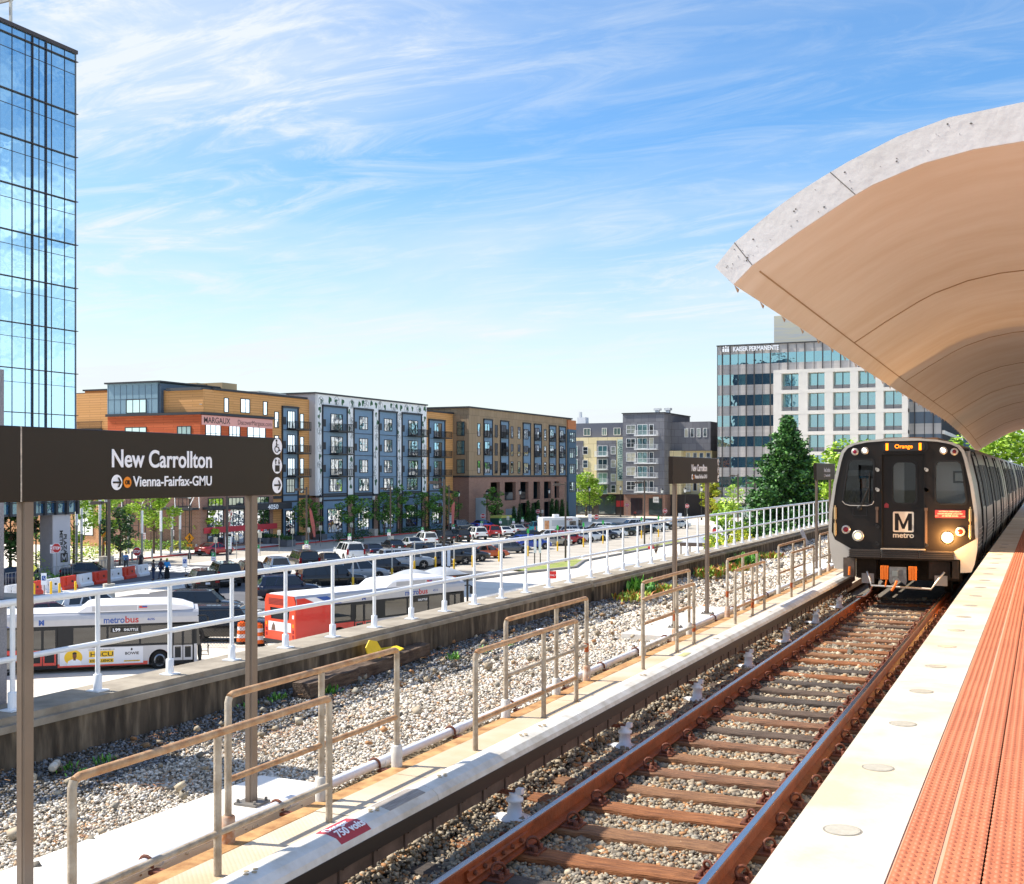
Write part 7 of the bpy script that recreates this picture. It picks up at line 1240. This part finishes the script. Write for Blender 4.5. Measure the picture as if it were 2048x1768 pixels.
# posts of the plaza in front of the tower
for i, (px, py, h) in enumerate(((153, 1135, 7.4), (163, 1130, 5.6), (200, 1130, 7.4), (257, 1108, 4.6), (284, 1122, 5.2), (322, 1113, 5.0), (344, 1106, 5.0), (360, 1107, 5.0))):
    g = G(px, py); t = thing('light_column', 'tall slim white column on the plaza, %s from the left' % nth(i+1), 'light column', (g.x, g.y, STZ), 0, 'slim white plaza columns'); m = MB(); m.lathe([(.12, 0), (.12, h*.55)], n=8); m.build('lower_tube', M_pole, t); m = MB(); m.lathe([(.13, h*.55), (.13, h)], n=8); m.build('light_tube', M_txt, t)
for i, (px, py) in enumerate(((163, 1150), (215, 1140), (304, 1117), (341, 1112), (245, 1125), (264, 1122), (393, 1106))): g = G(px, py); t = tag((lambda m: (m.lathe([(.1, 0), (.1, .95), (.06, 1.0)], n=10), m.build('steel_bollard', M_pole, loc=(g.x, g.y, STZ)))[1])(MB()), 'steel bollard on the plaza, %s placed' % nth(i+1) if 0 else 'short steel bollard on the plaza edge, %s of seven counted leftward from the red saloon' % nth([7, 6, 3, 2, 5, 4, 1][i]), 'bollard', 'steel plaza bollards')
# planters, board, dumpster, notice boards, shelters
for i, (px, py) in enumerate(((437, 1093), (476, 1091), (535, 1088), (558, 1088), (575, 1093), (604, 1083), (640, 1080), (672, 1076))):
    g = G(px, py); t = thing('planter', 'dark grey planter box by the shop fronts, %s from the left' % nth(i+1), 'planter', (g.x, g.y, STZ), 0, 'dark planters'); m = MB(); m.box(-.6, .6, -.9, .9, 0, .8); m.build('box', mat('planter_grey', '#63656b', .7), t, bevel=.03); m = MB()
    for k in range(70): a = random.uniform(0, 6.28); q = Vector((random.uniform(-.5, .5), random.uniform(-.8, .8), .8)); e = q+Vector((math.cos(a)*.2, math.sin(a)*.2, random.uniform(.15, .5))); s_ = Vector((-math.sin(a), math.cos(a), 0))*.08; m.add([q, e-s_, e+Vector((0, 0, .12)), e+s_], [(0, 1, 2, 3)])
    m.build('plants', mat('planter_green', '#3d6128', .7, var=.3), t)
g = G(1002, 1056); t = thing('dumpster', 'dark green dumpster with yellow green lid by the garage', 'dumpster', (g.x, g.y, STZ), 0); m = MB(); m.prism([(-1.9, .2), (1.9, .2), (2.1, 1.7), (-2.1, 1.7)], 'x', -1, 1); m.build('bin', mat('dump_green', '#1f4a38', .6), t); m = MB(); m.prism([(-2.1, 1.72), (2.1, 1.72), (1.9, 2.1), (-1.9, 2.1)], 'x', -1.05, 1.05); m.build('lid', mat('dump_lid', '#a9a64a', .6), t)
for px, py, l_ in ((892, 1160, 'twin white notice panels on brown posts near the second bus front'), (1075, 1130, 'twin white notice panels on brown posts by the grass kerb')):
    g = G(px, py); t = thing('notice_board', l_, 'notice board', (g.x, g.y, STZ), TH, 'twin notice boards')
    for s in (-1, 1): m = MB(); m.box(s*.28-.05, s*.28+.05, -.05, .05, 0, 3.1); m.build('post', M_dark, t); m = MB(); m.box(s*.24-.13, s*.24+.13, -.09, -.06, 1.2, 2.9); m.build('panel', M_txt, t)
    m = MB(); m.box(-.36, .36, -.06, .06, 3.1, 3.25); m.build('cap', M_dark, t)
def shelter(px, py, az, lab, n=3, zt=2.6):
    g = G(px, py, STZ+zt); t = thing('bus_shelter', lab, 'bus shelter', (g.x, g.y, STZ), -R(az), 'bus shelters with domed roofs'); dg_ = mat('dome_grey', '#a6a8aa', .35, var=.05)
    for k in range(n):
        m = MB(); pts = []; N_ = 10
        for i in range(N_+1):
            for j in range(N_+1): u, v = i/N_*2-1, j/N_*2-1; pts.append((v*1.2, (k-(n-1)/2)*2.5+u*1.22, zt+.45*(1-u*u)*(1-v*v)**.7))
        m.add(pts, [(i*(N_+1)+j, i*(N_+1)+j+1, (i+1)*(N_+1)+j+1, (i+1)*(N_+1)+j) for i in range(N_) for j in range(N_)], 0, True); m.build('dome', dg_, t)
    m = MB(); h = n*1.25; m.box(-1.25, 1.25, -h, h, zt-.35, zt-.02); m.build('fascia', mat('shelter_brown', '#4a3d35', .5), t, bevel=.02); m = MB(); m.box(1.26, 1.28, -h*.3, h*.5, zt-.32, zt-.06); m.build('sign_strip', mat('strip_rust', '#a8542a', .5, var=.3, vs=4), t)
    for k in range(n+1):
        for s in (-1, 1): m = MB(); m.box(s*1.15-.05, s*1.15+.05, -h+.1+k*(2*h-.2)/n-.05, -h+.1+k*(2*h-.2)/n+.05, 0, zt-.35); m.build('post', M_dark, t)
shelter(855, 1150, 20, 'brown bus shelter with pale domed roof behind the second bus', 2); shelter(1085, 1206, 15, 'grey domed shelter roof low behind the wall at the railing gap', 2, 2.5); shelter(1295, 1135, 8, 'grey ribbed domed shelter roof behind the wall left of the middle sign', 3, 2.5); shelter(1420, 1080, 4, 'bus shelter with grey domes on dark posts right of the middle sign', 4, 2.6)
for px, py, l_ in ((1104, 1172, 'small red and green notice behind the white railing post'), (1302, 1108, 'small red notice behind the far railing by a bare shrub'), (1430, 1075, 'red and white notice beyond the railing below the middle sign')): g = G(px, py); t = thing('ground_notice', l_, 'notice', (g.x, g.y, STZ), TH, 'small red notices'); m = MB(); m.box(-.03, .03, 0, .03, 0, 1.1); m.build('stake', M_txt, t); m = MB(); m.box(-.35, .35, -.03, 0, .6, 1.2); m.build('panel', mat('notice_red', '#d8241f', .5), t); text('P ONLY', .2, M_txt, (-.3, -.035, .8), (1, 0, 0), (0, 0, 1), t, world=False, width=.6)
# ---------------- people ----------------
def pp(px, py, rz, *a, **k): g = G(px, py); return person((g.x, g.y, STZ), rz, *a, **k)
pp(307, 1161, R(150), 'man in dark shirt and blue jeans holding a phone to his ear', '#3a3a40', '#27344f', '#15100c', pose='phone', sleeves='short', skin='#6b4632')
pp(322, 1158, R(165), 'tall man in purple brown shirt and jeans walking between two others', '#56363d', '#26324a', '#15100c', pose='walk', sleeves='short', phase=1); pp(334, 1158, R(200), 'woman in bright blue top, yellow green headscarf and long black skirt', '#2f8fd0', '#15151a', '#c4d23a', pose='stand', long_=True)
pp(252, 1142, R(20), 'person in bright blue shirt behind the barriers', '#2a74b8', '#22242c', '#1a1410', skin='#8a5f48', pose='walk', phase=-1); pp(281, 1141, R(200), 'person in long dark clothes half hidden by the stop sign', '#35353d', '#26262c', '#15100c', pose='stand', long_=True); pp(1270, 1038, R(40), 'small distant person in reddish top near the black saloon', '#9c4438', '#26262c', '#15100c', pose='walk')
# ---------------- trees and shrubs ----------------
def leaves(n, pos, size, name, m, par, up=.5):
    c = np.array(pos); n = len(c); a = rng.uniform(0, 2*np.pi, n); t1 = np.stack([np.cos(a), np.sin(a), rng.uniform(-up, up, n)], 1); t1 /= np.linalg.norm(t1, axis=1, keepdims=True)
    r = rng.normal(size=(n, 3)); t2 = np.cross(t1, r); t2 /= np.linalg.norm(t2, axis=1, keepdims=True); s = size*rng.uniform(.6, 1.3, (n, 1)); V = np.stack([c-t1*s, c+t2*s*.55, c+t1*s, c-t2*s*.55], 1).reshape(-1, 3); Fc = np.arange(4*n).reshape(-1, 4); o = mesh_np(name, V, Fc, m)
    if par: o.parent = par
    return o
LG = {'lime': ['#8fb52a', '#a3c636', '#7da022', '#b7d24a', '#6f911f'], 'green': ['#4c7a26', '#5f9130', '#3d651e', '#74a43c', '#33561b'], 'dark': ['#25471f', '#305626', '#1c3818', '#3c662d', '#47702f'], 'yellow': ['#b9bd2e', '#9cae2c', '#cfc944', '#8a9c28'], 'rust': ['#a5563a', '#b9704c', '#8c4630', '#c08a5a', '#7f8a3a'], 'conifer': ['#35602d', '#477a36', '#2a4d25', '#5a8e3e', '#6b9f48', '#213f1f', '#406f33']}
for k, v in LG.items(): lm_ = ramp_mat('leaf_'+k, v, .55); bb = lm_.node_tree.nodes['Principled BSDF']; bb.inputs['Subsurface Weight'].default_value = 0
M_bark = mat('bark', '#5a4a3c', .9, var=.3, vs=6, bump=.5)
def tree(X, Y, h, r, kind, lab, trunk=.35, n=1500, ls=.16, z=STZ, dens=11, shape=1.0, name='tree'):
    t = thing(name, lab, 'tree', (X, Y, z), 0, 'broadleaf street trees'); tr = MB(); th = h*trunk; tr.tube([(0, 0, 0), (.03, .02, th*.6), (0, .05, th), (.05, 0, h*.75)], [h*.018+.03, h*.014+.02, h*.012+.015, .015], 8); P = []
    for k in range(dens):
        a = k*2.4+random.uniform(-.3, .3); f_ = (k+.5)/dens; zc = th*.85+(h-th*.85)*(.12+.83*f_); rr = r*math.sin(math.pi*min(1, .22+.72*f_))**.8*random.uniform(.55, .95); e = Vector((math.cos(a)*rr, math.sin(a)*rr, zc)); s = Vector((0, 0, max(th*.8, zc-h*.28))); md = s.lerp(e, .55)+Vector((0, 0, -.05*h)); tr.tube([s, md, e], [.03+h*.004, .025, .01], 5)
        m_ = int(n/dens*random.uniform(.7, 1.3)); cr = r*random.uniform(.28, .46); q = rng.normal(size=(m_, 3)); q /= np.linalg.norm(q, axis=1, keepdims=True); q *= rng.uniform(.35, 1, (m_, 1))**.5*cr; q[:, 2] *= .62*shape; P.append(q+np.array(e)); m2 = m_//4; tt_ = rng.uniform(.3, 1, (m2, 1)); P.append(np.array(s)*(1-tt_)+np.array(e)*tt_+rng.normal(size=(m2, 3))*cr*.3)
    tr.build('trunk', M_bark, t); leaves(0, np.concatenate(P), ls, 'crown', MC['leaf_'+kind], t); return t
for px, py, h, r, kd, n, ls, l_, tk in [(307, 1108, 8.2, 2.6, 'lime', 2600, .17, 'bright lime green tree left of the white columns, under the big sign', .38), (206, 1122, 8.6, 2.6, 'lime', 2200, .17, 'lime green tree behind the orange pedestrian sign', .4), (240, 1130, 5.6, 1.9, 'dark', 1800, .15, 'dark green narrow based tree between the two orange signs', .3), (412, 1098, 5.2, 1.7, 'lime', 1200, .15, 'small lime green tree in front of the brick corner', .35), (147, 1128, 7.6, 1.8, 'lime', 1500, .16, 'lime green tree right of the tower column', .25), (90, 1128, 6.2, 1.5, 'green', 1200, .15, 'green tree left of the tower column', .3), (20, 1150, 9, 2.4, 'dark', 3000, .2, 'large dark green tree at the far left behind the sign post', .18),
    (614, 1085, 5.8, 2.1, 'green', 1500, .16, 'green tree behind the pink feather flag', .3), (706, 1082, 6.2, 2.3, 'green', 1700, .16, 'green tree beside the mural building, first from its left', .3), (768, 1072, 6.2, 2.5, 'green', 1300, .16, 'green tree beside the mural building, second from its left', .3), (800, 1068, 7.4, 1.9, 'green', 1100, .16, 'taller thin green tree beside the mural building, third from its left', .3), (850, 1064, 6.2, 2.6, 'green', 1400, .16, 'green tree behind the stop sign at the mural building', .3), (893, 1060, 7.0, 2.7, 'green', 1500, .17, 'green tree at the right end of the mural building', .3), (986, 1054, 6.8, 2.0, 'green', 1200, .17, 'green tree in front of the garage wall', .3),
    (1172, 1032, 9, 4.2, 'lime', 2600, .26, 'wide lime green tree before the cream apartments', .3), (1226, 1030, 8, 2.8, 'green', 1600, .24, 'round green tree before the red shop sign', .3), (1392, 1028, 9.5, 4.2, 'rust', 1500, .26, 'rust coloured tree behind the middle station sign', .3), (1421, 1034, 8.5, 2.6, 'yellow', 1700, .24, 'yellow green tree left of the office building lobby', .15), (1466, 1050, 7.2, 2.4, 'lime', 700, .18, 'thin yellow green young tree before the office building lobby', .3)]:
    g = G(px, py); tree(g.x, g.y, h, r, kd, l_, n=n, ls=ls, trunk=tk)
def conifer(X, Y, h, r, lab, n=15000, ls=.12, kind='conifer', z=STZ):
    t = thing('conifer_tree', lab, 'tree', (X, Y, z), 0, 'conifers'); tr = MB(); tr.tube([(0, 0, 0), (0, 0, h*.95)], [.22*h/12, .03], 8); P = []; nb = 150
    for k in range(nb):
        f_ = (k+random.random())/nb; zc = h*(.05+.93*f_); L_ = r*(1-f_)**1.05*random.uniform(.55, 1.12)+.1; a = k*2.39996+random.uniform(-.4, .4); up = .12+.45*f_; e = Vector((math.cos(a)*L_, math.sin(a)*L_, zc+L_*up*.5)); s = Vector((0, 0, zc-.2)); tr.tube([s, s.lerp(e, .9)], [.035, .008], 4); m_ = int(n/nb*(.35+1.3*(1-f_))); q = rng.beta(2.2, 1.3, m_)[:, None]; w_ = .1+.3*q*(1.15-q)*L_/1.6; P.append(np.array(s)*(1-q)+np.array(e)*q+rng.normal(size=(m_, 3))*w_*np.array([1, 1, .62])+np.array([0, 0, .1])*np.sin(q*3))
        sub = random.randint(3, 5)
        for j in range(sub): q0 = random.uniform(.45, 1); b = s.lerp(e, q0); dd = Vector((math.cos(a+random.choice((-1, 1))*.7), math.sin(a+random.choice((-1, 1))*.7), .55))*L_*.26; m3 = m_//9; q = rng.uniform(0, 1, (m3, 1)); P.append(np.array(b)+np.array(dd)*q+rng.normal(size=(m3, 3))*.07)
    tr.build('trunk', M_bark, t); leaves(0, np.concatenate(P), ls, 'crown', MC['leaf_'+kind], t, up=.9); return t
conifer(-12.2, 61, 12.2, 6.2, 'big dark green conifer standing left of the train', n=68000, ls=.095)
tree(-13.2, 54, 6.6, 2.0, 'yellow', 'yellow green bush like tree at the foot of the big conifer', n=3200, ls=.09, trunk=.06, shape=1.2); tree(-12.2, 58.5, 4.6, 1.7, 'lime', 'bright green bush behind the railing under the big conifer', n=2200, ls=.12, trunk=.05); tree(-14.4, 57.5, 8.0, 1.5, 'lime', 'pale green young tree at the left edge of the big conifer', n=1500, ls=.12, trunk=.15)
for i, (px, X, h, w_) in enumerate(((1040, 0, 3.6, .5), (1028, 0, 3.2, .5), (1056, 0, 4.2, .6), (1066, 0, 3.6, .55), (1076, 0, 4, .6), (1104, 0, 4.2, .6), (1113, 0, 4, .6), (1124, 0, 4, .6), (1132, 0, 3.6, .6))): Y = WX(px, -86.8); conifer(-86.8, Y, h, w_, 'slim dark cypress before the garage columns, %s from the left' % nth(sorted([1040, 1028, 1056, 1066, 1076, 1104, 1113, 1124, 1132]).index(px)+1), n=1600, ls=.13, kind='dark')
for i, (x, y, h, r, k) in enumerate(((-24, 170, 14, 6, 'lime'), (-14, 160, 13, 6, 'green'), (-5, 165, 15.5, 7, 'lime'), (5, 160, 15, 7, 'lime'), (16, 168, 17, 8, 'green'), (-34, 180, 12, 5, 'lime'))): tree(x, y, h, r, k, ['bright green tree peeping over the train roof, left of the canopy tip', 'small green tree top over the train roof beside the office building', 'bright lime tree just right of the canopy tip', 'bright lime tree behind the far cars of the train', 'tall green tree at the right edge behind the train', 'low green tree crown above the train front'][i], n=5200, ls=.36, z=-7, dens=22)
def shrub(px, py, h, r, kind, lab, z=STZ):
    g = G(px, py, z); n = 520; h *= 1.2; r *= 1.25; q = rng.normal(size=(n, 3)); q /= np.linalg.norm(q, axis=1, keepdims=True); q = q*rng.uniform(.75, 1.02, (n, 1))*np.array([r, r*1.2, h]); q = q[q[:, 2] > 0]; o = leaves(0, q, .13, 'shrub', MC['leaf_'+kind], None); o.location = (g.x, g.y, z); tag(o, lab, 'shrub', 'shrubs in the plaza beds')
SH = [(86, 1130, 1.4, 1.4, 'lime'), (108, 1118, 1.0, 1.6, 'yellow'), (150, 1118, 1.6, 1.8, 'lime'), (175, 1112, 1.3, 1.5, 'yellow'), (196, 1112, 1.0, 1.3, 'lime'), (222, 1106, 1.0, 1.4, 'yellow'), (245, 1104, 1.0, 1.4, 'green'), (262, 1102, 1.1, 1.6, 'lime'), (277, 1100, 1.2, 1.6, 'lime'), (293, 1099, 1.0, 1.4, 'green'), (309, 1098, 1.0, 1.5, 'lime'), (326, 1097, 1.1, 1.5, 'lime'), (345, 1100, 1.0, 1.4, 'green'), (363, 1100, 1.0, 1.3, 'yellow'), (385, 1098, 1.0, 1.2, 'green'), (84, 1150, 1.5, 1.3, 'lime'), (156, 1147, 1.5, 1.6, 'yellow'), (90, 1172, 1.0, 1.3, 'green'), (120, 1172, .8, 1.4, 'green')]
for i, s in enumerate(SH): shrub(*s, {'lime': 'bright green', 'yellow': 'yellow green', 'green': 'mid green'}[s[4]]+' rounded shrub in the plaza beds under the big sign, %s from the left' % nth(sorted(range(len(SH)), key=lambda k: SH[k][0]).index(i)+1))
for i, (px, py) in enumerate(((690, 1078), (722, 1074), (742, 1072), (815, 1066), (835, 1064), (872, 1060), (700, 1083))): shrub(px, py, .8, 1.6, 'dark', 'low dark green bush along the mural building, %s from the left' % nth(sorted((690, 722, 742, 815, 835, 872, 700)).index(px)+1))
g = G(1312, 1108); t = thing('bare_shrub', 'bare twiggy shrub on the kerb behind the far railing', 'shrub', (g.x, g.y, STZ)); m = MB()
for i in range(40): a = random.uniform(0, 6.28); m.tube([(0, 0, 0), (math.cos(a)*.3, math.sin(a)*.3, random.uniform(.6, 1.2)), (math.cos(a)*.8, math.sin(a)*.8, random.uniform(1.2, 2.2))], [.02, .012, .006], 3)
m.build('twigs', M_bark, t)
# wooded ridge on the other side of the line, mirrored in the glass tower and visible far off
P = np.stack([rng.uniform(140, 175, 9000), rng.uniform(-60, 420, 9000), np.zeros(9000)], 1); P[:, 2] = -6+rng.uniform(0, 1, 9000)**.7*(14+4*np.sin(P[:, 1]*.11)+3*np.sin(P[:, 1]*.31)); o = leaves(0, P, 1.9, 'woods', MC['leaf_green'], None); tag(o, 'far green woods on the other side of the railway', 'woods', kind='stuff')
for p_ in PROTO.values(): pass
